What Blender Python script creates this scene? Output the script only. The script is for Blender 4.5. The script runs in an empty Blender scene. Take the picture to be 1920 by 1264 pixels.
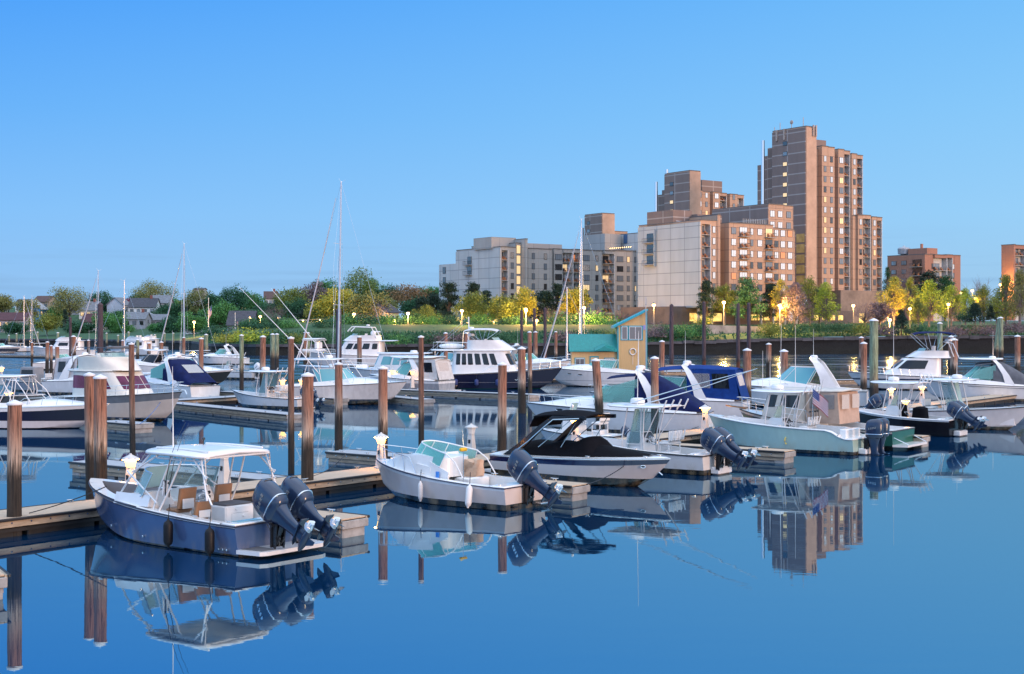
import bpy, math, random
from mathutils import Vector, Matrix
R = math.radians
SC = bpy.context.scene
COL = SC.collection
F, H, HZ = 2600.0, 5.8, 616.0          # focal length in photo pixels, eye height over the water, horizon row
def G(px, py, h=0.0):
    y = (H - h) * F / (py - HZ)
    return Vector(((px - 960) / F * y, y, h))
def P(px, py, y):
    return Vector(((px - 960) / F * y, y, H + (HZ - py) / F * y))
def lin(c):
    if isinstance(c, str):
        c = [int(c[i:i+2], 16) / 255 for i in (0, 2, 4)]
        c = [x / 12.92 if x <= .04045 else ((x + .055) / 1.055) ** 2.4 for x in c]
    return (c[0], c[1], c[2], 1)
# ---------------------------------------------------------------- mesh builder
class MB:
    def __init__(s): s.v = []; s.f = []; s.m = []; s.mi = 0
    def add(s, vs, fs):
        o = len(s.v); s.v += [tuple(p) for p in vs]
        for f in fs: s.f.append(tuple(i + o for i in f)); s.m.append(s.mi)
        return s
    def box(s, c, d, rz=0.0, M=None):
        x, y, z = d[0] / 2, d[1] / 2, d[2] / 2
        vs = [Vector((a, b, e)) for e in (-z, z) for b in (-y, y) for a in (-x, x)]
        if rz: vs = [Matrix.Rotation(rz, 3, 'Z') @ p for p in vs]
        if M: vs = [M @ p for p in vs]
        return s.add([p + Vector(c) for p in vs], [(0, 2, 3, 1), (4, 5, 7, 6), (0, 1, 5, 4), (2, 6, 7, 3), (0, 4, 6, 2), (1, 3, 7, 5)])
    def bbox(s, c, d, b=.02, rz=0.0):           # box with chamfered edges
        x, y, z = d[0] / 2, d[1] / 2, d[2] / 2
        b = min(b, x * .9, y * .9, z * .9)
        L = [[(x - b, y - b, z), (x, y - b, z - b), (x, y - b, -z + b), (x - b, y - b, -z)]]
        def ring(zz, i):
            X, Y = x - i, y - i; k = b
            return [(X, -Y + k, zz), (X, Y - k, zz), (X - k, Y, zz), (-X + k, Y, zz), (-X, Y - k, zz), (-X, -Y + k, zz), (-X + k, -Y, zz), (X - k, -Y, zz)]
        rs = [ring(-z, b), ring(-z + b, 0), ring(z - b, 0), ring(z, b)]
        Mz = Matrix.Rotation(rz, 3, 'Z')
        return s.loft([[Mz @ Vector(p) + Vector(c) for p in r] for r in rs], cap=True)
    def loft(s, rings, cap=True, closed=True):
        n = len(rings[0]); vs = [p for r in rings for p in r]; fs = []
        for i in range(len(rings) - 1):
            for j in range(n if closed else n - 1):
                k = (j + 1) % n
                fs.append((i * n + j, i * n + k, (i + 1) * n + k, (i + 1) * n + j))
        if cap and closed:
            fs.append(tuple(range(n - 1, -1, -1))); b = (len(rings) - 1) * n
            fs.append(tuple(range(b, b + n)))
        return s.add(vs, fs)
    def tube(s, pts, r, n=6, cap=True):
        pts = [Vector(p) for p in pts]; m = len(pts)
        rs = r if isinstance(r, (list, tuple)) else [r] * m
        rings = []
        for i, p in enumerate(pts):
            d = (pts[min(i + 1, m - 1)] - pts[max(i - 1, 0)])
            if d.length < 1e-9: d = Vector((0, 0, 1))
            d.normalize()
            a = Vector((0, 0, 1)) if abs(d.z) < .95 else Vector((1, 0, 0))
            u = d.cross(a).normalized(); w = d.cross(u)
            rings.append([p + (u * math.cos(t) - w * math.sin(t)) * rs[i] for t in [2 * math.pi * k / n for k in range(n)]])
        return s.loft(rings, cap)
    def cyl(s, c, r, h, n=12, r2=None):          # upright, c = centre of the base
        c = Vector(c); r2 = r if r2 is None else r2
        return s.loft([[c + Vector((q * math.cos(t), q * math.sin(t), z)) for t in [2 * math.pi * k / n for k in range(n)]] for q, z in ((r, 0), (r2, h))])
    def lathe(s, c, prof, n=12, M=None):
        c = Vector(c); rings = []
        for r, z in prof:
            ring = [Vector((max(r, .0005) * math.cos(t), max(r, .0005) * math.sin(t), z)) for t in [2 * math.pi * k / n for k in range(n)]]
            rings.append([c + ((M @ p) if M else p) for p in ring])
        return s.loft(rings)
    def ball(s, c, r, n=10, sq=(1, 1, 1), M=None):
        c = Vector(c); rings = []
        for i in range(n // 2 + 1):
            a = -math.pi / 2 + math.pi * i / (n // 2)
            ring = [Vector((max(math.cos(a), .001) * math.cos(t) * r * sq[0], max(math.cos(a), .001) * math.sin(t) * r * sq[1], math.sin(a) * r * sq[2])) for t in [2 * math.pi * k / n for k in range(n)]]
            rings.append([c + ((M @ p) if M else p) for p in ring])
        return s.loft(rings)
    def grid(s, fn, nu, nv):
        vs = [fn(i / nu, j / nv) for i in range(nu + 1) for j in range(nv + 1)]
        return s.add(vs, [(i * (nv + 1) + j, (i + 1) * (nv + 1) + j, (i + 1) * (nv + 1) + j + 1, i * (nv + 1) + j + 1) for i in range(nu) for j in range(nv)])
    def prism(s, poly, d):                      # polygon (3-D points) pushed along d
        n = len(poly); d = Vector(d); a = [Vector(p) for p in poly]
        return s.loft([a, [p + d for p in a]])
    def slab(s, fn, nu, nv, d):                 # grid sheet given real thickness d (vector)
        d = Vector(d)
        A = [[Vector(fn(i / nu, j / nv)) for j in range(nv + 1)] for i in range(nu + 1)]
        s.grid(lambda u, v: A[round(u * nu)][round(v * nv)], nu, nv)
        s.grid(lambda u, v: A[round(u * nu)][nv - round(v * nv)] + d, nu, nv)
        edge = [A[i][0] for i in range(nu + 1)] + [A[nu][j] for j in range(1, nv + 1)] + [A[i][nv] for i in range(nu - 1, -1, -1)] + [A[0][j] for j in range(nv - 1, 0, -1)]
        return s.loft([[p + d for p in edge], edge], cap=False)
def link(o, parent=None):
    COL.objects.link(o)
    if parent: o.parent = parent
    return o
def obj(name, mb, mats, parent=None, smooth=35, loc=None):
    me = bpy.data.meshes.new(name); me.from_pydata(mb.v, [], mb.f)
    mats = mats if isinstance(mats, (list, tuple)) else [mats]
    for m in mats: me.materials.append(m)
    if len(mats) > 1: me.polygons.foreach_set('material_index', mb.m)
    me.validate(); me.update()
    import bmesh
    bm = bmesh.new(); bm.from_mesh(me); bmesh.ops.remove_doubles(bm, verts=bm.verts, dist=1e-5)
    if len(bm.faces) < 6000: bmesh.ops.recalc_face_normals(bm, faces=bm.faces)
    bm.to_mesh(me); bm.free()
    if smooth:
        me.shade_smooth(); me.set_sharp_from_angle(angle=R(smooth))
    o = link(bpy.data.objects.new(name, me), parent)
    if loc is not None: o.location = loc
    return o
def tag(o, label, cat, group=None, kind=None):
    if label: o['label'] = label
    if cat: o['category'] = cat
    if group: o['group'] = group
    if kind: o['kind'] = kind
    return o
def thing(name, label, cat, loc=(0, 0, 0), rz=0.0, group=None):
    o = link(bpy.data.objects.new(name, None)); o.location = loc; o.rotation_euler = (0, 0, rz); o.empty_display_size = .3
    return tag(o, label, cat, group)
def struct(name, mb, m, smooth=0):
    o = obj(name, mb, m, None, smooth); o['kind'] = 'structure'; return o
def dup(root, loc, rz=None, label=None, group=None):
    r = root.copy(); COL.objects.link(r); r.location = loc
    if rz is not None: r.rotation_euler = (0, 0, rz)
    if label: r['label'] = label
    if group: r['group'] = group
    for ch in list(root.children):
        c = ch.copy(); COL.objects.link(c); c.parent = r
        for g in ch.children:
            d = g.copy(); COL.objects.link(d); d.parent = c
    return r
# ---------------------------------------------------------------- materials
MATS = {}
def mat(name, col, rough=.5, metal=0.0, var=.12, vs=3.0, bump=0.0, bs=40.0, coat=0.0, emit=None, es=1.0, col2=None, stretch=(1, 1, 1), alpha=1.0, spec=.5, trans=0.0):
    if name in MATS: return MATS[name]
    m = bpy.data.materials.new(name); m.use_nodes = True; nt = m.node_tree; N = nt.nodes; Lk = nt.links
    b = N['Principled BSDF']; c = lin(col)
    b.inputs['Roughness'].default_value = rough; b.inputs['Metallic'].default_value = metal
    b.inputs['Specular IOR Level'].default_value = spec
    b.inputs['Coat Weight'].default_value = coat
    if alpha < 1: b.inputs['Alpha'].default_value = alpha
    if trans: b.inputs['Transmission Weight'].default_value = trans; b.inputs['IOR'].default_value = 1.1
    tc = N.new('ShaderNodeTexCoord'); mp = N.new('ShaderNodeMapping'); mp.inputs['Scale'].default_value = stretch
    Lk.new(tc.outputs['Object'], mp.inputs['Vector'])
    if var or col2:
        nz = N.new('ShaderNodeTexNoise'); nz.inputs['Scale'].default_value = vs; nz.inputs['Detail'].default_value = 5
        nz.inputs['Roughness'].default_value = .65
        Lk.new(mp.outputs[0], nz.inputs['Vector'])
        cr = N.new('ShaderNodeValToRGB'); cr.color_ramp.elements[0].position = .32; cr.color_ramp.elements[1].position = .68
        c2 = lin(col2) if col2 else tuple(x * (1 - var * 1.6) for x in c[:3]) + (1,)
        cr.color_ramp.elements[0].color = c2
        cr.color_ramp.elements[1].color = c if col2 else tuple(min(1, x * (1 + var * .5)) for x in c[:3]) + (1,)
        Lk.new(nz.outputs['Fac'], cr.inputs['Fac']); Lk.new(cr.outputs[0], b.inputs['Base Color'])
    else: b.inputs['Base Color'].default_value = c
    if bump:
        n2 = N.new('ShaderNodeTexNoise'); n2.inputs['Scale'].default_value = bs; n2.inputs['Detail'].default_value = 4
        Lk.new(mp.outputs[0], n2.inputs['Vector'])
        bp = N.new('ShaderNodeBump'); bp.inputs['Strength'].default_value = bump; bp.inputs['Distance'].default_value = .02
        Lk.new(n2.outputs['Fac'], bp.inputs['Height']); Lk.new(bp.outputs[0], b.inputs['Normal'])
    if emit is not None:
        b.inputs['Emission Color'].default_value = lin(emit); b.inputs['Emission Strength'].default_value = es
    MATS[name] = m; return m
def zmat(name, bands, rough=.25, coat=.3, var=.085):
    dark = sum(lin(bands[-1][1])[:3]) < .25
    """paint in level bands: bands = [(z_from, colour), ...] in the boat's own height above the water"""
    if name in MATS: return MATS[name]
    m = bpy.data.materials.new(name); m.use_nodes = True; nt = m.node_tree; N = nt.nodes; Lk = nt.links
    b = N['Principled BSDF']; b.inputs['Roughness'].default_value = rough; b.inputs['Coat Weight'].default_value = 0 if dark else coat * .3; b.inputs['Specular IOR Level'].default_value = .3 if dark else .5
    tc = N.new('ShaderNodeTexCoord'); sp = N.new('ShaderNodeSeparateXYZ'); Lk.new(tc.outputs['Object'], sp.inputs[0])
    mr = N.new('ShaderNodeMapRange'); mr.inputs['From Min'].default_value = -1; mr.inputs['From Max'].default_value = 3
    Lk.new(sp.outputs['Z'], mr.inputs['Value'])
    cr = N.new('ShaderNodeValToRGB'); cr.color_ramp.interpolation = 'CONSTANT'; e = cr.color_ramp.elements
    for i, (z, c) in enumerate(bands):
        p = (z + 1) / 4
        if i < 2: e[i].position = p; e[i].color = lin(c)
        else: e.new(p).color = lin(c)
    Lk.new(mr.outputs[0], cr.inputs['Fac'])
    nz = N.new('ShaderNodeTexNoise'); nz.inputs['Scale'].default_value = 1.3; nz.inputs['Detail'].default_value = 6
    mp = N.new('ShaderNodeMapping'); mp.inputs['Scale'].default_value = (2.2, 2.2, .8)
    Lk.new(tc.outputs['Object'], mp.inputs[0]); Lk.new(mp.outputs[0], nz.inputs['Vector'])
    mx = N.new('ShaderNodeMix'); mx.data_type = 'RGBA'; mx.blend_type = 'MULTIPLY'; mx.inputs[0].default_value = 1
    g = N.new('ShaderNodeMapRange'); g.inputs['To Min'].default_value = 1 - var * 2.5; g.inputs['To Max'].default_value = 1 + var
    Lk.new(nz.outputs['Fac'], g.inputs['Value'])
    st = N.new('ShaderNodeMix'); st.data_type = 'RGBA'; st.inputs[7].default_value = (.30, .23, .13, 1)      # tide scum above the water
    zf = N.new('ShaderNodeMapRange'); zf.inputs['From Min'].default_value = .62; zf.inputs['From Max'].default_value = .12; Lk.new(sp.outputs['Z'], zf.inputs['Value'])
    nf = N.new('ShaderNodeMapRange'); nf.inputs['From Min'].default_value = .42; nf.inputs['From Max'].default_value = .72; nf.inputs['To Max'].default_value = 0 if dark else .55; Lk.new(nz.outputs['Fac'], nf.inputs['Value'])
    ml = N.new('ShaderNodeMath'); ml.operation = 'MULTIPLY'; Lk.new(zf.outputs[0], ml.inputs[0]); Lk.new(nf.outputs[0], ml.inputs[1]); Lk.new(ml.outputs[0], st.inputs[0])
    Lk.new(cr.outputs[0], st.inputs[6]); Lk.new(st.outputs[2], mx.inputs[6]); Lk.new(g.outputs[0], mx.inputs[7]); Lk.new(mx.outputs[2], b.inputs['Base Color'])
    rr = N.new('ShaderNodeMapRange'); rr.inputs['To Min'].default_value = rough * .6; rr.inputs['To Max'].default_value = rough * 1.6
    Lk.new(nz.outputs['Fac'], rr.inputs['Value']); Lk.new(rr.outputs[0], b.inputs['Roughness'])
    MATS[name] = m; return m
def glass(name, col, rough=.05, emit=None, es=0.0):
    return mat(name, col, rough, var=0, spec=1.0, coat=.5, emit=emit, es=es)
def clear(name, tint, a):
    """clear sheet (acrylic or vinyl): mostly see-through, with reflections"""
    if name in MATS: return MATS[name]
    m = bpy.data.materials.new(name); m.use_nodes = True; nt = m.node_tree; N = nt.nodes; Lk = nt.links
    out = N['Material Output']; b = N['Principled BSDF']; b.inputs['Base Color'].default_value = lin(tint); b.inputs['Roughness'].default_value = .08
    t = N.new('ShaderNodeBsdfTransparent'); t.inputs[0].default_value = tuple(.5 + .5 * x for x in lin(tint)[:3]) + (1,)
    mx = N.new('ShaderNodeMixShader'); fr = N.new('ShaderNodeFresnel'); fr.inputs[0].default_value = 1.5
    ad = N.new('ShaderNodeMath'); ad.operation = 'ADD'; ad.use_clamp = True; ad.inputs[1].default_value = a
    Lk.new(fr.outputs[0], ad.inputs[0]); Lk.new(ad.outputs[0], mx.inputs[0])
    Lk.new(t.outputs[0], mx.inputs[1]); Lk.new(b.outputs[0], mx.inputs[2]); Lk.new(mx.outputs[0], out.inputs[0])
    MATS[name] = m; return m
WHITE = mat('gelcoat_white', (.78, .78, .77), .25, coat=.4, var=.05, vs=1.5)
CREAM = mat('gelcoat_cream', (.70, .66, .58), .3, coat=.3, var=.05, vs=1.5)
PIPE = mat('white_pipe', (.75, .75, .74), .2, coat=.4, var=0)
STEEL = mat('stainless', (.62, .63, .65), .18, metal=1.0, var=0)
RUBBER = mat('black_rubber', (.015, .015, .018), .45, var=.2)
BLACK = mat('black_plastic', (.012, .012, .014), .25, coat=.3, var=.1)
MOTOR = mat('motor_grey', (.014, .030, .072), .2, coat=.35, var=.08)
SOLE = mat('deck_nonskid', (.42, .42, .41), .7, var=.08, vs=6)
GREYMAT = mat('grey_mat', (.12, .12, .13), .8, var=.1)
TANV = mat('tan_vinyl', (.33, .17, .085), .45, var=.1)
WVINYL = mat('white_vinyl', (.72, .71, .69), .45, var=.06)
NAVYC = mat('navy_canvas', (.008, .016, .080), .85, spec=.15, var=.25, vs=2.2, bump=.7, bs=4)
ROYALC = mat('royal_canvas', (.008, .045, .22), .8, spec=.15, var=.2, vs=2.2, bump=.7, bs=4)
BLACKC = mat('black_canvas', (.0045, .0045, .007), .9, spec=.12, var=.25, vs=2, bump=.7, bs=4)
GREYC = mat('grey_canvas', (.10, .115, .14), .8, var=.2, vs=2, bump=.7, bs=4)
BEIGEC = mat('beige_canvas', (.48, .34, .26), .8, var=.12, vs=2, bump=.4, bs=5)
WINT = mat('tinted_window', (.008, .011, .015), .06, var=0, spec=.5)
TEAL = glass('teal_window', (.10, .36, .40))
CLEARG = clear('clear_acrylic', (.55, .72, .74), .12)
VINYL = clear('clear_vinyl', (.75, .75, .75), .16)
GREENG = clear('green_glass', (.40, .78, .74), .24)
LAMP = mat('lamp_globe', (1, .8, .5), .4, var=0, emit=(1, .55, .16), es=7)
GOLD = mat('varnished_teak', (.34, .16, .05), .3, coat=.5, var=.2, vs=8, stretch=(.3, 3, 3))
# ================================================================ camera, sky, sun
cam = bpy.data.cameras.new('camera'); co = link(bpy.data.objects.new('camera', cam))
co.location = (0, 0, H); co.rotation_euler = (R(90), 0, 0)
cam.sensor_width = 36; cam.lens = F * 36 / 1920; cam.shift_y = (HZ - 632) / 1920; cam.clip_end = 4000; cam.clip_start = .5
SC.camera = co
SC.view_settings.view_transform = 'Standard'; SC.view_settings.look = 'None'; SC.view_settings.gamma = 1; SC.view_settings.exposure = 0
SC.cycles.use_denoising = True; SC.cycles.max_bounces = 6; SC.cycles.transparent_max_bounces = 10
SC.cycles.caustics_reflective = False; SC.cycles.caustics_refractive = False; SC.cycles.sample_clamp_indirect = 4
w = bpy.data.worlds.new('World'); SC.world = w; w.use_nodes = True
nt = w.node_tree; N = nt.nodes; Lk = nt.links; bg = N['Background']
SUN_AZ, SUN_EL = R(128), R(4)            # compass bearing from the view direction (clockwise), height: behind the camera on the right
tc = N.new('ShaderNodeTexCoord'); sp = N.new('ShaderNodeSeparateXYZ'); Lk.new(tc.outputs['Generated'], sp.inputs[0])
def ramp(stops, src, lo=0, hi=1):
    mr = N.new('ShaderNodeMapRange'); mr.inputs['From Min'].default_value = lo; mr.inputs['From Max'].default_value = hi
    Lk.new(src, mr.inputs['Value']); cr = N.new('ShaderNodeValToRGB'); e = cr.color_ramp.elements
    for i, (p, c) in enumerate(stops):
        if i < 2: e[i].position = p; e[i].color = lin(c)
        else: e.new(p).color = lin(c)
    Lk.new(mr.outputs[0], cr.inputs[0]); return cr.outputs[0]
def mixc(a, b, f, mode='MIX'):
    m = N.new('ShaderNodeMix'); m.data_type = 'RGBA'; m.blend_type = mode
    for s, v in ((m.inputs[6], a), (m.inputs[7], b), (m.inputs[0], f)):
        if isinstance(v, (tuple, float, int)): s.default_value = v
        else: Lk.new(v, s)
    return m.outputs[2]
# clear dawn sky: pale band at the skyline, saturated blue higher, bluer towards the west (left)
west = ramp([(0, '8dbdf0'), (.06, '94c6f8'), (.16, '86c4ff'), (.30, '68b4ff'), (.47, '469fff'), (.64, '3b98ff'), (1, '9ccaff')], sp.outputs['Z'], 0, .5)
east = ramp([(0, 'a8cae8'), (.06, 'a2cff2'), (.16, '9cd4fd'), (.30, '8cceff'), (.47, '76c2ff'), (.64, '66b6ff'), (1, 'a8d2ff')], sp.outputs['Z'], 0, .5)
side = ramp([(0, (0, 0, 0)), (1, (1, 1, 1))], sp.outputs['X'], -.42, .40)
front = mixc(west, east, side)
# thin grey-blue streaks low over the hill
mp = N.new('ShaderNodeMapping'); mp.inputs['Scale'].default_value = (3, 3, 60); Lk.new(tc.outputs['Generated'], mp.inputs[0])
nz = N.new('ShaderNodeTexNoise'); nz.inputs['Scale'].default_value = 2.2; nz.inputs['Detail'].default_value = 4; Lk.new(mp.outputs[0], nz.inputs['Vector'])
cl = ramp([(.52, (0, 0, 0)), (.75, (.55, .55, .55))], nz.outputs['Fac'])
lowz = ramp([(0, (1, 1, 1)), (.55, (1, 1, 1)), (1, (0, 0, 0))], sp.outputs['Z'], 0, .075)
front = mixc(front, lin('88b4e0'), mixc(cl, lowz, 1.0, 'MULTIPLY'))
# the dawn glow behind the camera
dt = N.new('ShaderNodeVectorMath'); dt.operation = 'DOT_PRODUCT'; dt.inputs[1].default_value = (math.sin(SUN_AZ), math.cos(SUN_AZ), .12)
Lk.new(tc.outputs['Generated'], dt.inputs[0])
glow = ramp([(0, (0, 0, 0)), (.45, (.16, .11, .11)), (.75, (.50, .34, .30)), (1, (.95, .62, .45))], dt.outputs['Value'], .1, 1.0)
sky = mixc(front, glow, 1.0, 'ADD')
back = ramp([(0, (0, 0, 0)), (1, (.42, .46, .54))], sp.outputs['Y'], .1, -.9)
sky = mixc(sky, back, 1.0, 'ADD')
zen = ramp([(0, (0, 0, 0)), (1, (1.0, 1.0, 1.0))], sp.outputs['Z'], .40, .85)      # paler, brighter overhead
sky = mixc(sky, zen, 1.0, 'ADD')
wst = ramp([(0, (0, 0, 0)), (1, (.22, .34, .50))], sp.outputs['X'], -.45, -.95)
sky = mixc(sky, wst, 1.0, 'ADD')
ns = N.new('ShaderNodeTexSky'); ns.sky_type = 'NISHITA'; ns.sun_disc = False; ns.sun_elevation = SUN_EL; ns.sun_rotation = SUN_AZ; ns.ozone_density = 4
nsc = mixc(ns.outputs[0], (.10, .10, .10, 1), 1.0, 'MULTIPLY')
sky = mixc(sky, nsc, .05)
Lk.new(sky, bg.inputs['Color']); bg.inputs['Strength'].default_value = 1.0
sl = bpy.data.lights.new('sun', 'SUN'); so = link(bpy.data.objects.new('sun', sl)); sl.energy = 2.5; sl.angle = R(16); sl.color = (1, .56, .30)
d = Vector((math.sin(SUN_AZ) * math.cos(SUN_EL), math.cos(SUN_AZ) * math.cos(SUN_EL), math.sin(SUN_EL)))
so.rotation_euler = d.to_track_quat('Z', 'Y').to_euler()
# ================================================================ water
def water_mat():
    m = bpy.data.materials.new('harbour_water'); m.use_nodes = True; nt = m.node_tree; N = nt.nodes; Lk = nt.links
    b = N['Principled BSDF']; b.inputs['Base Color'].default_value = (.001, .022, .065, 1)
    b.inputs['IOR'].default_value = 6.0; b.inputs['Roughness'].default_value = .012; b.inputs['Specular Tint'].default_value = (.70, .94, 1, 1)
    tc = N.new('ShaderNodeTexCoord'); sp = N.new('ShaderNodeSeparateXYZ'); Lk.new(tc.outputs['Object'], sp.inputs[0])
    mr = N.new('ShaderNodeMapRange'); mr.inputs['From Min'].default_value = 120; mr.inputs['From Max'].default_value = 230; mr.inputs['To Min'].default_value = .006; mr.inputs['To Max'].default_value = .22
    Lk.new(sp.outputs['Y'], mr.inputs['Value'])
    n1 = N.new('ShaderNodeTexNoise'); n1.inputs['Scale'].default_value = .55; n1.inputs['Detail'].default_value = 5
    mp = N.new('ShaderNodeMapping'); mp.inputs['Scale'].default_value = (.6, 1.6, 1); Lk.new(tc.outputs['Object'], mp.inputs[0]); Lk.new(mp.outputs[0], n1.inputs['Vector'])
    bp = N.new('ShaderNodeBump'); bp.inputs['Distance'].default_value = .35; Lk.new(mr.outputs[0], bp.inputs['Strength']); Lk.new(n1.outputs['Fac'], bp.inputs['Height'])
    Lk.new(bp.outputs[0], b.inputs['Normal'])
    r2 = N.new('ShaderNodeMapRange'); r2.inputs['From Min'].default_value = 45; r2.inputs['From Max'].default_value = 220; r2.inputs['To Min'].default_value = .012; r2.inputs['To Max'].default_value = .10
    Lk.new(sp.outputs['Y'], r2.inputs['Value'])
    n3 = N.new('ShaderNodeTexNoise'); n3.inputs['Scale'].default_value = .07; n3.inputs['Detail'].default_value = 3; m3 = N.new('ShaderNodeMapping'); m3.inputs['Scale'].default_value = (.5, 1.8, 1); Lk.new(tc.outputs['Object'], m3.inputs[0]); Lk.new(m3.outputs[0], n3.inputs['Vector'])
    r4 = N.new('ShaderNodeMapRange'); r4.inputs['From Min'].default_value = .45; r4.inputs['From Max'].default_value = .7; r4.inputs['To Min'].default_value = .8; r4.inputs['To Max'].default_value = 2.6; Lk.new(n3.outputs['Fac'], r4.inputs['Value'])
    mm = N.new('ShaderNodeMath'); mm.operation = 'MULTIPLY'; Lk.new(r2.outputs[0], mm.inputs[0]); Lk.new(r4.outputs[0], mm.inputs[1]); Lk.new(mm.outputs[0], b.inputs['Roughness'])
    m5 = N.new('ShaderNodeMath'); m5.operation = 'MULTIPLY'; Lk.new(mr.outputs[0], m5.inputs[0]); Lk.new(r4.outputs[0], m5.inputs[1]); Lk.new(m5.outputs[0], bp.inputs['Strength'])
    return m
wm = MB(); wm.grid(lambda u, v: (-1500 + 3000 * u, -60 + 1000 * v, 0), 30, 20)
struct('water', wm, water_mat())
# ================================================================ shore: sea wall, bank, lawn, hill
SH = [(-1400, 520, 2.4), (-240, 490, 2.4), (-140, 450, 2.4), (-88, 380, 2.4), (-68, 312, 2.4), (-55, 298, 2.4), (-28, 297, 2.45), (0, 298, 2.6), (28, 302, 2.8), (46, 306, 3.3), (70, 312, 3.9), (92, 316, 4.1), (130, 324, 4.2), (190, 340, 4.3), (1500, 500, 4.3)]
def shore(x):
    for (a, ya, za), (b, yb, zb) in zip(SH, SH[1:]):
        if a <= x <= b:
            t = (x - a) / (b - a); return ya + (yb - ya) * t, za + (zb - za) * t
    return 400, 3
def smooth(a, b, x):
    t = max(0, min(1, (x - a) / (b - a))); return t * t * (3 - 2 * t)
def gh(x, y):                              # ground height behind the wall
    ys, zs = shore(x); d = y - ys
    if d <= 0: return zs
    z = zs + (4.9 - zs if zs < 4.6 else .5) * smooth(0, 9, d) + 1.9 * smooth(9, 34, d) + 1.5 * smooth(40, 120, d)
    hill = smooth(-45, -105, x)
    if hill: z += (zs + 1.6 * smooth(0, 40, d) + 12.5 * smooth(36, 200, d) - z) * hill
    return z
def grass_mat(name, c1, c2):
    return mat(name, c1, .9, col2=c2, vs=.35, var=.1, bump=.6, bs=3)
GRASS = grass_mat('lawn_grass', (.032, .105, .030), (.016, .055, .020))
tm = MB()
xs = [-1400, -700, -400] + [-260 + 6 * i for i in range(84)] + [300, 500, 900, 1500]
ds = [0.6, 2, 4, 6, 9, 12, 16, 22, 30, 45, 65, 90, 130, 180, 260, 420, 900]
tm.grid(lambda u, v: (lambda x, d: (x, shore(x)[0] + d, gh(x, shore(x)[0] + d) - (6 if d > 500 else 0)))(xs[round(u * (len(xs) - 1))], ds[round(v * (len(ds) - 1))]), len(xs) - 1, len(ds) - 1)
struct('terrain', tm, GRASS, 60)
# promenade along the lawn edge
pm = MB()
px_ = [-80 + 4 * i for i in range(47)]
pm.grid(lambda u, v: (lambda x: (x, shore(x)[0] + 9.2 + 2.2 * v, gh(x, shore(x)[0] + 9.2 + 2.2 * v) + .05))(px_[round(u * 46)]), 46, 1)
struct('path', pm, mat('path_asphalt', (.16, .165, .18), .9, var=.1, vs=1))
# sea wall of big dressed stones with a pale cap course
def stone_mat():
    m = bpy.data.materials.new('sea_wall_stone'); m.use_nodes = True; nt = m.node_tree; N = nt.nodes; Lk = nt.links
    b = N['Principled BSDF']; b.inputs['Roughness'].default_value = .85
    tc = N.new('ShaderNodeTexCoord'); mp = N.new('ShaderNodeMapping'); mp.inputs['Scale'].default_value = (.55, .3, 1.5); Lk.new(tc.outputs['Object'], mp.inputs[0])
    v = N.new('ShaderNodeTexVoronoi'); v.inputs['Scale'].default_value = 1.0; Lk.new(mp.outputs[0], v.inputs['Vector'])
    v2 = N.new('ShaderNodeTexVoronoi'); v2.feature = 'DISTANCE_TO_EDGE'; Lk.new(mp.outputs[0], v2.inputs['Vector'])
    sx = N.new('ShaderNodeSeparateXYZ'); Lk.new(v.outputs['Color'], sx.inputs[0])
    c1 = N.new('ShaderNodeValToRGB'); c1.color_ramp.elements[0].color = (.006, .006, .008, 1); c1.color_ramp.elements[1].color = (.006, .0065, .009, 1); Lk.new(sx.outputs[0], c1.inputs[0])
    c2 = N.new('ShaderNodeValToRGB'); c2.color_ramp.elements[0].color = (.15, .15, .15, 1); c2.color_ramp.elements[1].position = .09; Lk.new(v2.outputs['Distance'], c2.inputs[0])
    mx = N.new('ShaderNodeMix'); mx.data_type = 'RGBA'; mx.blend_type = 'MULTIPLY'; mx.inputs[0].default_value = 1; Lk.new(c1.outputs[0], mx.inputs[6]); Lk.new(c2.outputs[0], mx.inputs[7])
    # weed and wet below the tide line
    sp = N.new('ShaderNodeSeparateXYZ'); Lk.new(tc.outputs['Object'], sp.inputs[0]); mr = N.new('ShaderNodeMapRange'); mr.inputs['From Min'].default_value = .9; mr.inputs['From Max'].default_value = 2.4; Lk.new(sp.outputs['Z'], mr.inputs['Value'])
    m2 = N.new('ShaderNodeMix'); m2.data_type = 'RGBA'; m2.inputs[6].default_value = (.006, .007, .006, 1); Lk.new(mr.outputs[0], m2.inputs[0]); Lk.new(mx.outputs[2], m2.inputs[7])
    Lk.new(m2.outputs[2], b.inputs['Base Color'])
    bp = N.new('ShaderNodeBump'); bp.inputs['Distance'].default_value = .25; Lk.new(v2.outputs['Distance'], bp.inputs['Height']); Lk.new(bp.outputs[0], b.inputs['Normal'])
    return m
sw = thing('sea_wall', 'long dark stone sea wall with a pale capstone course along the far shore', 'sea wall', (0, 0, 0))
m1 = MB(); m2 = MB(); rnd = random.Random(3)
wx = [-300 + 2.5 * i for i in range(250)]
m1.grid(lambda u, v: (lambda x: (x, shore(x)[0] - .1 + .25 * rnd.random() * (1 if v > 0 else 0) - .6 * (1 - v), -1 + (shore(x)[1] - .45 + 1) * v))(wx[round(u * 249)]), 249, 5)
obj('wall_face', m1, stone_mat(), sw, 0)
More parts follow.
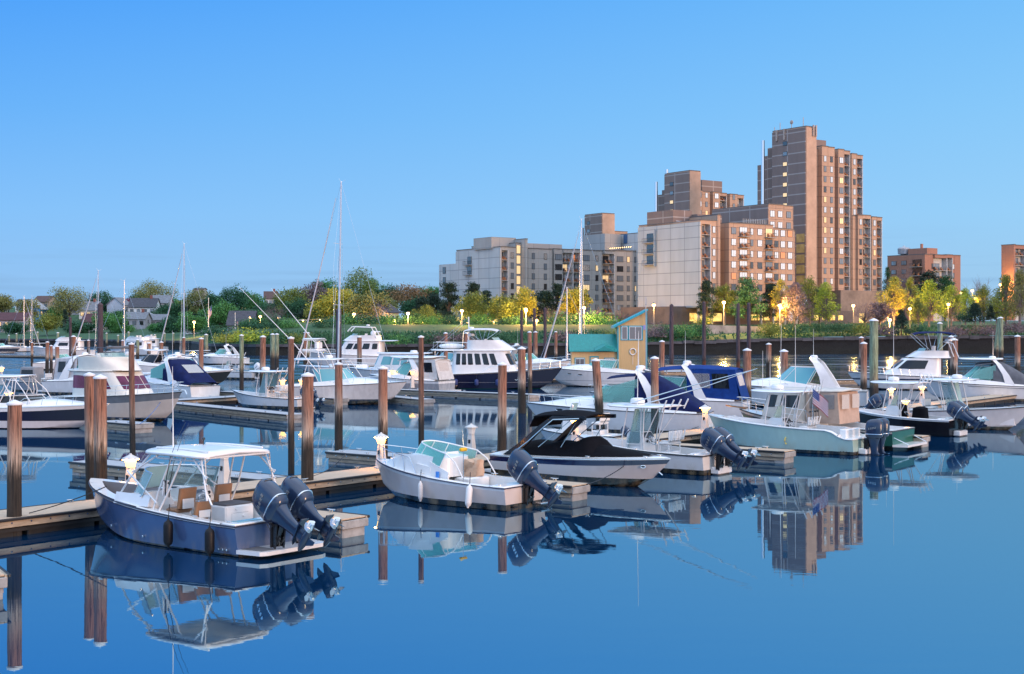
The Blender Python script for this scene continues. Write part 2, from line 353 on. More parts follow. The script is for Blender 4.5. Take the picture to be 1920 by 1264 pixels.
for a, b in zip(wx, wx[1:]):
    ya, za = shore(a); yb, zb = shore(b); p = Vector((a + .03, ya, 0)); q = Vector((b - .03, yb, 0)); j = rnd.uniform(-.06, .06); big = 1.0 if 35 < a < 110 else .35
    lo, hi = za - .52 - rnd.random() * .3 * big, za + j * 2 * big
    f = rnd.uniform(-.35, -.2) * (1 + big * .5)
    m2.loft([[(p.x, p.y + f, lo), (q.x, q.y + f, lo), (q.x, q.y + 1.0, lo), (p.x, p.y + 1.0, lo)], [(p.x, p.y + f, hi), (q.x, q.y + f, hi), (q.x, q.y + 1.0, hi), (p.x, p.y + 1.0, hi)]])
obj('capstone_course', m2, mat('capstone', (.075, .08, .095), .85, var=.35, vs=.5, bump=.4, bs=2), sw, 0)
# ================================================================ docks
A0, AD = Vector((-7.1, 49.0, 0)), Vector((math.cos(R(53)), math.sin(R(53)), 0))
AN = Vector((AD.y, -AD.x, 0))                       # towards the camera side
def on_line(p0, d, px):
    k = (px - 960) / F; t = (k * p0.y - p0.x) / (d.x - k * d.y); return p0 + d * t
def onA(px): return on_line(A0, AD, px)
B0 = Vector((-25.3, 102, 0)); BD = (Vector((-8.75, 129, 0)) - B0).normalized()
def onB(px): return on_line(B0, BD, px)
def foot(p, p0=A0, d=AD): return p0 + d * ((p - p0).dot(d))
PLANK = mat('dock_planks', (.54, .41, .29), .75, var=.16, vs=3, stretch=(1, 8, 1), bump=.3, bs=30)
GPLANK = mat('grey_dock_planks', (.40, .42, .45), .75, var=.16, vs=3, stretch=(1, 8, 1), bump=.3, bs=30)
FASCIA = mat('fascia_timber', (.44, .36, .26), .75, var=.3, vs=4, stretch=(.4, 3, 3))
FLOAT = mat('float_concrete', (.36, .36, .35), .85, var=.25, vs=2.5, bump=.3, bs=12)
UNDER = mat('dock_gap_dark', (.018, .016, .015), .5, var=.4, vs=2)  # near-black walers and floats give the dark gap under the deck
def dock(p0, p1, wid, label, grey=False, gap=True, group='floating docks of the marina', cleats=5):
    p0, p1 = Vector(p0), Vector(p1); dv = p1 - p0; L = dv.length; rz = math.atan2(dv.y, dv.x)
    t = thing('floating_dock', label, 'dock', (p0.x, p0.y, 0), rz, group)
    m = MB(); n = int(L / .6)
    w2 = wid / 2 - .1
    for i in range(max(1, int(L / 3))):
        k = max(1, int(L / 3)); a, b = L * i / k + .008, L * (i + 1) / k - .008
        m.bbox(((a + b) / 2, 0, .51), (b - a, w2 * 2, .05), .01)
    obj('deck', m, GPLANK if grey else PLANK, t, 0)
    for s in (-1, 1):
        m = MB(); m.mi = 0; m.box((L / 2, s * (w2 + .035), .40), (L, .06, .24)); m.mi = 1
        for i in range(int(L / .62)): m.lathe((.35 + i * .62, s * (w2 + .066), .40), [(.028, 0), (.028, .02), (.012, .022)], 6, Matrix.Rotation(R(-90 * s), 3, 'X'))
        obj('fascia', m, [FASCIA, STEEL], t, 0)
        m = MB(); m.bbox((L / 2, s * (w2 + .10), .50), (L + .1, .07, .085), .02); obj('rub_strip', m, RUBBER, t)
        m = MB()
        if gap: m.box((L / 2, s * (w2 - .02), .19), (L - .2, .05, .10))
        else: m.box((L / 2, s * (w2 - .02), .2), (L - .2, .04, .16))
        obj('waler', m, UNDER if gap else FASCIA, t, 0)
    m = MB(); k = max(2, int(L / 2.4))
    for i in range(k):
        c = L * (i + .5) / k; m.bbox((c, 0, .06), (L / k * .93, wid - .34, .46), .03)
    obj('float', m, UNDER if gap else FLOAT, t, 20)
    m = MB(); m.bbox((L + .03, 0, .36), (.06, wid - .1, .22), .01); m.bbox((L - .25, 0, .02), (.5, wid - .25, .48), .03); obj('end_board', m, FLOAT, t, 20)
    for i in range(cleats):
        x = L * (i + .5) / cleats
        for s in (-1, 1):
            m = MB(); m.tube([(x - .16, s * (w2 - .12), .63), (x, s * (w2 - .12), .615), (x + .16, s * (w2 - .12), .63)], [.012, .022, .012], 6); m.cyl((x - .05, s * (w2 - .12), .535), .018, .08, 6); m.cyl((x + .05, s * (w2 - .12), .535), .018, .08, 6)
            obj('cleat', m, STEEL, t)
    return t
dock(A0 - AD * 24, A0 + AD * 118, 1.9, 'long tan planked main dock running from lower left to far right behind the front boats', cleats=34, group='main walkway docks')
for (px, py, lab) in [(664, 1006, 'pale finger dock ending beside the two motors of the blue hardtop boat'), (1088, 938, 'short finger dock with white end box between the pink-white cuddy boat and black canvas boat'), (1480, 868, 'dark finger dock between the centre console and mint green boat'), (1735, 838, 'finger dock under the lines between green transom boat and black hull boat')]:
    e = G(px, py, 0); f = foot(e); dock(f + AN * .95, e, 1.15, lab, gap=False, cleats=3, group='finger docks of the front row')
for (px, py, lab) in [(160, 888, 'dark trimmed finger dock behind the bow of the blue hardtop boat'), (634, 868, 'grey finger dock with black edge strip behind the white cuddy boat bow rail')]:
    e = G(px, py, 0); f = foot(e); dock(f - AN * .95, e, 1.5, lab, True, gap=False, cleats=4, group='finger docks behind the main walkway')
dock(B0 - BD * 40, B0 + BD * 75, 2.0, 'second main dock running behind the middle row of boats', True, cleats=14, group='main walkway docks')
for (p, q, lab) in [((200, 806), (268, 812), 'stub of grey finger dock with timber end beside the grey striped cruiser bow'),
                    ((322, 768), (556, 793), 'long grey finger dock in front of the small white centre console'),
                    ((420, 745), (640, 760), 'finger dock behind the small white centre console bow'),
                    ((735, 741), (1002, 752), 'long grey finger dock alongside the navy trawler'),
                    ((700, 752), (800, 762), 'short finger dock past the bow of the white tower boat')]:
    a, b = G(*p), G(*q); dock(a, b, 1.5, lab, True, gap=False, cleats=3, group='finger docks of the middle row')
a, b = G(1125, 705), G(1290, 703); dock(a, b, 8, 'wide grey float carrying the yellow dock house', True, gap=False, cleats=3)
a, b = G(1560, 722), G(1950, 716); dock(a, b, 2.0, 'grey dock behind the right hand cruisers', True, gap=False, cleats=4)
a, b = Vector((-150, 297, 0)), Vector((-72, 262, 0)); dock(a, b, 2.4, 'far dock carrying moored motor yachts on the left', True, cleats=6)
a, b = G(-12, 1170), G(6, 1185); dock(G(-110, 1060), G(-38, 1128), 1.2, 'cut-off corner of a finger dock at the lower left edge', gap=False, cleats=2)
# ---------------------------------------------------------------- power pedestals with lamps
PED = mat('pedestal_white', (.58, .57, .55), .35, var=.08)
def pedestal(p, rz, label, lit=True, h=1.2, e=60):
    t = thing('power_pedestal', label, 'power pedestal', (p.x, p.y, .54), rz, 'dock power pedestals')
    m = MB(); m.loft([[(a * sx, b * sx, z) for a, b in ((-1, -1), (1, -1), (1, 1), (-1, 1))] for z, sx in ((0, .19), (.05, .19), (.06, .16), (h * .60, .10), (h * .68, .09))]); obj('body', m, PED, t, 20)
    for s in (-1, 1):
        m = MB(); m.bbox((s * .13, 0, h * .45), (.05, .1, .16), .01); obj('socket', m, BLACK, t)
    m = MB(); m.loft([[(r * math.cos(k * math.pi / 4), r * math.sin(k * math.pi / 4), z) for k in range(8)] for z, r in ((h * .68, .135), (h * .86, .19))]); obj('lens', m, mat('pedestal_lens', (.9, .6, .3), .4, var=0, emit=(1, .58, .17), es=2.4) if lit else WVINYL, t, 20)
    m = MB(); m.loft([[(r * math.cos(k * math.pi / 4), r * math.sin(k * math.pi / 4), z) for k in range(8)] for z, r in ((h * .865, .27), (h * .89, .27), (h * .97, .05), (h * 1.0, .03))]); obj('cap', m, PED, t, 20)
    if lit:  # unseen emitting ring added under the cap rim to light the deck
        m = MB(); a_ = [(r * math.cos(k * math.pi / 8), r * math.sin(k * math.pi / 8), h * .858) for r in (.205, .262) for k in range(16)]; m.add(a_, [(k, (k + 1) % 16, 16 + (k + 1) % 16, 16 + k) for k in range(16)])
        obj('added_glow_ring', m, mat('added_glow_ring_' + ('near' if h < 1.4 else 'far'), (1, .8, .5), .4, var=0, emit=(1, .40, .07), es=150 if h < 1.4 else 40), t, 0)
    m = MB(); m.tube([(.12 + .05 * math.sin(a), .12 + .02 * math.cos(a), .55 + .16 * math.cos(a * 1.0)) for a in [k * .5 for k in range(26)]], .012, 5); obj('power_cord', m, mat('power_cord_yellow', (.25, .14, .03), .5), t)
    return t
rzA = math.atan2(AD.y, AD.x)
for px, s, lit, lab in [(264, -.5, True, 'lit pedestal lamp shining behind the bow of the blue hardtop boat'), (432, -.3, False, 'white unlit pedestal seen through the blue hardtop boat cockpit'), (722, -.2, True, 'lit pedestal lamp behind the bow rail of the white cuddy boat'),
                   (905, -.6, False, 'white unlit pedestal between cuddy boat windscreen and black canvas boat'), (1072, .2, True, 'lit yellow pedestal lamp under the black radar arch'), (1322, 0, True, 'lit pedestal lamp with coiled cords at the bow of the mint green boat'),
                   (1696, .3, True, 'lit pedestal lamp behind the T-top of the black hull boat'), (1690, -.7, True, 'left lit pedestal of the two before the inflatable dinghy'), (1742, -.5, True, 'right lit pedestal of the two before the inflatable dinghy')]:
    p = onA(px) + AN * s
    if px == 1696: p = G(1698, 792, .5) 
    pedestal(p, rzA, lab, lit, h=1.35)
for px, lab in [(735, 'lit pedestal lamp just behind the white tower boat bow'), (773, 'lit pedestal lamp on the second dock right of the white tower boat')]:
    pedestal(G(px, 728 if px == 773 else 726, .5), .4, lab, h=1.7)
pedestal(G(530, 752, .5), .4, 'lit pedestal lamp seen behind the small white centre console', h=1.7)
pedestal(G(566, 752, .5), .4, 'lit pedestal lamp half hidden behind a pile and the centre console', h=1.7)
pedestal(G(16, 778, .5), .4, 'lit pedestal lamp behind the leftmost pile', h=1.5)
pedestal(G(3, 722, .5), .4, 'lit pedestal lamp at the left picture edge beyond the skiff', h=1.8)
# ---------------------------------------------------------------- piles
def pile_mat(name, top, mid, wet, tide=1.95):
    m = bpy.data.materials.new(name); m.use_nodes = True; nt = m.node_tree; N = nt.nodes; Lk = nt.links
    b = N['Principled BSDF']; b.inputs['Roughness'].default_value = .8
    g = N.new('ShaderNodeNewGeometry'); sp = N.new('ShaderNodeSeparateXYZ'); Lk.new(g.outputs['Position'], sp.inputs[0])
    oi = N.new('ShaderNodeObjectInfo'); tc = N.new('ShaderNodeTexCoord')
    mp = N.new('ShaderNodeMapping'); mp.inputs['Scale'].default_value = (24, 24, 1.1); Lk.new(tc.outputs['Object'], mp.inputs[0])
    of = N.new('ShaderNodeVectorMath'); Lk.new(mp.outputs[0], of.inputs[0]); cx = N.new('ShaderNodeCombineXYZ')
    mu = N.new('ShaderNodeMath'); mu.operation = 'MULTIPLY'; mu.inputs[1].default_value = 50; Lk.new(oi.outputs['Random'], mu.inputs[0]); Lk.new(mu.outputs[0], cx.inputs[2]); Lk.new(cx.outputs[0], of.inputs[1])
    nz = N.new('ShaderNodeTexNoise'); nz.inputs['Scale'].default_value = .9; nz.inputs['Detail'].default_value = 8; nz.inputs['Roughness'].default_value = .7; Lk.new(of.outputs[0], nz.inputs['Vector'])
    ad = N.new('ShaderNodeMath'); ad.operation = 'MULTIPLY_ADD'; ad.inputs[1].default_value = 1.3; Lk.new(nz.outputs['Fac'], ad.inputs[0]); Lk.new(sp.outputs['Z'], ad.inputs[2])
    mr = N.new('ShaderNodeMapRange'); mr.inputs['From Min'].default_value = .65; mr.inputs['From Max'].default_value = 5.65; Lk.new(ad.outputs[0], mr.inputs['Value'])
    cr = N.new('ShaderNodeValToRGB'); e = cr.color_ramp.elements; e[0].color = lin(wet); e[0].position = tide / 5 - .07; e[1].position = 1; e[1].color = lin(top)
    for p, c in ((tide / 5 + .00, tuple(x * .4 for x in mid)), (tide / 5 + .05, mid), (tide / 5 + .17, tuple((a + 2 * q) / 3 for a, q in zip(mid, top))), (tide / 5 + .26, top)): e.new(min(p, .99)).color = lin(c)
    Lk.new(mr.outputs[0], cr.inputs[0])
    c2 = N.new('ShaderNodeValToRGB'); c2.color_ramp.elements[0].position = .36; c2.color_ramp.elements[0].color = (.14, .10, .09, 1); c2.color_ramp.elements[1].position = .56; c2.color_ramp.elements[1].color = (1.15, 1.1, 1.05, 1); Lk.new(nz.outputs['Fac'], c2.inputs[0])
    mx = N.new('ShaderNodeMix'); mx.data_type = 'RGBA'; mx.blend_type = 'MULTIPLY'; mx.inputs[0].default_value = 1; Lk.new(cr.outputs[0], mx.inputs[6]); Lk.new(c2.outputs[0], mx.inputs[7])
    Lk.new(mx.outputs[2], b.inputs['Base Color'])
    bp = N.new('ShaderNodeBump'); bp.inputs['Distance'].default_value = .05; bp.inputs['Strength'].default_value = 1.0; Lk.new(nz.outputs['Fac'], bp.inputs['Height']); Lk.new(bp.outputs[0], b.inputs['Normal'])
    return m
PW = {'w': pile_mat('pile_timber', (.31, .155, .105), (.46, .37, .30), (.030, .024, .018)),
      'd': pile_mat('dark_pile_timber', (.20, .105, .075), (.20, .15, .12), (.016, .016, .016)),
      'g': pile_mat('green_treated_timber', (.26, .34, .23), (.28, .26, .18), (.03, .025, .022), 1.9),
      's': pile_mat('rusty_steel', (.075, .055, .070), (.07, .05, .055), (.12, .035, .012), 1.2)}
CAP = mat('pile_cap_white', (.72, .73, .75), .45, var=.1)
prnd = random.Random(11)
def pile(px, top, base, wpx, kind, label, lean=(0, 0)):
    p = G(px, base); r = wpx / 2 / F * p.y; lean = (lean[0] + prnd.uniform(-.09, .09), lean[1]) if kind != 's' else lean; zt = H + (HZ - top) / F * p.y
    cap = kind != 's'
    t = thing('mooring_pile', label, 'pile', (p.x, p.y, 0), prnd.random() * 6, 'steel guide piles' if kind == 's' else 'timber mooring piles')
    m = MB(); n = 16 if wpx > 14 else 10; rings = []; zs = [-1.5 + (zt + 1.5 - (r * .5 if cap else 0)) * i / 8 for i in range(9)]
    for z in zs:
        k = 1.05 - .10 * (z + 1.5) / (zt + 1.5) + (prnd.uniform(-.015, .015) if cap else 0); q = max(z, 0) / max(zt, 1)
        lx, ly = lean[0] * q + (prnd.uniform(-.02, .02) * r if cap else 0), lean[1] * q
        rings.append([(lx + r * k * math.cos(a) * (1 + (.03 * math.sin(3 * a + z) if cap else 0)), ly + r * k * math.sin(a), z) for a in [2 * math.pi * j / n for j in range(n)]])
    m.loft(rings); obj('shaft', m, PW[kind], t, 50)
    m = MB()
    if cap: m.lathe((lean[0] * .96, lean[1] * .96, zt - r * .55), [(r * 1.08, -.03), (r * 1.12, 0), (r * 1.08, .03), (r * .55, r * .38), (r * .08, r * .58)], n)
    else: m.lathe((0, 0, zt - .02), [(r * 1.02, 0), (r * .9, r * .3), (r * .2, r * .9)], n)
    obj('cap', m, CAP if cap else PW['s'], t, 40)
    return t
for a in [
 (27, 750, 1004, 27, 'w', 'thick reddish timber pile nearest the left picture edge'),
 (171, 698, 950, 20, 'w', 'dark pile close behind a thicker one left of the blue boat'),
 (189, 702, 957, 24, 'w', 'thick bleached pile standing off the bow of the blue hardtop boat'),
 (576, 698, 929, 23, 'w', 'thick pile with white cap rising behind the twin motors of the blue boat'),
 (718, 686, 889, 18, 'w', 'orange-brown pile rising behind the bow of the white cuddy boat'),
 (941, 679, 878, 17, 'w', 'reddish pile behind the black bimini top'),
 (249, 642, 872, 11, 'd', 'slim tall pile in front of the grey striped cruiser'),
 (546, 631, 888, 12, 'd', 'slim tall pile left of the small centre console stern'),
 (635, 679, 850, 15, 'w', 'reddish pile in front of the white tower boat hull'),
 (790, 629, 862, 11, 'd', 'slim tall pile right of the white tower boat bow'),
 (979, 650, 775, 15, 'w', 'thick bleached pile in front of the navy trawler bow'),
 (994, 621, 752, 8, 'w', 'slim pile just right of the thick one at the trawler bow'),
 (1127, 672, 812, 16, 'w', 'leaning timber pile in front of the navy canvas cruiser', (.25, 0)),
 (1228, 668, 828, 15, 'w', 'bleached pile behind the T-top radar of the white centre console'),
 (1240, 638, 742, 10, 'w', 'reddish pile behind the bleached one at the navy canvas cruiser'),
 (1402, 653, 782, 15, 'w', 'dark footed pile at the stern of the royal blue canvas cruiser'),
 (1470, 655, 760, 15, 'w', 'short reddish pile beside the white arch cruiser windscreen'),
 (1441, 643, 706, 10, 'w', 'small reddish pile left of the white arch cruiser'),
 (1619, 641, 760, 12, 'w', 'two-tone pile with black foot left of the tall green pile'),
 (1615, 631, 700, 9, 'w', 'thin pile peeking out behind the two-tone pile'),
 (1639, 597, 768, 16, 'g', 'tall thick green treated pile left of the flybridge boat'),
 (1763, 604, 690, 10, 'g', 'green pile rising behind the navy bimini'),
 (1789, 634, 722, 14, 'w', 'reddish pile between the flybridge boat and the grey canvas boat'),
 (1783, 629, 700, 11, 'w', 'pile partly hidden behind the reddish one at the flybridge stern'),
 (1866, 595, 676, 9, 'g', 'leaning green pile of a crossed pair on the right', (.9, 0)),
 (1877, 594, 678, 9, 'g', 'upright green pile of a crossed pair on the right'),
 (1908, 628, 715, 11, 'w', 'reddish pile near the right picture edge'),
 (377, 633, 742, 9, 'w', 'slim pile in front of the black hull express boat'),
 (344, 632, 690, 6, 'w', 'short pale pile behind the black hull express boat'),
 (387, 626, 678, 7, 'g', 'slim greenish pile behind the black hull express boat'),
 (453, 627, 730, 8, 'g', 'slim two-tone green pile near the white outboards'),
 (492, 629, 735, 11, 'w', 'brown pile right of the white outboards'),
 (511, 625, 692, 9, 'g', 'left green pile of a close pair with black feet'),
 (519, 625, 694, 8, 'g', 'right green pile of a close pair with black feet'),
 (572, 622, 690, 7, 'w', 'thin pinkish pile behind the tower boat'),
 (578, 623, 690, 6, 'g', 'thin greenish pile behind the tower boat'),
 (674, 630, 700, 9, 'w', 'red-brown pile in front of the large white motor yacht'),
 (705, 621, 676, 6, 'g', 'left grey-green pile of a pair beside the motor yacht stern'),
 (710, 621, 676, 6, 'g', 'right grey-green pile of a pair beside the motor yacht stern'),
 (836, 623, 722, 8, 'w', 'pinkish pile at the stern of the navy trawler'),
 (874, 623, 690, 8, 'w', 'pinkish pile behind the trawler mast'),
 (1004, 621, 690, 8, 'w', 'pale pile left of the grey bimini boat arch'),
 (1042, 621, 688, 6, 'w', 'red pile behind the grey bimini boat'),
 (1162, 604, 690, 7, 'w', 'slim pinkish pile against the yellow dock house'),
 (88, 640, 700, 7, 'w', 'left slim pile standing by the grey work skiff'),
 (96, 647, 702, 6, 'w', 'short pile beside the slim one by the grey work skiff'),
 (108, 648, 706, 8, 'w', 'pale pile right of the grey work skiff'),
 (60, 641, 690, 5, 'w', 'thin dark footed pile above the grey work skiff'),
 (138, 629, 682, 9, 'w', 'thick red-brown pile right of a slim steel post on the far left'),
 (108, 623, 664, 5, 'g', 'far green pile by the moored motor yachts'),
 (166, 637, 676, 6, 'd', 'grey pile beside the steel guide pile on the left'),
 (230, 637, 680, 6, 'w', 'small pale pile under the sailboat boom'),
 (258, 636, 684, 6, 'g', 'thin greenish pile right of the slim tall pile'),
 (279, 642, 684, 7, 'w', 'small brown pile behind the white canvas-back cruiser'),
 (302, 640, 686, 8, 'w', 'brown pile right of the small one behind the canvas-back cruiser'),
 (188, 572, 692, 11, 's', 'thick dark steel guide pile beside a sailboat mast on the left'),
 (132, 596, 676, 5, 's', 'slim dark steel guide pile on the left'),
 (635, 582, 700, 11, 's', 'thick dark steel guide pile at the foot of the tallest mast'),
 (978, 583, 676, 6, 's', 'left dark steel pile of three behind the trawler'),
 (1002, 580, 676, 6, 's', 'middle dark steel pile of three behind the trawler'),
 (1022, 579, 676, 6, 's', 'right dark steel pile of three behind the trawler'),
 (1259, 573, 700, 8, 's', 'dark steel pile right of the yellow dock house'),
 (1320, 568, 690, 7, 's', 'dark steel pile left of the close pair by the concrete wall'),
 (1384, 571, 692, 7, 's', 'left dark steel pile of the close pair by the concrete wall'),
 (1404, 570, 690, 7, 's', 'right dark steel pile of the close pair by the concrete wall'),
]: pile(*a)
for i, (px, top, base) in enumerate([(17, 628, 652), (31, 625, 652), (70, 622, 654), (200, 624, 656), (221, 628, 655), (241, 622, 656), (290, 627, 655), (308, 624, 655), (325, 624, 655)]):
    pile(px, top, base, 4, 'g', 'thin far green pile standing in the water off the hillside houses')
# ================================================================ boat kit (x forward from the transom, y to port, z above the water)
class Hull:
    def __init__(s, L, B, hs, hb, tr=.9, full=.42, p=2.1, rk=.16, rc=.08, flare=.9, cp=2.0, step=None):
        s.L, s.B, s.hs, s.hb, s.tr, s.full, s.p, s.rk, s.rc, s.flare, s.cp, s.step = L, B, hs, hb, tr, full, p, rk, rc, flare, cp, step
    def b(s, x):                                # half beam at the sheer
        t = max(0, min(1, x / s.L))
        if t < s.full: return s.B / 2 * (s.tr + (1 - s.tr) * math.sin(math.pi / 2 * t / s.full))
        q = (t - s.full) / (1 - s.full)
        return s.B / 2 * max(0, 1 - q ** s.p) ** .86
    def z(s, x):
        t = max(0, min(1, x / s.L)); z = s.hs + (s.hb - s.hs) * t ** s.cp
        if s.step and x < s.step[0] + s.step[1]: z -= s.step[2] * (1 - smooth(s.step[0], s.step[0] + s.step[1], x))
        return z
    def row(s, t, u):                           # t along, u: 0 chine .. 1 sheer
        b, zs = s.b(t * s.L), s.z(t * s.L)
        q = max(0, (t - .45) / .55); c = s.b(t * s.L) * (.90 - .5 * q ** 1.6 * 1) ; zc = .02 + .30 * s.hb * q ** 2.2
        x = s.L * t * (1 - (s.rc * (1 - u) ** 1.2) * t ** 3)
        k = u ** (1 + s.flare * q)
        return (x, c + (b - c) * k, zc + (zs - zc) * u)
    def keel(s, t):
        q = max(0, (t - .6) / .4); return (s.L * t * (1 - s.rk * t ** 3), 0, -.55 + (.45) * q ** 2.2)
    def yz(s, x, z):                            # half beam of the hull at height z
        t = min(1, x / s.L); a = s.keel(t)
        for k in range(13):
            b = s.row(t, k / 12)
            if b[2] >= z: return max(0, a[1] + (b[1] - a[1]) * (z - a[2]) / max(.01, b[2] - a[2]))
            a = b
        return b[1]
    def build(s, root, mats, bands=None, rail=RUBBER, rail_r=.03, nt=30, nu=8):
        """mats: hull paint (z-banded); bands: [(u_from, material index)]"""
        ts = [i / nt for i in range(nt + 1)]; ts = [1 - (1 - t) ** 1.25 for t in ts]
        us = sorted(set([j / nu for j in range(nu + 1)] + ([b[0] for b in bands] if bands else [])))
        m = MB()
        for sd in (1, -1):
            rows = [[(lambda p: (p[0], sd * p[1], p[2]))(s.row(t, u)) for u in us] for t in ts]
            n = len(us)
            m.mi = 0
            for i in range(len(ts) - 1):
                for j in range(n - 1):
                    m.mi = 0
                    if bands:
                        for uf, k in bands:
                            if us[j] >= uf - 1e-6: m.mi = k
                    m.add([rows[i][j], rows[i + 1][j], rows[i + 1][j + 1], rows[i][j + 1]], [(0, 1, 2, 3)])
                m.mi = 0
                m.add([rows[i][0], rows[i + 1][0], s.keel(ts[i + 1]), s.keel(ts[i])], [(3, 2, 1, 0)])
        m.mi = 0
        tr = [(lambda p: p)(s.row(0, u)) for u in us]
        ring = [(p[0], p[1], p[2]) for p in tr[::-1]] + [s.keel(0)] + [(p[0], -p[1], p[2]) for p in tr]
        m.add(ring, [tuple(range(len(ring)))])
        h = obj('hull', m, mats, root, 40)
        if rail:
            m = MB()
            for sd in (1, -1): m.tube([(s.L * t, sd * (s.b(s.L * t) + rail_r * .4), s.z(s.L * t) - rail_r * .5) for t in ts], rail_r, 6)
            m.tube([(-.005, y * s.b(0), s.z(0) - rail_r * .5) for y in (-1, 0, 1)], rail_r, 6)
            obj('rub_rail', m, rail, root)
        return h
    def deck(s, root, x0, x1, camber=.08, mat=WHITE, z=0.0, name='deck', inset=0.0, nx=18, ny=8, fn=None):
        def g(u, v):
            x = x0 + (x1 - x0) * (1 - (1 - u) ** 1.2); b = max(0, s.b(x) - inset); y = b * (1 - 2 * v)
            zz = s.z(x) + z + camber * (1 - (1 - 2 * v) ** 2) * (min(1, b / (s.B / 2)) ** .5)
            if fn: zz += fn(x) * (1 - abs(1 - 2 * v) ** 3)
            return (x, y, zz)
        m = MB(); m.grid(g, nx, ny); return obj(name, m, mat, root, 50)
    def cockpit(s, root, x0, x1, wid=.22, sole=.35, mat=WHITE, smat=SOLE, cap_up=.02, front=True, aft_cap=.35):
        """side decks, liner walls and sole of an open cockpit between x0 and x1"""
        n = 22; xs = [x0 + (x1 - x0) * i / n for i in range(n + 1)]
        def inner(x): return max(.02, s.b(x) - min(wid, s.b(x) * .6))
        def low(x): return max(.01, min(inner(x) * .97, s.yz(x * 1.02, sole - .04) - .07))
        m = MB()
        for sd in (1, -1):
            A = [(x, sd * s.b(x), s.z(x)) for x in xs]; B_ = [(x, sd * (s.b(x) - .03), s.z(x) + cap_up) for x in xs]; C = [(x, sd * inner(x), s.z(x) + cap_up) for x in xs]
            for a, b in ((A, B_), (B_, C)):
                for i in range(n): m.add([a[i], a[i + 1], b[i + 1], b[i]], [(0, 1, 2, 3)])
        # aft deck
        m.box((x0 / 2, 0, s.z(0) - .03 + cap_up), (x0 + .0, s.b(0) * 2 - .02, .06))
        obj('gunwale', m, mat, root, 40)
        m = MB()
        for sd in (1, -1):
            for i in range(n):
                a, b = xs[i], xs[i + 1]
                m.add([(a, sd * inner(a), s.z(a) + cap_up), (b, sd * inner(b), s.z(b) + cap_up), (b, sd * low(b), sole), (a, sd * low(a), sole)], [(0, 1, 2, 3)])
        for x in ((x0, x1) if front else (x0,)):
            m.add([(x, inner(x), s.z(x) + cap_up), (x, -inner(x), s.z(x) + cap_up), (x, -low(x), sole), (x, low(x), sole)], [(0, 1, 2, 3)])
        obj('cockpit_liner', m, mat, root, 40)
        m = MB(); m.grid(lambda u, v: (x0 + (x1 - x0) * u, low(x0 + (x1 - x0) * u) * (1 - 2 * v), sole + .002), n, 1); obj('cockpit_sole', m, smat, root, 0)
    def bow_rail(s, root, x0, x1, h=.55, inset=.12, mat=STEEL, n=7, r=.014, pulpit=0.0, mid=False):
        m = MB()
        def pt(x, sd, z, e=0): return (x + e, sd * max(0, s.b(x) - inset), s.z(x) + z)
        xs = [x0 + (x1 - x0) * i / 14 for i in range(15)]
        for sd in (1, -1):
            top = [pt(x, sd, h * smooth(x0 - .01, x0 + (x1 - x0) * .14, x)) for x in xs]
            if pulpit: top.append((x1 + pulpit, sd * .18, s.z(x1) + h))
            m.tube(top, r, 6)
            if mid: m.tube([pt(x, sd, h * .5) for x in xs[3:]], r * .7, 6)
            for i in range(1, n + 1):
                x = x0 + (x1 - x0) * i / n; m.tube([pt(x, sd, 0), pt(x + .1 if i < n else x, sd, h * smooth(x0 - .01, x0 + (x1 - x0) * .14, x))], r * .9, 6)
        e = x1 + pulpit
        m.tube([(e, .18 if pulpit else s.b(x1) - inset, s.z(x1) + h), (e + .06, 0, s.z(x1) + h), (e, -.18 if pulpit else -s.b(x1) + inset, s.z(x1) + h)], r, 6)
        return obj('bow_rail', m, mat, root)
# ---- shells: rounded-plan lofted houses; f(u, v): u round the plan (0 = port side amidships, .25 = bow), v = height
def shell(x0, x1, wid, z0, z1, fr=0.0, rr=0.0, tumble=.06, ex=.45, nose=.0, crown=0.0):
    """plan from x0 (aft) to x1 (front); fr/rr = how far front/rear lean back/forward at the top; nose narrows the front"""
    def f(u, v, off=0.0):
        a = 2 * math.pi * u + math.pi / 2
        ca, sa = math.cos(a), math.sin(a)
        # u=0 -> +y ; u=.25 -> -x?  use mapping so that .25 is the front
        cx, sy = -ca, sa
        px = math.copysign(abs(cx) ** ex, cx); py = math.copysign(abs(sy) ** ex, sy)
        xf, xr = x1 - fr * v, x0 + rr * v
        x = (xf + xr) / 2 + (xf - xr) / 2 * px
        hw = wid / 2 * (1 - tumble * v); k = max(0, (x - (x0 + x1) / 2) / ((x1 - x0) / 2))
        y = hw * py * (1 - nose * k ** 1.6)
        l = math.hypot(px / max(.3, (xf - xr) / 2), py / max(.3, hw)) or 1
        return Vector((x + off * px, y + off * py, z0 + (z1 - z0) * v + crown * v * (1 - (y / (wid / 2)) ** 2)))
    return f
def put_shell(root, name, f, mat, nu=44, nv=5, top=True, camber=.04, smooth_=40):
    m = MB(); rings = [[f(i / nu, j / nv) for i in range(nu)] for j in range(nv + 1)]
    m.loft(rings, cap=False)
    if top:
        t = rings[-1]; c = sum(t, Vector()) / nu; r2 = [(p - c) * .5 + c + Vector((0, 0, camber * .75)) for p in t]
        m.loft([t, r2], cap=False); m.add(list(r2) + [c + Vector((0, 0, camber))], [(i, (i + 1) % nu, nu) for i in range(nu)])
    return obj(name, m, mat, root, smooth_)
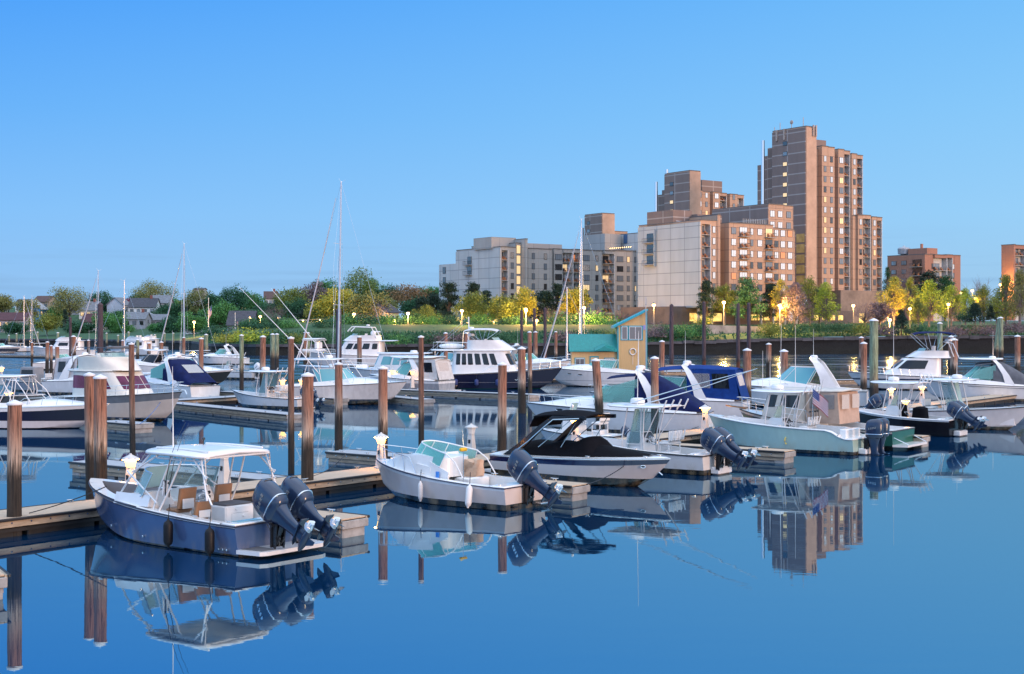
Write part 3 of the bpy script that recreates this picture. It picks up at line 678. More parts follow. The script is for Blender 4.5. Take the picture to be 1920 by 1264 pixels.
def patch(root, name, f, u0, u1, v0, v1, mat, off=.012, nu=None, nv=2, round_=0.0, shear=0.0):
    """a window or panel lying just proud of a shell"""
    nu = nu or max(2, int(abs(u1 - u0) * 60)); m = MB()
    def g(a, b, o):
        vv = v0 + (v1 - v0) * b; k = abs(2 * a - 1); uu = u0 + (u1 - u0) * a + shear * (b - .5)
        if round_: mid = (v0 + v1) / 2; vv = mid + (vv - mid) * (1 - round_ * k ** 4)
        return f(uu, vv, o)
    m.grid(lambda a, b: g(a, b, off), nu, nv)
    e = [(a / nu, 0) for a in range(nu + 1)] + [(1, b / nv) for b in range(1, nv + 1)] + [(a / nu, 1) for a in range(nu - 1, -1, -1)] + [(0, b / nv) for b in range(nv - 1, 0, -1)]
    m.loft([[g(a, b, -.02) for a, b in e], [g(a, b, off) for a, b in e]], cap=False)
    return obj(name, m, mat, root, 40)
def slab_top(root, name, x0, x1, wid, z, th, mat, ex=.5, nose=.1, camber=.06, drop=0.0, under=None):
    """hardtop, T-top or bimini: a thin crowned board"""
    f = shell(x0, x1, wid, 0, 1, ex=ex, nose=nose, tumble=0); nu = 40; m = MB()
    def ring(k, zz):
        out = []
        for i in range(nu):
            p = f(i / nu, 0); c = Vector(((x0 + x1) / 2, 0, 0)); q = c + (p - c) * k; q.z = 0
            out.append(Vector((q.x, q.y, z + zz + camber * (1 - (q.y / (wid / 2)) ** 2) - drop * ((q.x - (x0 + x1) / 2) / ((x1 - x0) / 2)) ** 2 * 1)))
        return out
    rs = [ring(.02, 0), ring(.6, 0), ring(.97, 0), ring(1, th * .35), ring(1, th * .7), ring(.97, th), ring(.6, th), ring(.02, th)]
    m.loft(rs, cap=True); return obj(name, m, mat, root, 40)
# ---------------------------------------------------------------- outboard motors
_ob = {}
def outboard(root, x, y, z, tilt=0.0, mat_=MOTOR, k=1.0):
    """upright frame: pivot at the origin, x forward, motor hangs aft; tilt lifts the leg aft and up"""
    key = (round(tilt, 2), mat_.name)
    e = link(bpy.data.objects.new('outboard_motor', None), root); e.location = (x, y, z); e.scale = (k, k, k)
    if key in _ob:
        for me, nm in _ob[key]: link(bpy.data.objects.new(nm, me), e)
        return e
    T = Matrix.Rotation(-tilt, 3, 'Y'); lst = []; M = lambda p: T @ Vector(p)      # noqa
    T = Matrix.Rotation(tilt, 3, 'Y')
    def sec(cx, lx, ly, z, ex=.62, n=24, sl=0.0):
        out = []
        for i in range(n):
            a = 2 * math.pi * i / n; c, s_ = math.cos(a), math.sin(a)
            xx = math.copysign(abs(c) ** ex, c) * lx
            out.append(Vector((cx + xx, math.copysign(abs(s_) ** ex, s_) * ly * (1 - .12 * (c < 0) * abs(c)), z + sl * xx)))
        return out
    def add(nm, m, mt, sm=45):
        m.v = [tuple(M(p)) for p in m.v]; o = obj(nm, m, mt, e, sm); lst.append((o.data, nm)); return o
    m = MB(); m.loft([sec(-.30, .25, .17, .14), sec(-.31, .33, .215, .20), sec(-.32, .36, .235, .34), sec(-.33, .365, .238, .52), sec(-.335, .355, .232, .68, sl=-.04), sec(-.34, .325, .212, .80, sl=-.08), sec(-.34, .27, .175, .88, sl=-.12), sec(-.34, .17, .11, .925, sl=-.14)])
    add('cowling', m, mat_)
    m = MB(); m.loft([sec(-.325, .368, .240, .30), sec(-.325, .372, .243, .312), sec(-.325, .372, .243, .318), sec(-.325, .368, .240, .33)]); add('trim_line', m, STEEL if mat_ is MOTOR else BLACK)
    m = MB()
    for s_ in (1, -1):
        for q in range(4): m.loft([[(-.20 - .09 * q + a, s_ * .226, .50 + b + .015 * q) for a, b in ((0, 0), (.05, .0), (.035, .075), (-.015, .075))], [(-.20 - .09 * q + a, s_ * .243, .50 + b + .015 * q) for a, b in ((0, 0), (.05, .0), (.035, .075), (-.015, .075))]])
    add('decal', m, STEEL if mat_ is MOTOR else MOTOR, 0)
    m = MB(); m.bbox((-.60, 0, .80), (.16, .22, .06), .02, 0); add('air_intake', m, BLACK)
    m = MB(); m.loft([sec(-.30, .25, .17, .15), sec(-.30, .21, .13, .02), sec(-.31, .165, .095, -.18), sec(-.33, .15, .075, -.42), sec(-.36, .19, .07, -.50)]); add('midsection', m, mat_)
    m = MB(); m.loft([[(a, b, -.50) for a, b in ((.0, 0), (-.12, .07), (-.5, .115), (-.68, .10), (-.68, -.10), (-.5, -.115), (-.12, -.07))], [(a, b, -.525) for a, b in ((.0, 0), (-.12, .07), (-.5, .115), (-.70, .10), (-.70, -.10), (-.5, -.115), (-.12, -.07))]]); add('cavitation_plate', m, mat_, 20)
    m = MB(); m.loft([sec(-.33, .17, .05, -.52, .9), sec(-.33, .16, .04, -.66, .9), sec(-.33, .15, .03, -.70, .9)])
    m.lathe((-.34, 0, -.74), [(.01, .34), (.05, .27), (.085, .12), (.09, -.05), (.075, -.20), (.06, -.24)], 14, Matrix.Rotation(R(90), 3, 'Y'))
    m.loft([[(-.22, .015, -.82), (-.42, .015, -.82), (-.42, -.015, -.82), (-.22, -.015, -.82)], [(-.37, .006, -1.0), (-.46, .006, -1.0), (-.46, -.006, -1.0), (-.37, -.006, -1.0)]]); add('gearcase', m, mat_)
    m = MB(); m.lathe((-.58, 0, -.74), [(.055, 0), (.06, -.03), (.055, -.14), (.045, -.16)], 12, Matrix.Rotation(R(90), 3, 'Y'))
    for b in range(3):
        Rb = Matrix.Rotation(b * 2 * math.pi / 3 + .4, 3, 'X')
        def bl(u, v, Rb=Rb):
            r = .05 + .15 * u; w = .17 * math.sin(math.pi * min(1, .25 + u * .75)) + .02; return Rb @ Vector(((v - .5) * w * .7, (v - .5) * w, r)) + Vector((-.66, 0, -.74))
        m.slab(bl, 5, 4, (.006, 0, 0))
    add('propeller', m, STEEL)
    m = MB()
    for s_ in (1, -1):
        m.loft([[(.05, s_ * .10, .10), (-.10, s_ * .10, .12), (-.10, s_ * .14, .12), (.05, s_ * .14, .10)], [(.05, s_ * .10, -.34), (-.05, s_ * .10, -.40), (-.05, s_ * .14, -.40), (.05, s_ * .14, -.34)]])
        m.tube([(-.02, s_ * .06, -.30), (-.12, s_ * .06, -.18)], .03, 8)
    m.box((.04, 0, -.12), (.04, .34, .5)); m.tube([(-.02, 0, -.36), (-.05, 0, .05)], .035, 8); m.tube([(0, -.2, .08), (0, .2, .08)], .03, 8)
    for i in range(6): m.tube([(.1 + .02 * i, -.12 + .05 * i, .1), (-.06, -.10 + .04 * i, -.02 - .05 * i), (-.14, -.06 + .025 * i, .12)], .012, 5)
    o = obj('bracket', m, BLACK, e, 40); lst.append((o.data, 'bracket'))
    _ob[key] = lst
    return e
# ---------------------------------------------------------------- small fittings
def fender(root, p, mat_=RUBBER, Ln=.62, r=.12, lean=(0, 0)):
    e = MB(); x, y, z = p
    e.lathe(p, [(.02, .05), (.04, 0), (r * .8, -.04), (r, -.12), (r, -Ln + .12), (r * .8, -Ln + .04), (.04, -Ln), (.03, -Ln - .05)], 14, Matrix.Rotation(lean[0], 3, 'X') @ Matrix.Rotation(lean[1], 3, 'Y'))
    o = obj('fender', e, mat_, root, 50)
    m = MB(); m.tube([(x, y, z + .03), (x, y * .97, z + .42)], .012, 5); obj('lanyard', m, RUBBER, o)
    return o
def wheel(root, p, r=.19, tilt=.9, mat_=STEEL):
    m = MB(); T = Matrix.Rotation(-tilt, 3, 'Y')
    m.tube([Vector(p) + T @ Vector((r * math.cos(a), r * math.sin(a), 0)) for a in [k * math.pi / 10 for k in range(21)]], .017, 6)
    for k in range(3):
        a = k * 2.094; m.tube([Vector(p), Vector(p) + T @ Vector((r * math.cos(a), r * math.sin(a), -.03))], .011, 5)
    m.ball(Vector(p), .035, 8); return obj('steering_wheel', m, mat_, root)
def radome(root, p, r=.31, mat_=WHITE):
    m = MB(); m.lathe(p, [(r * .75, 0), (r * .95, .03), (r, .1), (r * .93, .19), (r * .7, .235), (.02, .25)], 20); return obj('radome', m, mat_, root)
def antenna(root, p, h, lean=(0, 0), r=.012, mat_=PIPE, name='antenna'):
    m = MB(); x, y, z = p; m.tube([(x, y, z), (x + lean[0] * .4, y + lean[1] * .4, z + h * .45), (x + lean[0], y + lean[1], z + h)], [r * 1.6, r, r * .5], 6); return obj(name, m, mat_, root)
def rod(root, p, h=1.9, lean=(-.5, .1)):
    m = MB(); x, y, z = p; q = [(x + lean[0] * t * t, y + lean[1] * t, z + h * t) for t in (0, .2, .5, .8, 1)]
    m.tube(q, [.018, .014, .009, .006, .004], 5); m.ball((x + .05, y, z + .38), .05, 8, (1, .6, 1)); return obj('fishing_rod', m, BLACK, root)
def rod_holders(root, x, z, ys, lean=-.35, ln=.42):
    m = MB()
    for y in ys: m.tube([(x, y, z), (x + lean * .6, y, z + ln)], .032, 8)
    m.tube([(x + lean * .2, min(ys), z + ln * .3), (x + lean * .2, max(ys), z + ln * .3)], .016, 6)
    return obj('rod_holder', m, PIPE, root)
def seat(root, p, w=.5, d=.45, h=.55, back=.5, mat_=WVINYL, col=TANV, rz=0):
    e = link(bpy.data.objects.new('helm_seat', None), root); e.location = p; e.rotation_euler = (0, 0, rz)
    m = MB(); m.bbox((0, 0, h * .45), (d * .8, w * .9, h * .9), .03); obj('seat_box', m, WHITE, e)
    m = MB(); m.bbox((.02, 0, h), (d, w, .13), .05); obj('cushion', m, col, e)
    m = MB(); f = shell(-.5, .5, 1, 0, 1); 
    m.loft([[(-d / 2 + a - .10 * v, b * w, h + .06 + v * back) for a, b in ((-.06, -.46), (-.06, .46), (-.03, .5), (.03, .5), (.06, .46), (.06, -.46), (.03, -.5), (-.03, -.5))] for v in (0, .1, .9, 1)]); obj('backrest', m, col, e)
    m = MB(); m.bbox((-d / 2 - .115, 0, h + back * .35), (.03, w * .7, back * .5), .012); obj('back_panel', m, mat_, e)
    return e
def cleat(root, p):
    m = MB(); x, y, z = p; m.tube([(x - .11, y, z + .05), (x, y, z + .045), (x + .11, y, z + .05)], [.008, .014, .008], 6); m.cyl((x - .03, y, z), .012, .05, 6); m.cyl((x + .03, y, z), .012, .05, 6); return obj('cleat', m, STEEL, root)
def vent_row(root, p, n=3, d=.12, mat_=BLACK):
    m = MB()
    for i in range(n): m.lathe((p[0] + i * d, p[1], p[2]), [(.025, -.006), (.025, .006)], 8, Matrix.Rotation(R(90), 3, 'X'))
    return obj('scupper', m, mat_, root)
def porthole(root, p, w=.16, h=.09, sd=1, rz=0.0, frame=None):
    m = MB(); m.ball((0, 0, 0), 1, 14, (w, .02, h)); o = obj('porthole', m, WINT, root, 60); o.location = p; o.rotation_euler = (0, 0, rz)
    if frame:
        m = MB(); m.tube([(w * math.cos(a), 0, h * math.sin(a)) for a in [k * math.pi / 8 for k in range(17)]], .018, 6); obj('porthole_frame', m, frame, o)
    return o
def boat_root(label, cat='motor boat', group='boats moored in the marina', name='motor_boat', stern=None, heading=0.0):
    return thing(name, label, cat, (stern[0], stern[1], 0), R(heading), group)
def from_corner(corner, bow, side, hb, half):
    """stern centre, heading and length from one transom corner on the water and the bow tip over the water"""
    c, b = Vector(corner), Vector(bow); c.z = b.z = 0; v = b - c; L = math.sqrt(max(1, v.length ** 2 - half ** 2)); a = math.atan2(v.y, v.x) - (math.asin(half / v.length) if side == 'port' else -math.asin(half / v.length)) * -1
    # port corner: the bow tip lies to starboard (clockwise) of the port gunwale line, so the keel line is rotated back
    d = Vector((math.cos(a), math.sin(a), 0)); n = Vector((-d.y, d.x, 0)) * (1 if side == 'port' else -1)
    return c - n * half, math.degrees(a), L
# ================================================================ the boats
def place(c, side, half, heading, bowpx):
    c = G(*c); d = Vector((math.cos(R(heading)), math.sin(R(heading)), 0)); n = Vector((-d.y, d.x, 0)) * (1 if side == 'port' else -1)
    S = c - n * half; k = (bowpx - 960) / F; return S, heading, (k * S.y - S.x) / (d.x - k * d.y)
def place_bow(px, py, hb, heading, L):
    b = G(px, py, hb); d = Vector((math.cos(R(heading)), math.sin(R(heading)), 0)); S = b - d * L; S.z = 0; return S, heading, L
def us(fx, ex=.45, sd=1):
    u = math.asin(min(1, abs(fx)) ** (1 / ex)) / (2 * math.pi) * (1 if fx >= 0 else -1); return u if sd > 0 else .5 - u
def uf(fy, ex=.45):
    u = math.acos(min(1, abs(fy)) ** (1 / ex)) / (2 * math.pi); return u if fy >= 0 else .5 - u
HW = zmat('hull_white', [(-1, '0a0a0c'), (.19, (.72, .72, .71))], .22)
def console(root, x0, x1, w, z0, z1, rake=.25, glass_=True, dash=True):
    m = MB(); h = z1 - z0
    m.loft([[(x0, w * .5, z0), (x0, -w * .5, z0), (x1, -w * .42, z0), (x1 + .02, 0, z0), (x1, w * .42, z0)], [(x0 + .05, w * .48, z0 + h * .8), (x0 + .05, -w * .48, z0 + h * .8), (x1 - rake * .7, -w * .40, z0 + h * .92), (x1 - rake * .66, 0, z0 + h * .93), (x1 - rake * .7, w * .40, z0 + h * .92)],
            [(x0 + .22, w * .45, z1), (x0 + .22, -w * .45, z1), (x1 - rake, -w * .36, z1), (x1 - rake, 0, z1), (x1 - rake, w * .36, z1)]])
    o = obj('console', m, WHITE, root, 30)
    if dash:
        m = MB(); m.loft([[(x0 + .04, a * w * .38, z0 + h * .82) for a in (-1, 1)] + [(x0 + .19, a * w * .36, z1 - .03) for a in (1, -1)], [(x0 + .02, a * w * .38, z0 + h * .83) for a in (-1, 1)] + [(x0 + .17, a * w * .36, z1 - .02) for a in (1, -1)]]); obj('dash', m, BLACK, root, 20)
        m = MB()
        for a in (-.2, 0, .2): m.lathe((x0 + .02, a * w, z0 + h * .70), [(.06, 0), (.06, .015)], 12, Matrix.Rotation(R(-90), 3, 'Y'))
        obj('gauge', m, BLACK, root)
        wheel(root, (x0 - .10, 0, z0 + h * .72), .2, 1.0)
    if glass_:
        m = MB(); a = x1 - rake - .05
        m.slab(lambda u, v: (a - .22 * v - .12 * (2 * u - 1) ** 2, w * .42 * (1 - 2 * u) * (1 - .1 * v), z1 + .55 * v), 8, 2, (.01, 0, 0)); obj('windscreen', m, CLEARG, root, 30)
    return o
def leaning_post(root, x, z, w=1.1, rods=4, h=.85, cover=None):
    e = link(bpy.data.objects.new('leaning_post', None), root); e.location = (x, 0, z)
    m = MB(); m.bbox((0, 0, h * .3), (.5, w * .8, h * .6), .03); obj('seat_box', m, WHITE, e)
    m = MB()
    for s in (1, -1):
        for dx in (-.2, .2): m.tube([(dx * 1.2, s * w * .42, 0), (dx, s * w * .42, h)], .022, 6)
        m.tube([(-.22, s * w * .42, h * .5), (.22, s * w * .42, h * .5)], .018, 6)
    for dx in (-.2, .2): m.tube([(dx, -w * .42, h), (dx, w * .42, h)], .02, 6)
    obj('post_frame', m, PIPE, e)
    m = MB(); m.bbox((0, 0, h), (.5, w, .14), .05); obj('cushion', m, WVINYL, e)
    m = MB(); m.bbox((-.26, 0, h + .3), (.10, w, .42), .04); obj('backrest', m, WVINYL, e)
    if rods: rod_holders(e, -.34, h + .12, [w * (i / (rods - 1) - .5) * .9 for i in range(rods)], -.18, .40)
    return e
def ttop(root, x0, x1, w, z, zl, xl0, xl1, wl, rad=True, ants=(), rods=4, glassy=False, th=.07):
    slab_top(root, 'hardtop', x0, x1, w, z, th, WHITE, .5, .12, .07)
    m = MB()
    for s in (1, -1):
        y0, y1 = s * wl / 2, s * w * .36
        A, B_ = (xl0, y0, zl), (xl0 + .05, y1, z + .03); C, D = (xl1, y0, zl), (xl1 - .55, y1, z + .03)
        for q in (0, .12): m.tube([(A[0] + q, A[1], A[2]), (A[0] + q - .05, (A[1] + B_[1]) / 2, (A[2] + B_[2]) / 2 + .1), (B_[0] + q - .25, B_[1], B_[2])], .026, 7)
        m.tube([C, ((C[0] + D[0]) / 2 + .08, (C[1] + D[1]) / 2, (C[2] + D[2]) / 2), D], .03, 7)
        m.tube([(x0 + .2, y1, z + .02), (x1 - .3, y1, z + .02)], .024, 6)
        m.tube([(xl0 + .1, y0, zl + .75), (xl1 - .2, y0, zl + .75)], .02, 6)
        for t in (.25, .5, .75): m.tube([(x0 + .2 + (x1 - x0 - .5) * t, -y1 * s, z + .01), (x0 + .2 + (x1 - x0 - .5) * t, y1 * s, z + .01)], .016, 5)
        m.tube([(xl0 + .1, y0, zl + .75), (x0 + .25, y1, z + .02)], .02, 6)
    obj('top_frame', m, PIPE, root)
    if glassy:
        m = MB(); m.slab(lambda u, v: (xl1 + .02 - .5 * v - .25 * (2 * u - 1) ** 2, (wl / 2) * (1 - 2 * u), zl + (z - zl) * (.02 + .94 * v)), 10, 4, (.012, 0, 0)); obj('wheelhouse_glass', m, CLEARG, root, 30)
        for s in (1, -1):
            m = MB(); m.slab(lambda u, v: (xl1 - .3 - .5 * v - .6 * u, s * (wl / 2 + .0), zl + (z - zl) * (.35 + .6 * v)), 2, 2, (0, .012, 0)); obj('side_glass', m, CLEARG, root, 0)
    if rad: radome(root, ((x0 + x1) / 2 + .3, 0, z + th + .06))
    for (x, y, h, lx) in ants: antenna(root, (x, y, z + th), h, (lx, 0))
    if rods: rod_holders(root, x0 + .05, z - .05, [w * .38 * (2 * i / (rods - 1) - 1) for i in range(rods)], -.35, .4)
def center_console(label, st, hd, L, B, hs, hb, hm, motors=2, tilt=0.9, my=.36, mk=1.0, top=True, step=None, top_z=2.45, rail=RUBBER, bands=None, glassy=False, covers=False, mmat=MOTOR, ants=((.2, .5, 2.2, -.1),), simple=False, post=4):
    r = boat_root(label, stern=st, heading=hd); hl = Hull(L, B, hs, hb, step=step)
    hl.build(r, hm if isinstance(hm, list) else [hm], bands, rail, nt=22 if simple else 30)
    sole = .28; hl.cockpit(r, .75, L * .90, .20, sole); hl.deck(r, L * .895, L, .03, WHITE, .02)
    cx = L * .46
    console(r, cx, cx + 1.05, .95, sole, sole + 1.25, glass_=not glassy)
    if top: ttop(r, cx - 1.15, cx + 1.75, B * .88, top_z, sole, cx - .02, cx + 1.12, .98, True, [(cx + a, b, h, l) for a, b, h, l in ants], 4, glassy)
    if covers:
        m = MB(); f = shell(cx - 1.35, cx - .45, 1.15, sole, sole + 1.15, .15, .1, .12, .6); put_shell(r, 'seat_cover', f, BLACKC, 28, 4, camber=.1)
        m = MB(); f = shell(cx - .15, cx + .28, .95, sole + .5, sole + 1.3, .02, .1, .1, .6); put_shell(r, 'console_cover', f, BLACKC, 28, 4)
    else: leaning_post(r, cx - .95, sole, 1.05, post)
    m = MB(); m.bbox((.62, 0, (sole + hs) / 2 + .02), (.34, B * .62, hs - sole + .06), .03); obj('transom_box', m, WHITE, r)
    for i in range(motors):
        y = (i - (motors - 1) / 2) * 2 * my; outboard(r, -.34, y, hs - .12 - (step[2] if step else 0), tilt, mmat, mk)
    m = MB(); m.bbox((-.2, 0, .16), (.42, B * .42, .3), .05); obj('motor_bracket', m, WHITE, r)
    if not simple:
        for x in (.4, L * .45, L * .86):
            for s in (1, -1): cleat(r, (x, s * (hl.b(x) - .1), hl.z(x) + .02))
        vent_row(r, (.15, B / 2 * .905, .16), 4, .14)
    return r, hl
# ---------------------------------------------------------------- 1: blue dual console with hardtop
def dual_console():
    st, hd, L = place((440, 1047), 'port', 1.3, 142, 171)
    r = boat_root('blue hulled dual console boat with white hardtop, tan seats and two dark tilted outboards', stern=st, heading=hd)
    B, hs, hb = 2.78, .80, 1.36
    h = Hull(L, B, hs, hb, tr=.94, full=.36, p=2.6, rk=.12, rc=.035, flare=1.1, cp=1.6)
    h.build(r, [zmat('hull_slate_blue', [(-1, '08080a'), (.05, (.075, .13, .265))], .16, .6), mat('sheer_line_navy', (.012, .018, .06), .3), WHITE], [(.90, 1), (.93, 2)], mat('rail_dark', (.02, .022, .05), .4), .022, nt=36, nu=10)
    sole = .30
    h.cockpit(r, .55, L * .50, .27, sole, cap_up=.03)
    # bow well and its grey lining
    x0, x1 = L * .60, L * .93
    h.deck(r, L * .50, L * .60, .0, WHITE, .03, 'side_deck')
    n = 20; xs = [x0 + (x1 - x0) * i / n for i in range(n + 1)]
    inn = lambda x: max(.0, (h.b(x) - .30) * (1 - ((x - x0) / (x1 - x0)) ** 4) ** .5)
    m = MB()
    for s in (1, -1):
        for a, b in zip(xs, xs[1:]): m.add([(a, s * h.b(a), h.z(a) + .03), (b, s * h.b(b), h.z(b) + .03), (b, s * inn(b), h.z(b) + .05), (a, s * inn(a), h.z(a) + .05)], [(0, 1, 2, 3)])
    obj('bow_deck', m, WHITE, r, 40); h.deck(r, x1, L, .01, WHITE, .035, 'bow_cap')
    m = MB()
    for s in (1, -1):
        for a, b in zip(xs, xs[1:]): m.add([(a, s * inn(a), h.z(a) + .05), (b, s * inn(b), h.z(b) + .05), (b, s * inn(b) * .85, .62), (a, s * inn(a) * .85, .62)], [(0, 1, 2, 3)])
    obj('bow_liner', m, mat('bow_lining', (.20, .19, .20), .8), r, 40)
    m = MB(); m.grid(lambda u, v: (x0 + (x1 - x0) * u, inn(x0 + (x1 - x0) * u) * .86 * (1 - 2 * v), .63), n, 2); obj('bow_sole', m, mat('bow_cushion', (.30, .26, .24), .7), r, 0)
    for s in (1, -1):
        m = MB(); m.bbox((x0 + .62, s * .62, .80), (1.0, .38, .36), .08); obj('bow_seat', m, WVINYL, r)
    # the two consoles
    cx = L * .46
    for s, nm in ((1, 'port'), (-1, 'star')):
        m = MB(); y0, y1 = s * .30, s * (B / 2 - .26)
        m.loft([[(cx, y0, sole), (cx, y1, sole), (cx + 1.05, y1, sole), (cx + 1.05, y0, sole)], [(cx + .02, y0, 1.0), (cx + .02, y1, 1.0), (cx + 1.05, y1, 1.12), (cx + 1.05, y0, 1.12)], [(cx + .28, y0, 1.36), (cx + .28, y1, 1.36), (cx + .9, y1, 1.30), (cx + .9, y0, 1.30)]]); obj('console', m, WHITE, r, 25)
    m = MB(); m.loft([[(cx + .05 + q, -.42 - .46 * a, 1.04 + .28 * b) for a, b in ((0, 0), (1, 0), (1, 1), (0, 1))] for q in (.0, -.02)]); 
    m.v = [(x + (z - 1.04) * .8, y, z) for x, y, z in m.v]; obj('chart_display', m, glass('screen_off', (.18, .22, .28), .1), r, 0)
    m = MB()
    for k in range(2): m.lathe((cx + .03, -.90, 1.08 + .12 * k), [(.05, 0), (.05, .02)], 12, Matrix.Rotation(R(-90), 3, 'Y'))
    obj('gauge', m, BLACK, r); m = MB(); m.bbox((cx - .02, -.5, .92), (.14, .3, .1), .02); obj('throttle', m, BLACK, r); wheel(r, (cx - .12, -.62, 1.0), .2, 1.1)
    # wrap windscreen in three clear panels
    wx, wz = cx + .45, 1.28
    def ws(u, v):
        y = (1 - 2 * u); k = abs(y) ** 2.5; return Vector((wx + .95 - 1.15 * k - .38 * v, (B / 2 - .16) * math.copysign(abs(y) ** .8, y) * (1 - .06 * v), wz - .12 + (h.z(wx) - hs) * .5 + .64 * v + .06 * (1 - k)))
    for a, b in ((0, .30), (.31, .69), (.70, 1)):
        m = MB(); m.slab(lambda u, v: ws(a + (b - a) * u, v), 12, 3, (.012, 0, 0)); obj('windscreen', m, CLEARG, r, 30)
    m = MB()
    m.tube([ws(i / 24, 1) for i in range(25)], .018, 6); m.tube([ws(i / 24, 0) for i in range(25)], .018, 6)
    for a in (0, .305, .695, 1): m.tube([ws(a, 0), ws(a, 1)], .016, 6)
    obj('windscreen_frame', m, STEEL, r)
    for s in (1, -1):
        m = MB(); m.loft([[(wx + .95 - 1.5 * t, s * (B / 2 - .10), h.z(wx) + .02), (wx + .95 - 1.5 * t, s * (B / 2 - .2), wz - .06 + (h.z(wx) - hs) * .5), (wx + .95 - 1.5 * t, s * (B / 2 - .28), h.z(wx) + .02)] for t in (0, .4, 1)]); obj('windscreen_base', m, WHITE, r, 30)
    # hardtop
    tz, t0, t1, tw = 2.42, 1.30, 4.05, 2.55
    slab_top(r, 'hardtop', t0, t1, tw, tz, .10, WHITE, .28, .10, .10, .05)
    m = MB()
    for s in (1, -1): m.tube([(t0 + .15 + (t1 - t0 - .5) * i / 8, s * tw * .36 * (1 - .08 * i / 8), tz + .155 + .02 * math.sin(math.pi * i / 8)) for i in range(9)], .03, 6)
    obj('roof_rib', m, WHITE, r)
    m = MB(); P_ = lambda *p: m.tube(p, .026, 8)
    for s in (1, -1):
        gy = s * (B / 2 - .16)
        P_((3.1, gy, h.z(3.1) + .03), (2.75, gy * .97, 1.5), (2.3, s * tw * .42, tz + .02)); P_((3.35, gy, h.z(3.3) + .03), (3.15, gy * .97, 1.5), (2.75, s * tw * .42, tz + .02))
        P_((wx + 1.05, gy * .88, h.z(wx + 1) + .03), (wx + .45, gy * .92, 1.7), (t1 - .35, s * tw * .40, tz + .02)); P_((wx + .2, gy, 1.9), (t1 - .75, s * tw * .41, tz + .02))
        P_((3.2, gy, h.z(3.2) + .2), (wx + .55, gy * .9, 1.88), (wx + .6, gy * .88, 1.9))
        P_((1.0, gy, h.z(1) + .03), (.98, gy * .99, 1.25), (1.28, gy * .93, 1.55), (1.38, s * tw * .43, tz + .02))
        P_((1.15, gy, 1.35), (1.55, s * tw * .43, tz + .02)); P_((1.25, gy * .95, 1.9), (1.9, s * tw * .43, tz))
        P_((t0 + .1, s * tw * .43, tz + .0), (t1 - .3, s * tw * .41, tz + .0))
        for k in range(4): P_((t0 + .3 + .6 * k, s * tw * .43, tz - .09), (t0 + .3 + .6 * k, s * tw * .43, tz))
        P_((t0 + .2, s * tw * .43, tz - .09), (t1 - .7, s * tw * .43, tz - .09))
        for zz in (1.55, 1.75, 1.95): m.tube([(1.2, gy * .95, zz), (1.42, gy * .93, zz + .04)], .016, 6)
    P_((t0 + .08, -tw * .43, tz), (t0 + .08, tw * .43, tz))
    obj('top_frame', m, PIPE, r)
    rod_holders(r, 3.0, 1.35, [B / 2 - .2, B / 2 - .32], -.1, .4)
    rod(r, (2.9, B / 2 - .2, 1.35), 2.0, (-.9, .05)); rod(r, (2.9, B / 2 - .32, 1.3), 2.0, (-.75, -.05))
    antenna(r, (t1 - .6, .5, tz + .15), 2.2, (-.1, .1)); m = MB(); m.cyl((t1 - .9, -.3, tz + .12), .015, .18, 6); m.ball((t1 - .9, -.3, tz + .34), .05, 8); obj('anchor_light', m, BLACK, r)
    # seats, cooler box
    seat(r, (cx - .62, -.60, sole), .55, .5, .62, .55); seat(r, (cx - .60, .62, sole), .55, .5, .62, .55)
    seat(r, (cx - 1.35, .66, sole), .55, .45, .45, .42)
    e = link(bpy.data.objects.new('tackle_center', None), r); e.location = (cx - 1.35, -.5, sole)
    m = MB(); m.bbox((0, 0, .36), (.8, 1.0, .72), .04); obj('locker', m, WHITE, e); m = MB(); m.bbox((0, 0, .745), (.72, .9, .045), .015); obj('lid', m, GREYMAT, e)
    m = MB(); m.bbox((-.405, 0, .40), (.02, .6, .24), .008); m.ball((-.42, -.1, .42), .03, 8); m.ball((-.42, .15, .62), .025, 8); obj('drawer', m, WHITE, e)
    # transom, swim platform, motors
    m = MB(); m.bbox((.28, 0, hs + .0), (.56, B * .92, .1), .03); obj('aft_deck', m, WHITE, r)
    m = MB(); m.bbox((.33, .62, hs + .056), (.28, .75, .012), .004); obj('livewell_lid', m, glass('teal_lid', (.12, .30, .34), .3), r)
    m = MB(); m.loft([[(0, B * .45, z), (-.75, B * .41, z), (-.85, B * .34, z), (-.85, -B * .34, z), (-.75, -B * .41, z), (0, -B * .45, z)] for z in (.10, .20)]); obj('swim_platform', m, WHITE, r, 20)
    m = MB(); m.loft([[(-.03, B * .40, z), (-.70, B * .36, z), (-.70, .55, z), (-.03, .55, z)] for z in (.203, .212)]); obj('platform_mat', m, GREYMAT, r, 0)
    for y in (.44, -.44): outboard(r, -.66, y, .70, .98, MOTOR, 1.22)
    for x in (.75, 2.35): fender(r, (x, h.b(x) + .14, h.z(x) - .10), mat('fender_black', (.008, .008, .010), .5, var=.1, spec=.25), .66, .125)
    for x in (.35, 1.6, L * .52, L * .8): cleat(r, (x, h.b(x) - .12, h.z(x) + .04))
    m = MB()
    for x, z in ((.35, .17), (.5, .17), (.65, .17), (2.6, .62), (3.2, .70), (3.7, .22), (5.6, .3)):
        m.lathe((x, h.row(x / L, .4)[1] + .0, z), [(.03, -.03), (.03, .03), (.015, .04)], 8, Matrix.Rotation(R(-90), 3, 'X'))
    obj('through_hull', m, STEEL, r)
    m = MB(); m.tube([(L * .9, .2, h.z(L * .9) + .06), (L * .7, .9, h.z(L * .7) + .5 - .42)], .012, 5)
    return r, h
dual_console()
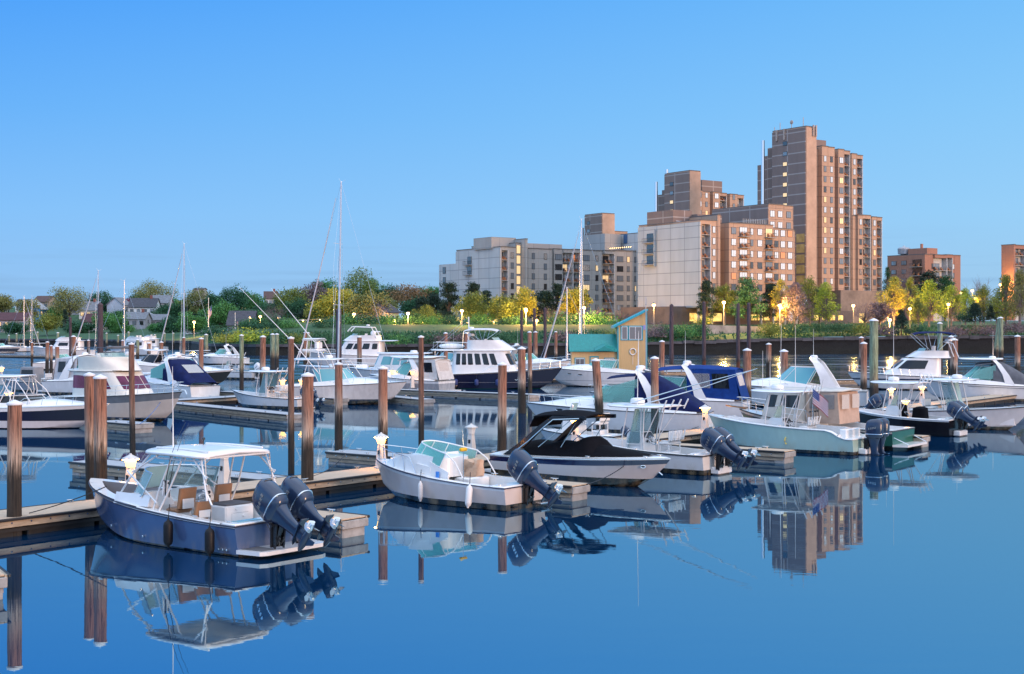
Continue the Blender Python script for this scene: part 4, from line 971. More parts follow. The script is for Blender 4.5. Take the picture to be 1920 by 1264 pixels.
# ---------------------------------------------------------------- 2: white cuddy with one motor
def cuddy():
    st, hd, L = place((946, 960), 'port', 1.12, 143, 706)
    r = boat_root('pinkish white cuddy fishing boat with teal windscreen, white fenders and one tilted outboard', stern=st, heading=hd)
    B, hs, hb = 2.4, .74, 1.24
    h = Hull(L, B, hs, hb, tr=.95, full=.35, p=2.5, rk=.16, rc=.05, flare=.9, cp=1.7)
    h.build(r, [zmat('hull_blush_white', [(-1, '08080c'), (.19, (.68, .60, .56))], .2, .5), WHITE], [(.86, 1)], mat('rail_navy', (.02, .022, .06), .4), .02, nt=32)
    # black rubbing line sits under the white gunwale band
    sole = .25; cx = L * .50
    h.cockpit(r, .62, cx, .24, sole)
    # cabin trunk
    f = shell(cx - .55, L * .90, 1.86, 0, 1, ex=.55, nose=.62)
    def cab(u, v, off=0.0):
        p = f(u, 0, off); z0 = h.z(p.x) + .02; k = smooth(L * .92, L * .60, p.x); p.y *= 1 - .10 * v; p.x -= .12 * v * (p.x - cx) / (L * .4)
        return Vector((p.x, p.y, z0 + v * (.12 + .50 * k)))
    m = MB(); nu = 44; rings = [[cab(i / nu, j / 4) for i in range(nu)] for j in range(5)]; m.loft(rings, cap=False); c = Vector((cx + 1.4, 0, h.z(cx + 1.4) + .66)); t = rings[-1]
    r2 = [p.lerp(Vector((p.x, 0, p.z + .05)), .6) for p in t]; r3 = [p.lerp(Vector((p.x, 0, p.z + .02)), 1) for p in r2]; m.loft([t, r2, r3], cap=False); obj('cabin_trunk', m, WHITE, r, 45)
    h.deck(r, cx, L, .0, WHITE, .02, 'side_deck')
    for s in (1, -1):
        m = MB(); m.loft([[(cx - .75 + .8 * q, s * (B / 2 - .26), sole + .2), (cx - .75 + .8 * q, s * (B / 2 - .34), sole + .2), (cx - .75 + .8 * q, s * (B / 2 - .36), h.z(cx) + .18 + .32 * q), (cx - .75 + .8 * q, s * (B / 2 - .30), h.z(cx) + .18 + .32 * q)] for q in (0, .5, 1)]); obj('cockpit_wing', m, WHITE, r, 30)
    zt = h.z(cx) + .60
    def ws(u, v):
        y = 1 - 2 * u; k = abs(y) ** 2.2; return Vector((cx + 1.35 - 1.75 * k - .40 * v * (1 - .5 * k), .90 * math.copysign(abs(y) ** .7, y) * (1 - .07 * v), zt - .06 - .20 * k + (.54 - .10 * k) * v))
    for a, b in ((0, .2), (.205, .36), (.365, .635), (.64, .795), (.80, 1)):
        m = MB(); m.slab(lambda u, v: ws(a + (b - a) * u, v), 8, 3, (.012, 0, 0)); obj('windscreen', m, GREENG, r, 30)
    m = MB(); m.tube([ws(i / 24, 1) for i in range(25)], .024, 6); m.tube([ws(i / 24, 0) for i in range(25)], .022, 6)
    for a in (0, .2, .362, .638, .8, 1): m.tube([ws(a, 0), ws(a, 1)], .018, 6)
    for s in (0, 1): p = ws(s, 1); m.tube([p, (p.x - .4, p.y * 1.02, p.z - .25), (p.x - .75, p.y * 1.04, h.z(cx) + .03)], .022, 6)
    obj('windscreen_frame', m, WHITE, r)
    # helm
    m = MB(); m.loft([[(cx - .05, -.15, sole), (cx - .05, -.95, sole), (cx + .6, -.95, sole), (cx + .6, -.15, sole)], [(cx - .02, -.15, 1.15), (cx - .02, -.92, 1.15), (cx + .6, -.92, 1.25), (cx + .6, -.15, 1.25)], [(cx + .15, -.15, 1.62), (cx + .15, -.88, 1.62), (cx + .5, -.88, 1.55), (cx + .5, -.15, 1.55)]]); obj('console', m, WHITE, r, 25)
    m = MB(); m.loft([[(cx + .0 + q + .17 * b, -.22 - .58 * a, 1.22 + .33 * b) for a, b in ((0, 0), (1, 0), (1, 1), (0, 1))] for q in (.0, -.02)]); obj('dash', m, BLACK, r, 0)
    m = MB(); 
    for a in (.25, .55): m.loft([[(cx - .03 + q + .17 * b, -.22 - .58 * (a + c * .22), 1.22 + .33 * b) for c, b in ((0, .35), (1, .35), (1, .85), (0, .85))] for q in (.0, -.012)])
    obj('display', m, WVINYL, r, 0); wheel(r, (cx - .14, -.52, 1.02), .19, 1.2)
    m = MB(); m.loft([[(cx, .2, sole), (cx, .95, sole), (cx + .6, .95, sole), (cx + .6, .2, sole)], [(cx, .2, 1.2), (cx, .92, 1.2), (cx + .6, .92, 1.3), (cx + .6, .2, 1.3)]]); obj('console', m, WHITE, r, 25)
    e = link(bpy.data.objects.new('helm_seat', None), r); e.location = (cx - .75, -.45, sole)
    m = MB(); m.bbox((0, .1, .30), (.7, 1.1, .6), .05); obj('seat_box', m, WHITE, e)
    rn = random.Random(5); m = MB(); f2 = shell(-.30, .30, .62, .58, 1.12, .05, .05, .05, .6); put_shell(e, 'seat_cover', lambda u, v, o=0: f2(u, v) + Vector((.05 * math.sin(u * 40 + v * 5), .05 * math.sin(u * 31 + v * 9), .05 * math.sin(u * 19))), mat('tan_cover', (.55, .36, .24), .7, bump=.6, bs=7), 40, 6)
    m = MB(); m.tube([(cx - .95, .35, sole), (cx - .95, .35, 1.75)], .014, 6); obj('mop_handle', m, STEEL, r); m = MB(); m.bbox((cx - .95, .35, 1.80), (.12, .34, .12), .03); obj('mop_head', m, mat('yellow_sponge', (.72, .42, .02), .8), r)
    h.bow_rail(r, L * .58, L * .965, .52, .10, STEEL, 4)
    m = MB(); m.bbox((.32, 0, h.z(0) + .0), (.62, B * .93, .1), .03); obj('aft_deck', m, WHITE, r)
    m = MB(); m.bbox((.62, 0, .5), (.06, B * .8, .5), .02); obj('bulkhead', m, WHITE, r)
    outboard(r, -.12, 0, .62, .92, MOTOR, 1.25)
    fender(r, (L * .52, h.b(L * .52) + .10, h.z(L * .52) - .18), WVINYL, .58, .085); fender(r, (1.25, h.b(1.2) + .14, h.z(1.2) - .0), WVINYL, .68, .11, (.28, .12))
    for x in (.3, L * .55, L * .93): cleat(r, (x, h.b(x) * .86, h.z(x) + .05))
    m = MB(); m.bbox((-.16, -.7, .12), (.3, .5, .05), .01); m.tube([(-.05, -.95, .5), (-.35, -.95, .45), (-.35, -.95, .05)], .015, 6); m.tube([(-.05, -.75, .5), (-.35, -.75, .45), (-.35, -.75, .05)], .015, 6); obj('boarding_ladder', m, STEEL, r)
    m = MB(); m.bbox((-.05, .62, .10), (.08, .2, .05), .01); m.bbox((-.05, -.45, .10), (.08, .2, .05), .01); obj('trim_tab', m, RUBBER, r)
    m = MB(); m.bbox((cx - .35, .96, h.z(cx) + .08), (.16, .06, .22), .03); obj('blue_towel', m, mat('blue_cloth', (.05, .22, .62), .9), r)
cuddy()
# ---------------------------------------------------------------- 3: bowrider under black covers, bow towards the camera
def bowrider():
    st, hd, L = place_bow(1257, 861, 1.10, -41, 7.7)
    r = boat_root('white and navy bowrider under black canvas covers with tall black arch and bimini', stern=st, heading=hd)
    B, hs, hb = 2.5, .88, 1.12
    h = Hull(L, B, hs, hb, tr=.93, full=.42, p=2.3, rk=.24, rc=.10, flare=.6, cp=1.4)
    h.build(r, [zmat('hull_bowrider', [(-1, '050506'), (.32, (.66, .61, .57))], .18, .6), mat('sheer_navy', (.012, .018, .07), .15, coat=.7), WHITE], [(.74, 1), (.95, 2)], STEEL, .016, nt=32, nu=12)
    h.deck(r, 0, L, .10, WHITE, .02, 'deck')
    # cockpit cover and bow cover
    def cov(x0, x1, w0, w1, z, cr, peak):
        def g(u, v):
            x = x0 + (x1 - x0) * u; y = (1 - 2 * v); hw = (w0 + (w1 - w0) * u) * math.sin(math.pi * min(1, .5 + .0)); k = 1 - abs(y) ** 2.4
            return (x, hw * y, h.z(x) + .06 + z * k * (math.sin(math.pi * (.08 + .84 * u)) ** .5) * (1 + peak * math.sin(5 * u) * .1) + cr * k * math.sin(u * 9))
        return g
    m = MB(); m.grid(lambda u, v: (lambda x, y: (x, (h.b(x) - .20) * y, h.z(x) + .09 + (1 - abs(y) ** 3.5) * ((.32 * smooth(0, .10, u) + .20 * smooth(.55, .80, u)) * (1 - smooth(.83, 1, u)) + .12 + .03 * math.sin(u * 16) * (u > .1)) + .025 * math.sin(x * 5 + 2 * y) * (1 - y * y)))(1.0 + (L * .64 - 1.0) * u, 1 - 2 * v), 30, 16); obj('cockpit_cover', m, BLACKC, r, 60)
    m = MB(); m.grid(lambda u, v: (lambda x, y: (x, max(0, h.b(x) - .24) * y, h.z(x) + .10 + (1 - abs(y) ** 2) * (.30 * (1 - u) ** 1.3 + .05)))(L * .60 + (L * .30) * u, 1 - 2 * v), 18, 12); obj('bow_cover', m, BLACKC, r, 60)
    # arch: two broad raked legs, swept forward, and the folded bimini
    m = MB()
    for s in (1, -1):
        pts = [(1.0, s * 1.12, h.z(1) + .05, .60), (1.75, s * 1.10, 1.45, .42), (2.55, s * 1.04, 2.1, .30), (3.05, s * .98, 2.40, .24), (4.55, s * .92, 2.46, .18)]
        m.loft([[(x - wd * .5, y + s * .05, z), (x + wd * .5, y + s * .05, z), (x + wd * .5, y - s * .05, z), (x - wd * .5, y - s * .05, z)] if i < 3 else [(x, y + s * .05, z + wd * .5), (x, y + s * .05, z - wd * .3), (x, y - s * .05, z - wd * .3), (x, y - s * .05, z + wd * .5)] for i, (x, y, z, wd) in enumerate(pts)])
    obj('radar_arch', m, mat('arch_black', (.005, .005, .010), .15, coat=.2, var=0, spec=.3), r, 30)
    m = MB()
    for s in (1, -1): m.tube([(1.25, s * 1.18, 1.05), (1.95, s * 1.16, 1.5), (2.72, s * 1.10, 2.1), (3.1, s * 1.04, 2.38), (4.3, s * .98, 2.46)], .018, 6)
    obj('arch_trim', m, STEEL, r)
    m = MB(); m.slab(lambda u, v: (2.1 + 2.35 * u, .98 * (1 - 2 * v), 2.46 + .14 * (1 - (1 - 2 * v) ** 2) + .10 * math.sin(math.pi * u)), 12, 8, (0, 0, -.05)); obj('bimini', m, BLACKC, r, 50)
    m = MB(); m.slab(lambda u, v: (2.15 - .30 * u, .95 * (1 - 2 * v), 2.46 - .42 * u ** 1.3), 8, 6, (.03, 0, 0)); obj('bimini_skirt', m, BLACKC, r, 50)
    m = MB()
    m.tube([(4.2, -.9, 2.44), (4.2, .9, 2.44)], .014, 6); m.tube([(3.9, -.9, 2.42), (3.9, .9, 2.42)], .014, 6); m.tube([(3.9, .9, 2.42), (4.2, .9, 2.44)], .014, 6)
    for s in (1, -1): m.tube([(2.3, s * .95, 1.3), (3.9, s * .9, 2.42)], .016, 6); m.tube([(3.4, s * .95, 1.35), (4.2, s * .9, 2.44)], .014, 6)
    obj('bimini_frame', m, STEEL, r)
    m = MB(); m.cyl((3.2, 0, 2.66), .012, .12, 6); m.ball((3.2, 0, 2.84), .06, 8, (1, 1, 1.4)); obj('anchor_light', m, WHITE, r)
    porthole(r, (L * .885, h.row(.885, .62)[1] * -1, .80), .09, .045, -1, R(22), STEEL); m = MB(); m.tube([(L * .93, 0, .62), (L * .955, 0, .50)], .025, 6); obj('tow_eye', m, STEEL, r)
    for s in (1, -1): cleat(r, (L * .62, s * (h.b(L * .62) - .08), h.z(L * .62) + .05)); cleat(r, (L * .9, s * (h.b(L * .9) - .06), h.z(L * .9) + .05))
    m = MB(); m.loft([[(0, 1.1, z), (-.6, .9, z), (-.6, -.9, z), (0, -1.1, z)] for z in (.18, .26)]); obj('swim_platform', m, WHITE, r, 20)
bowrider()
# ---------------------------------------------------------------- 4, 5, 7, 8, 21, 23: centre consoles
st, hd, L = place((1315, 893), 'port', 1.25, 143, 1082)
r4, h4 = center_console('white centre console with T-top, green-tinted wheelhouse glass and two tilted blue-grey outboards', st, hd, min(L, 8.6), 2.6, .78, 1.25, HW, 2, 1.02, .38, 1.2, top_z=2.55, glassy=True, ants=((.3, .5, 3.0, -.05),))
m = MB()
for s in (1, -1): m.tube([(3.9, s * .9, 2.62), (7.0, s * 1.0, 3.4), (9.6 + (1 if s > 0 else 0), s * 1.1, 4.2)], [.03, .022, .012], 6)
m.v = [(x if x < 3.95 else 3.9 - (x - 3.9) * .9, y, z) for x, y, z in m.v]; obj('outrigger', m, STEEL, r4)
st, hd, L = place((1597, 855), 'port', 1.3, 144, 1329)
MINT = zmat('hull_mint', [(-1, '0a0a0c'), (.15, (.40, .58, .53))], .2, .5)
r5, h5 = center_console('mint green centre console with stepped transom, T-top and two upright dark outboards', st, hd, L, 2.7, 1.10, 1.55, MINT, 2, .0, .37, 1.12, top_z=2.75, step=(.35, .9, .36), rail=WHITE, glassy=False, ants=((.2, .55, 3.2, -.05), (.9, .2, 1.4, 0)), post=4)
m = MB(); m.tube([(L * .40 + .08 * math.sin(k), 1.355 - .0 + .008, .55 + .16 * math.cos(k)) for k in (0.3, .8, 1.6, 2.4, 3.2)], .03, 6); obj('hull_mark', m, mat('yellow_paint', (.75, .62, .12), .5, var=0), r5)
for i, q in enumerate((-.42, -.14, .14, .42)): rod(r5, (L * .46 - 1.3, q, 1.5), 1.9, (-.25, .05 * i))
m = MB(); m.tube([(L * .46 - 1.45, .55, 1.3), (L * .46 - 1.45, .55, 3.0)], .014, 6); fo = obj('flag_staff', m, STEEL, r5)
def flag(parent, x, y, z, w, hgt, droop=.75):
    """hanging striped flag with a starred canton"""
    m = MB(); red, wh, bl = mat('flag_red', (.45, .02, .03), .8, var=0), mat('flag_white', (.75, .75, .75), .8, var=0), mat('flag_blue', (.02, .04, .20), .8, var=0)
    nu, nv = 12, 13
    def g(u, v): return (x - w * u * (1 - droop * .6), y + .05 * math.sin(u * 7 + v), z - hgt * v - w * droop * u)
    for i in range(nu):
        for j in range(nv):
            u0, u1, v0, v1 = i / nu, (i + 1) / nu, j / nv, (j + 1) / nv
            m.mi = 2 if (u1 < .43 and j < 7) else (0 if j % 2 == 0 else 1)
            m.add([g(u0, v0), g(u1, v0), g(u1, v1), g(u0, v1)], [(0, 1, 2, 3)])
    for i in range(5):
        for j in range(4):
            m.mi = 1; p = Vector(g(.05 + .075 * i, .06 + .12 * j)); s = w * .014
            for o in (.006, -.006): m.add([p + Vector((a, o, b)) for a, b in ((-s, 0), (0, -s), (s, 0), (0, s))], [(0, 1, 2, 3)])
    return obj('flag', m, [red, wh, bl], parent, 60)
flag(r5, L * .46 - 1.46, .55, 3.0, 1.15, .72, .55)
st, hd, L = place((1778, 820), 'port', 1.3, 143, 1585)
BLK = zmat('hull_black', [(-1, '0a0a12'), (.10, (.006, .006, .010))], .12, .8)
r7, h7 = center_console('black hulled centre console with white T-top and black canvas over console and seat', st, hd, L, 2.7, .90, 1.35, [BLK, WHITE], 2, 1.0, .36, 1.1, top_z=2.75, rail=WHITE, bands=[(.88, 1)], covers=True, ants=((.4, .5, 3.4, 0), (.9, .3, 1.2, 0)))
S8 = G(1790, 800); st, hd, L = place_bow(1934, 762, 1.4, -38, 9.0)
r8, h8 = center_console('white centre console with clear wheelhouse panels, bow pointing out of the right picture edge', st, hd, L, 2.7, .95, 1.4, HW, 2, .9, .36, 1.0, top_z=2.75, glassy=True, ants=((.4, .5, 1.0, 0),))
st, hd, L = place_bow(436, 730, 1.25, 148, 7.2)
r21, h21 = center_console('small white centre console with T-top and two dark tilted outboards in the middle row', st, hd, L, 2.4, .75, 1.2, HW, 2, .9, .33, 1.0, top_z=2.6, glassy=True, ants=(), simple=True)
st, hd, L = place_bow(382, 690, 1.2, 155, 7.5)
r23, h23 = center_console('white centre console with twin white outboards beyond the slim green pile', st, hd, L, 2.4, .8, 1.2, HW, 2, .55, .36, 1.15, top_z=2.7, mmat=WHITE, ants=(), simple=True)
# skiff tender behind the black canvas boat, work skiff at the left, small far boats
st, hd, L = place_bow(1062, 803, .75, 158, 4.4); st, hd = Vector(G(1165, 838)), 150
r_, h_ = center_console('low white skiff with small steering console lying behind the black canvas boat', st, hd, 4.6, 1.9, .55, .75, HW, 1, .9, .3, .6, top=False, ants=(), simple=True, post=0)
st, hd, L = place_bow(8, 712, 1.0, 165, 6.5)
r_, h_ = center_console('grey aluminium work skiff with boxy cabin at the left picture edge', st, hd, L, 2.4, .8, 1.0, zmat('hull_grey', [(-1, '101014'), (.1, (.28, .30, .33))]), 1, .3, .3, 1.0, top=False, mmat=WHITE, ants=((0, .3, 2.5, -.3), (1, -.3, 3, .2)), simple=True, post=0)
f = shell(2.6, 4.6, 1.6, .3, 2.2, .25, .1, .06, .3); put_shell(r_, 'wheelhouse', f, mat('boxy_grey', (.32, .30, .30), .5), 32, 3)
for s in (1, -1): patch(r_, 'window', f, us(-.7, .3, s), us(.7, .3, s), .5, .88, WINT)
patch(r_, 'window', f, uf(.8, .3), uf(-.8, .3), .5, .88, WINT)
# ---------------------------------------------------------------- express cruisers
def express(label, st, hd, L, B, hs, hb, hm, arch=True, canvas=None, trunk=.45, ws_h=.6, port=2, bands=None, bimini=None, hard=None, rail=True, wcol=GREENG, arch_h=1.55, seats=True, windows=True, slope=False, aw=1.0, rad=True, back=None, cls='motor boat'):
    r = boat_root(label, cls, stern=st, heading=hd); h = Hull(L, B, hs, hb, tr=.9, full=.4, p=2.3, rk=.2, rc=.09, flare=.8, cp=1.5)
    h.build(r, hm if isinstance(hm, list) else [hm], bands, STEEL if bands else RUBBER, .024, nt=26)
    cx = L * .50
    h.cockpit(r, .9, cx, .25, .45)
    h.deck(r, cx - .02, L, .06, WHITE, .02, 'foredeck', fn=lambda x: trunk * smooth(L * .97, L * .62, x) * 1.0)
    zt = h.z(cx) + trunk + .05
    w_ = B * .40
    def ws(u, v):
        y = 1 - 2 * u; k = abs(y) ** 2.4; return Vector((cx + L * .13 - L * .22 * k - ws_h * 1.1 * v * (1 - .35 * k), w_ * math.copysign(abs(y) ** .62, y) * (1 - .10 * v), zt - .02 - (trunk * .55) * k + (ws_h + trunk * .45 * k) * v))
    for a, b in ((0, .22), (.225, .5), (.505, .775), (.78, 1)):
        m = MB(); m.slab(lambda u, v: ws(a + (b - a) * u, v), 7, 2, (.012, 0, 0)); obj('windscreen', m, wcol, r, 30)
    m = MB(); m.tube([ws(i / 20, 1) for i in range(21)], .026, 6); m.tube([ws(i / 20, 0) for i in range(21)], .03, 6)
    for a in (0, .22, .5, .78, 1): m.tube([ws(a, 0), ws(a, 1)], .02, 6)
    obj('windscreen_frame', m, WHITE, r)
    m = MB()
    for s in (1, -1): m.loft([[(x, s * (h.b(x) - .02), h.z(x)), (x, s * (h.b(x) - .14), h.z(x) + hh), (x, s * (h.b(x) - .24), h.z(x) + hh), (x, s * (h.b(x) - .30), h.z(x))] for x, hh in [(.5, .08), (L * .2, .16), (L * .36, .30), (L * .46, trunk * .72), (L * .56, trunk * .62), (L * .66, .1)]])
    obj('coaming', m, WHITE, r, 45)
    az = h.z(L * .3) + arch_h
    if arch:
        m = MB(); ax = L * .30
        for s in (1, -1):
            y = B / 2 - .10; pts = [(ax - .55, y, h.z(ax) + .05, 1.05 * aw), (ax - .2, y * .98, h.z(ax) + arch_h * .45, .72 * aw), (ax + .35, y * .93, az - .20, .55 * aw), (ax + .62, y * .78, az + .06, .5 * aw), (ax + .72, 0, az + .16, .5 * aw)]
            m.loft([[(x - wd / 2, s * yy, z - .05), (x + wd / 2, s * yy, z - .05 + .04), (x + wd / 2 - .05, s * (yy - .09 * (i < 3)), z + .07 * (i > 2)), (x - wd / 2 + .05, s * (yy - .09 * (i < 3)), z + .07 * (i > 2) - .04)] for i, (x, yy, z, wd) in enumerate(pts)])
        obj('radar_arch', m, WHITE, r, 50)
        if rad: radome(r, (ax + .7, 0, az + .12), .28); antenna(r, (ax + .7, .55, az), 2.3)
    if canvas and slope:
        ax = L * .30; x1, xa = cx + L * .02, ax + .75; zb_ = h.z(0) + .30
        def cz(x): return az - .02 - (az - zb_) * max(0, (xa - .5 - x) / (xa - .5 - .15)) ** 1.25 if x < xa - .5 else az - .02 - .18 * ((x - xa + .5) / (x1 - xa + .5)) ** 2
        def csec(x, n=12):
            hw = h.b(x) - .16; zt_, zg = cz(x), h.z(x) + .10; out = []
            for i in range(n + 1):
                a = math.pi * i / n; c, s_ = math.cos(a), math.sin(a); out.append((x, hw * math.copysign(abs(c) ** .45, c), zg + (zt_ - zg) * abs(s_) ** .55))
            return out
        xs_ = [.15 + (xa - .15) * i / 14 for i in range(15)]
        m = MB(); m.loft([[(p[0] + .02 * math.sin(p[1] * 9 + p[2] * 5), p[1], p[2]) for p in csec(x)] for x in xs_], cap=False, closed=False); obj('canvas_cover', m, canvas, r, 60)
        m = MB(); m.slab(lambda u, v: (xa + (x1 - xa) * u, B * .41 * (1 - 2 * v), cz(xa + (x1 - xa) * u) - .12 * (1 - 2 * v) ** 2 - .04), 6, 8, (0, 0, -.03)); obj('canvas_visor', m, canvas, r, 60)
        for s in (1, -1):
            m = MB(); m.slab(lambda u, v: (xa - .2 + (x1 - xa + .5) * u, s * (B * .43 - .02 + .05 * (1 - v)), h.z(cx) + .42 + (az - .75 - h.z(cx)) * v * (1 - .45 * u)), 6, 3, (0, .01, 0)); obj('side_glass', m, wcol, r, 30)
        if windows:
            m = MB(); m.slab(lambda u, v: (lambda x: (x, .75 * (1 - 2 * u), cz(x) + .015))(1.2 + 1.0 * v), 6, 4, (0, 0, .01)); obj('canvas_window', m, VINYL, r, 0)
    elif canvas:
        tz = az - .02; x0, x1 = L * (.10 if back is None else back), cx + L * .03
        m = MB(); m.slab(lambda u, v: (x0 + .45 + (x1 - x0 - .45) * u, (B * .40) * (1 - 2 * v), tz - .10 + .20 * (1 - (1 - 2 * v) ** 2) - .16 * (2 * u - 1) ** 2), 10, 8, (0, 0, -.03)); obj('canvas_top', m, canvas, r, 60)
        for s in (1, -1):
            def sidef(u, v): x = x0 + .2 + (x1 - x0 - .2) * u; return Vector((x + .25 * v * (1 - u) - .5 * u * v * .0, s * (h.b(x) - .24 + (B * .40 - h.b(x) + .24) * v), h.z(x) + .12 + (tz - .26 - h.z(x)) * v))
            m = MB(); m.slab(lambda u, v: sidef(u * .62, v) + Vector((0, s * .012 * math.sin(u * 30), 0)), 16, 6, (0, .02, 0)); obj('canvas_side', m, canvas, r, 60)
            if windows:
                for a, b in ((.10, .30), (.33, .56)):
                    m = MB(); m.slab(lambda u, v: sidef(a + (b - a) * u, .36 + .50 * v) + Vector((0, s * .028, 0)), 3, 2, (0, .012, 0)); obj('canvas_window', m, WINT if a < .2 else VINYL, r, 0)
        m = MB(); m.slab(lambda u, v: (x0 + .55 * v, (h.b(x0) - .15) * (1 - 2 * u), h.z(x0) + .1 + (tz - .22 - h.z(x0)) * v), 8, 6, (.02, 0, 0)); obj('canvas_back', m, canvas, r, 60)
        if windows:
            m = MB(); m.slab(lambda u, v: (x0 - .02 + .55 * (.45 + .42 * v), (h.b(x0) - .6) * (1 - 2 * u), h.z(x0) + .1 + (tz - .22 - h.z(x0)) * (.45 + .42 * v)), 4, 2, (.01, 0, 0)); obj('canvas_window', m, VINYL, r, 0)
    if bimini:
        m = MB(); m.slab(lambda u, v: (L * .18 + L * .34 * u, (B * .42) * (1 - 2 * v), az + .12 * (1 - (1 - 2 * v) ** 2) - .2 * (2 * u - 1) ** 2), 10, 8, (0, 0, -.03)); obj('bimini', m, bimini, r, 60)
        m = MB()
        for s in (1, -1):
            for u in (0, .5, 1):
              if s > 0: m.tube([(L * .18 + L * .34 * u, -B * .42, az - .2 * (2 * u - 1) ** 2), (L * .18 + L * .34 * u, 0, az + .1 - .2 * (2 * u - 1) ** 2), (L * .18 + L * .34 * u, B * .42, az - .2 * (2 * u - 1) ** 2)], .016, 5)
              m.tube([(L * .33, s * (h.b(L * .33) - .1), h.z(L * .33) + .1), (L * .18 + L * .34 * u, s * B * .42, az - .2 * (2 * u - 1) ** 2)], .016, 5)
        obj('bimini_frame', m, STEEL, r)
    if seats:
        for s in (.5, -.5): seat(r, (L * .36, s, .45), .55, .5, .55, .5, WVINYL, WVINYL)
    if port:
        for i in range(port):
            t = .69 + .10 * i
            for s in (1, -1): q = h.row(t, .86 if hs < 1.3 else .72); a = h.row(t + .03, .8); b = h.row(t - .03, .8); porthole(r, (q[0], s * (q[1] - .008), q[2]), .25, .11, s, math.atan2(s * (a[1] - b[1]), a[0] - b[0]), STEEL)
    if rail: h.bow_rail(r, L * .50, L * .985, .5, .12, STEEL, 6, .014, .15)
    m = MB(); m.loft([[(0, B * .43, z), (-.8, B * .36, z), (-.8, -B * .36, z), (0, -B * .43, z)] for z in (.22, .32)]); obj('swim_platform', m, WHITE, r, 20)
    return r, h
HWS = zmat('hull_white_line', [(-1, '101014'), (.08, (.72, .72, .71)), (.58, (.10, .11, .14)), (.62, (.72, .72, .71))], .22)
st, hd, L = place_bow(986, 756, 1.5, 163, 10.6)
express('white express cruiser with drooping navy canvas behind its arch', st, hd, L, 3.3, 1.15, 1.55, HW, canvas=NAVYC, arch_h=2.15, trunk=.55, ws_h=.75, slope=True, windows=False, aw=.80)
S12 = G(1405, 789); st = Vector((S12.x, S12.y + 1.2, 0))
express('white express cruiser with royal blue canvas enclosure and dark side windows', st, 160, 10.4, 3.3, 1.2, 1.6, HW, canvas=ROYALC, arch_h=2.1, trunk=.55, ws_h=.8, back=.0, aw=.75)
S11 = G(1640, 768)
express('white express cruiser with tall rounded arch and open hatch back among the right piles', Vector((S11.x, S11.y + 2, 0)), 163, 10.4, 3.3, 1.25, 1.7, HW, arch_h=2.15, trunk=.6, ws_h=.95, wcol=TEAL, aw=1.15)
S9 = G(1945, 752)
r9, _ = express('white express boat with slate grey canvas and white hardtop at the right', Vector((S9.x, S9.y, 0)), 165, 9.0, 3.2, 1.2, 1.6, HW, arch=True, canvas=GREYC, arch_h=1.95, trunk=.5, ws_h=.9, windows=False, slope=True, aw=.7)
slab_top(r9, 'hardtop', 2.6, 6.0, 2.5, 3.28, .10, WHITE, .4, .1)
S14 = G(1245, 728)
express('white express cruiser with dark hull stripe behind the navy canvas boat', Vector((S14.x, S14.y + 3, 0)), 170, 11.5, 3.4, 1.3, 1.9, HWS, canvas=None, arch_h=1.7, trunk=.55, ws_h=.6, port=2, arch=False)
st, hd, L = place_bow(1068, 676, 1.9, -14, 10.5)
express('grey bimini cruiser moored behind the navy trawler', st, hd, L, 3.3, 1.3, 1.9, HW, canvas=None, bimini=GREYC, arch_h=2.2, trunk=.5, ws_h=.7)
st, hd, L = place_bow(435, 694, 1.6, -18, 10.0)
express('black hulled express boat with white deck and glassy windscreen', st, hd, L, 3.2, 1.2, 1.65, [zmat('hull_black_line', [(-1, '08080a'), (.34, (.5, .5, .5)), (.37, (.012, .010, .012))], .12, .8), WHITE], bands=[(.86, 1)], arch_h=1.75, trunk=.5, ws_h=.85, wcol=TEAL, port=0, canvas=None)
st = G(386, 752); 
r24, _ = express('white cruiser seen from astern with sloping navy canvas back and clear panel', Vector((st.x - .3, st.y + 1.2, 0)), 139, 10.0, 3.3, 1.15, 1.6, HW, canvas=NAVYC, arch_h=2.1, trunk=.5, ws_h=.7, slope=True, aw=.8)
st = G(112, 742)
express('white cruiser with pale canvas sides behind the grey striped flybridge boat', Vector((st.x - 2, st.y + 4, 0)), -20, 9.5, 3.1, 1.15, 1.6, HW, canvas=mat('pale_canvas', (.50, .52, .55), .7), arch_h=2.1, trunk=.5, ws_h=.8, wcol=TEAL)
st, hd, L = place_bow(838, 705, 1.5, -22, 9.0); 
r17, _ = express('white hardtop cruiser with arched clear vinyl back left of the trawler', Vector(G(838, 738)), 150, 8.5, 3.1, 1.15, 1.6, zmat('hull_two_grey', [(-1, '101014'), (.1, (.30, .31, .33)), (.9, (.7, .7, .69))]), canvas=mat('white_canvas', (.60, .59, .57), .7), arch_h=1.95, trunk=.5, ws_h=.9, back=.0, rad=False)
slab_top(r17, 'hardtop', .6, 5.6, 2.8, 3.12, .10, WHITE, .4, .1, .14)
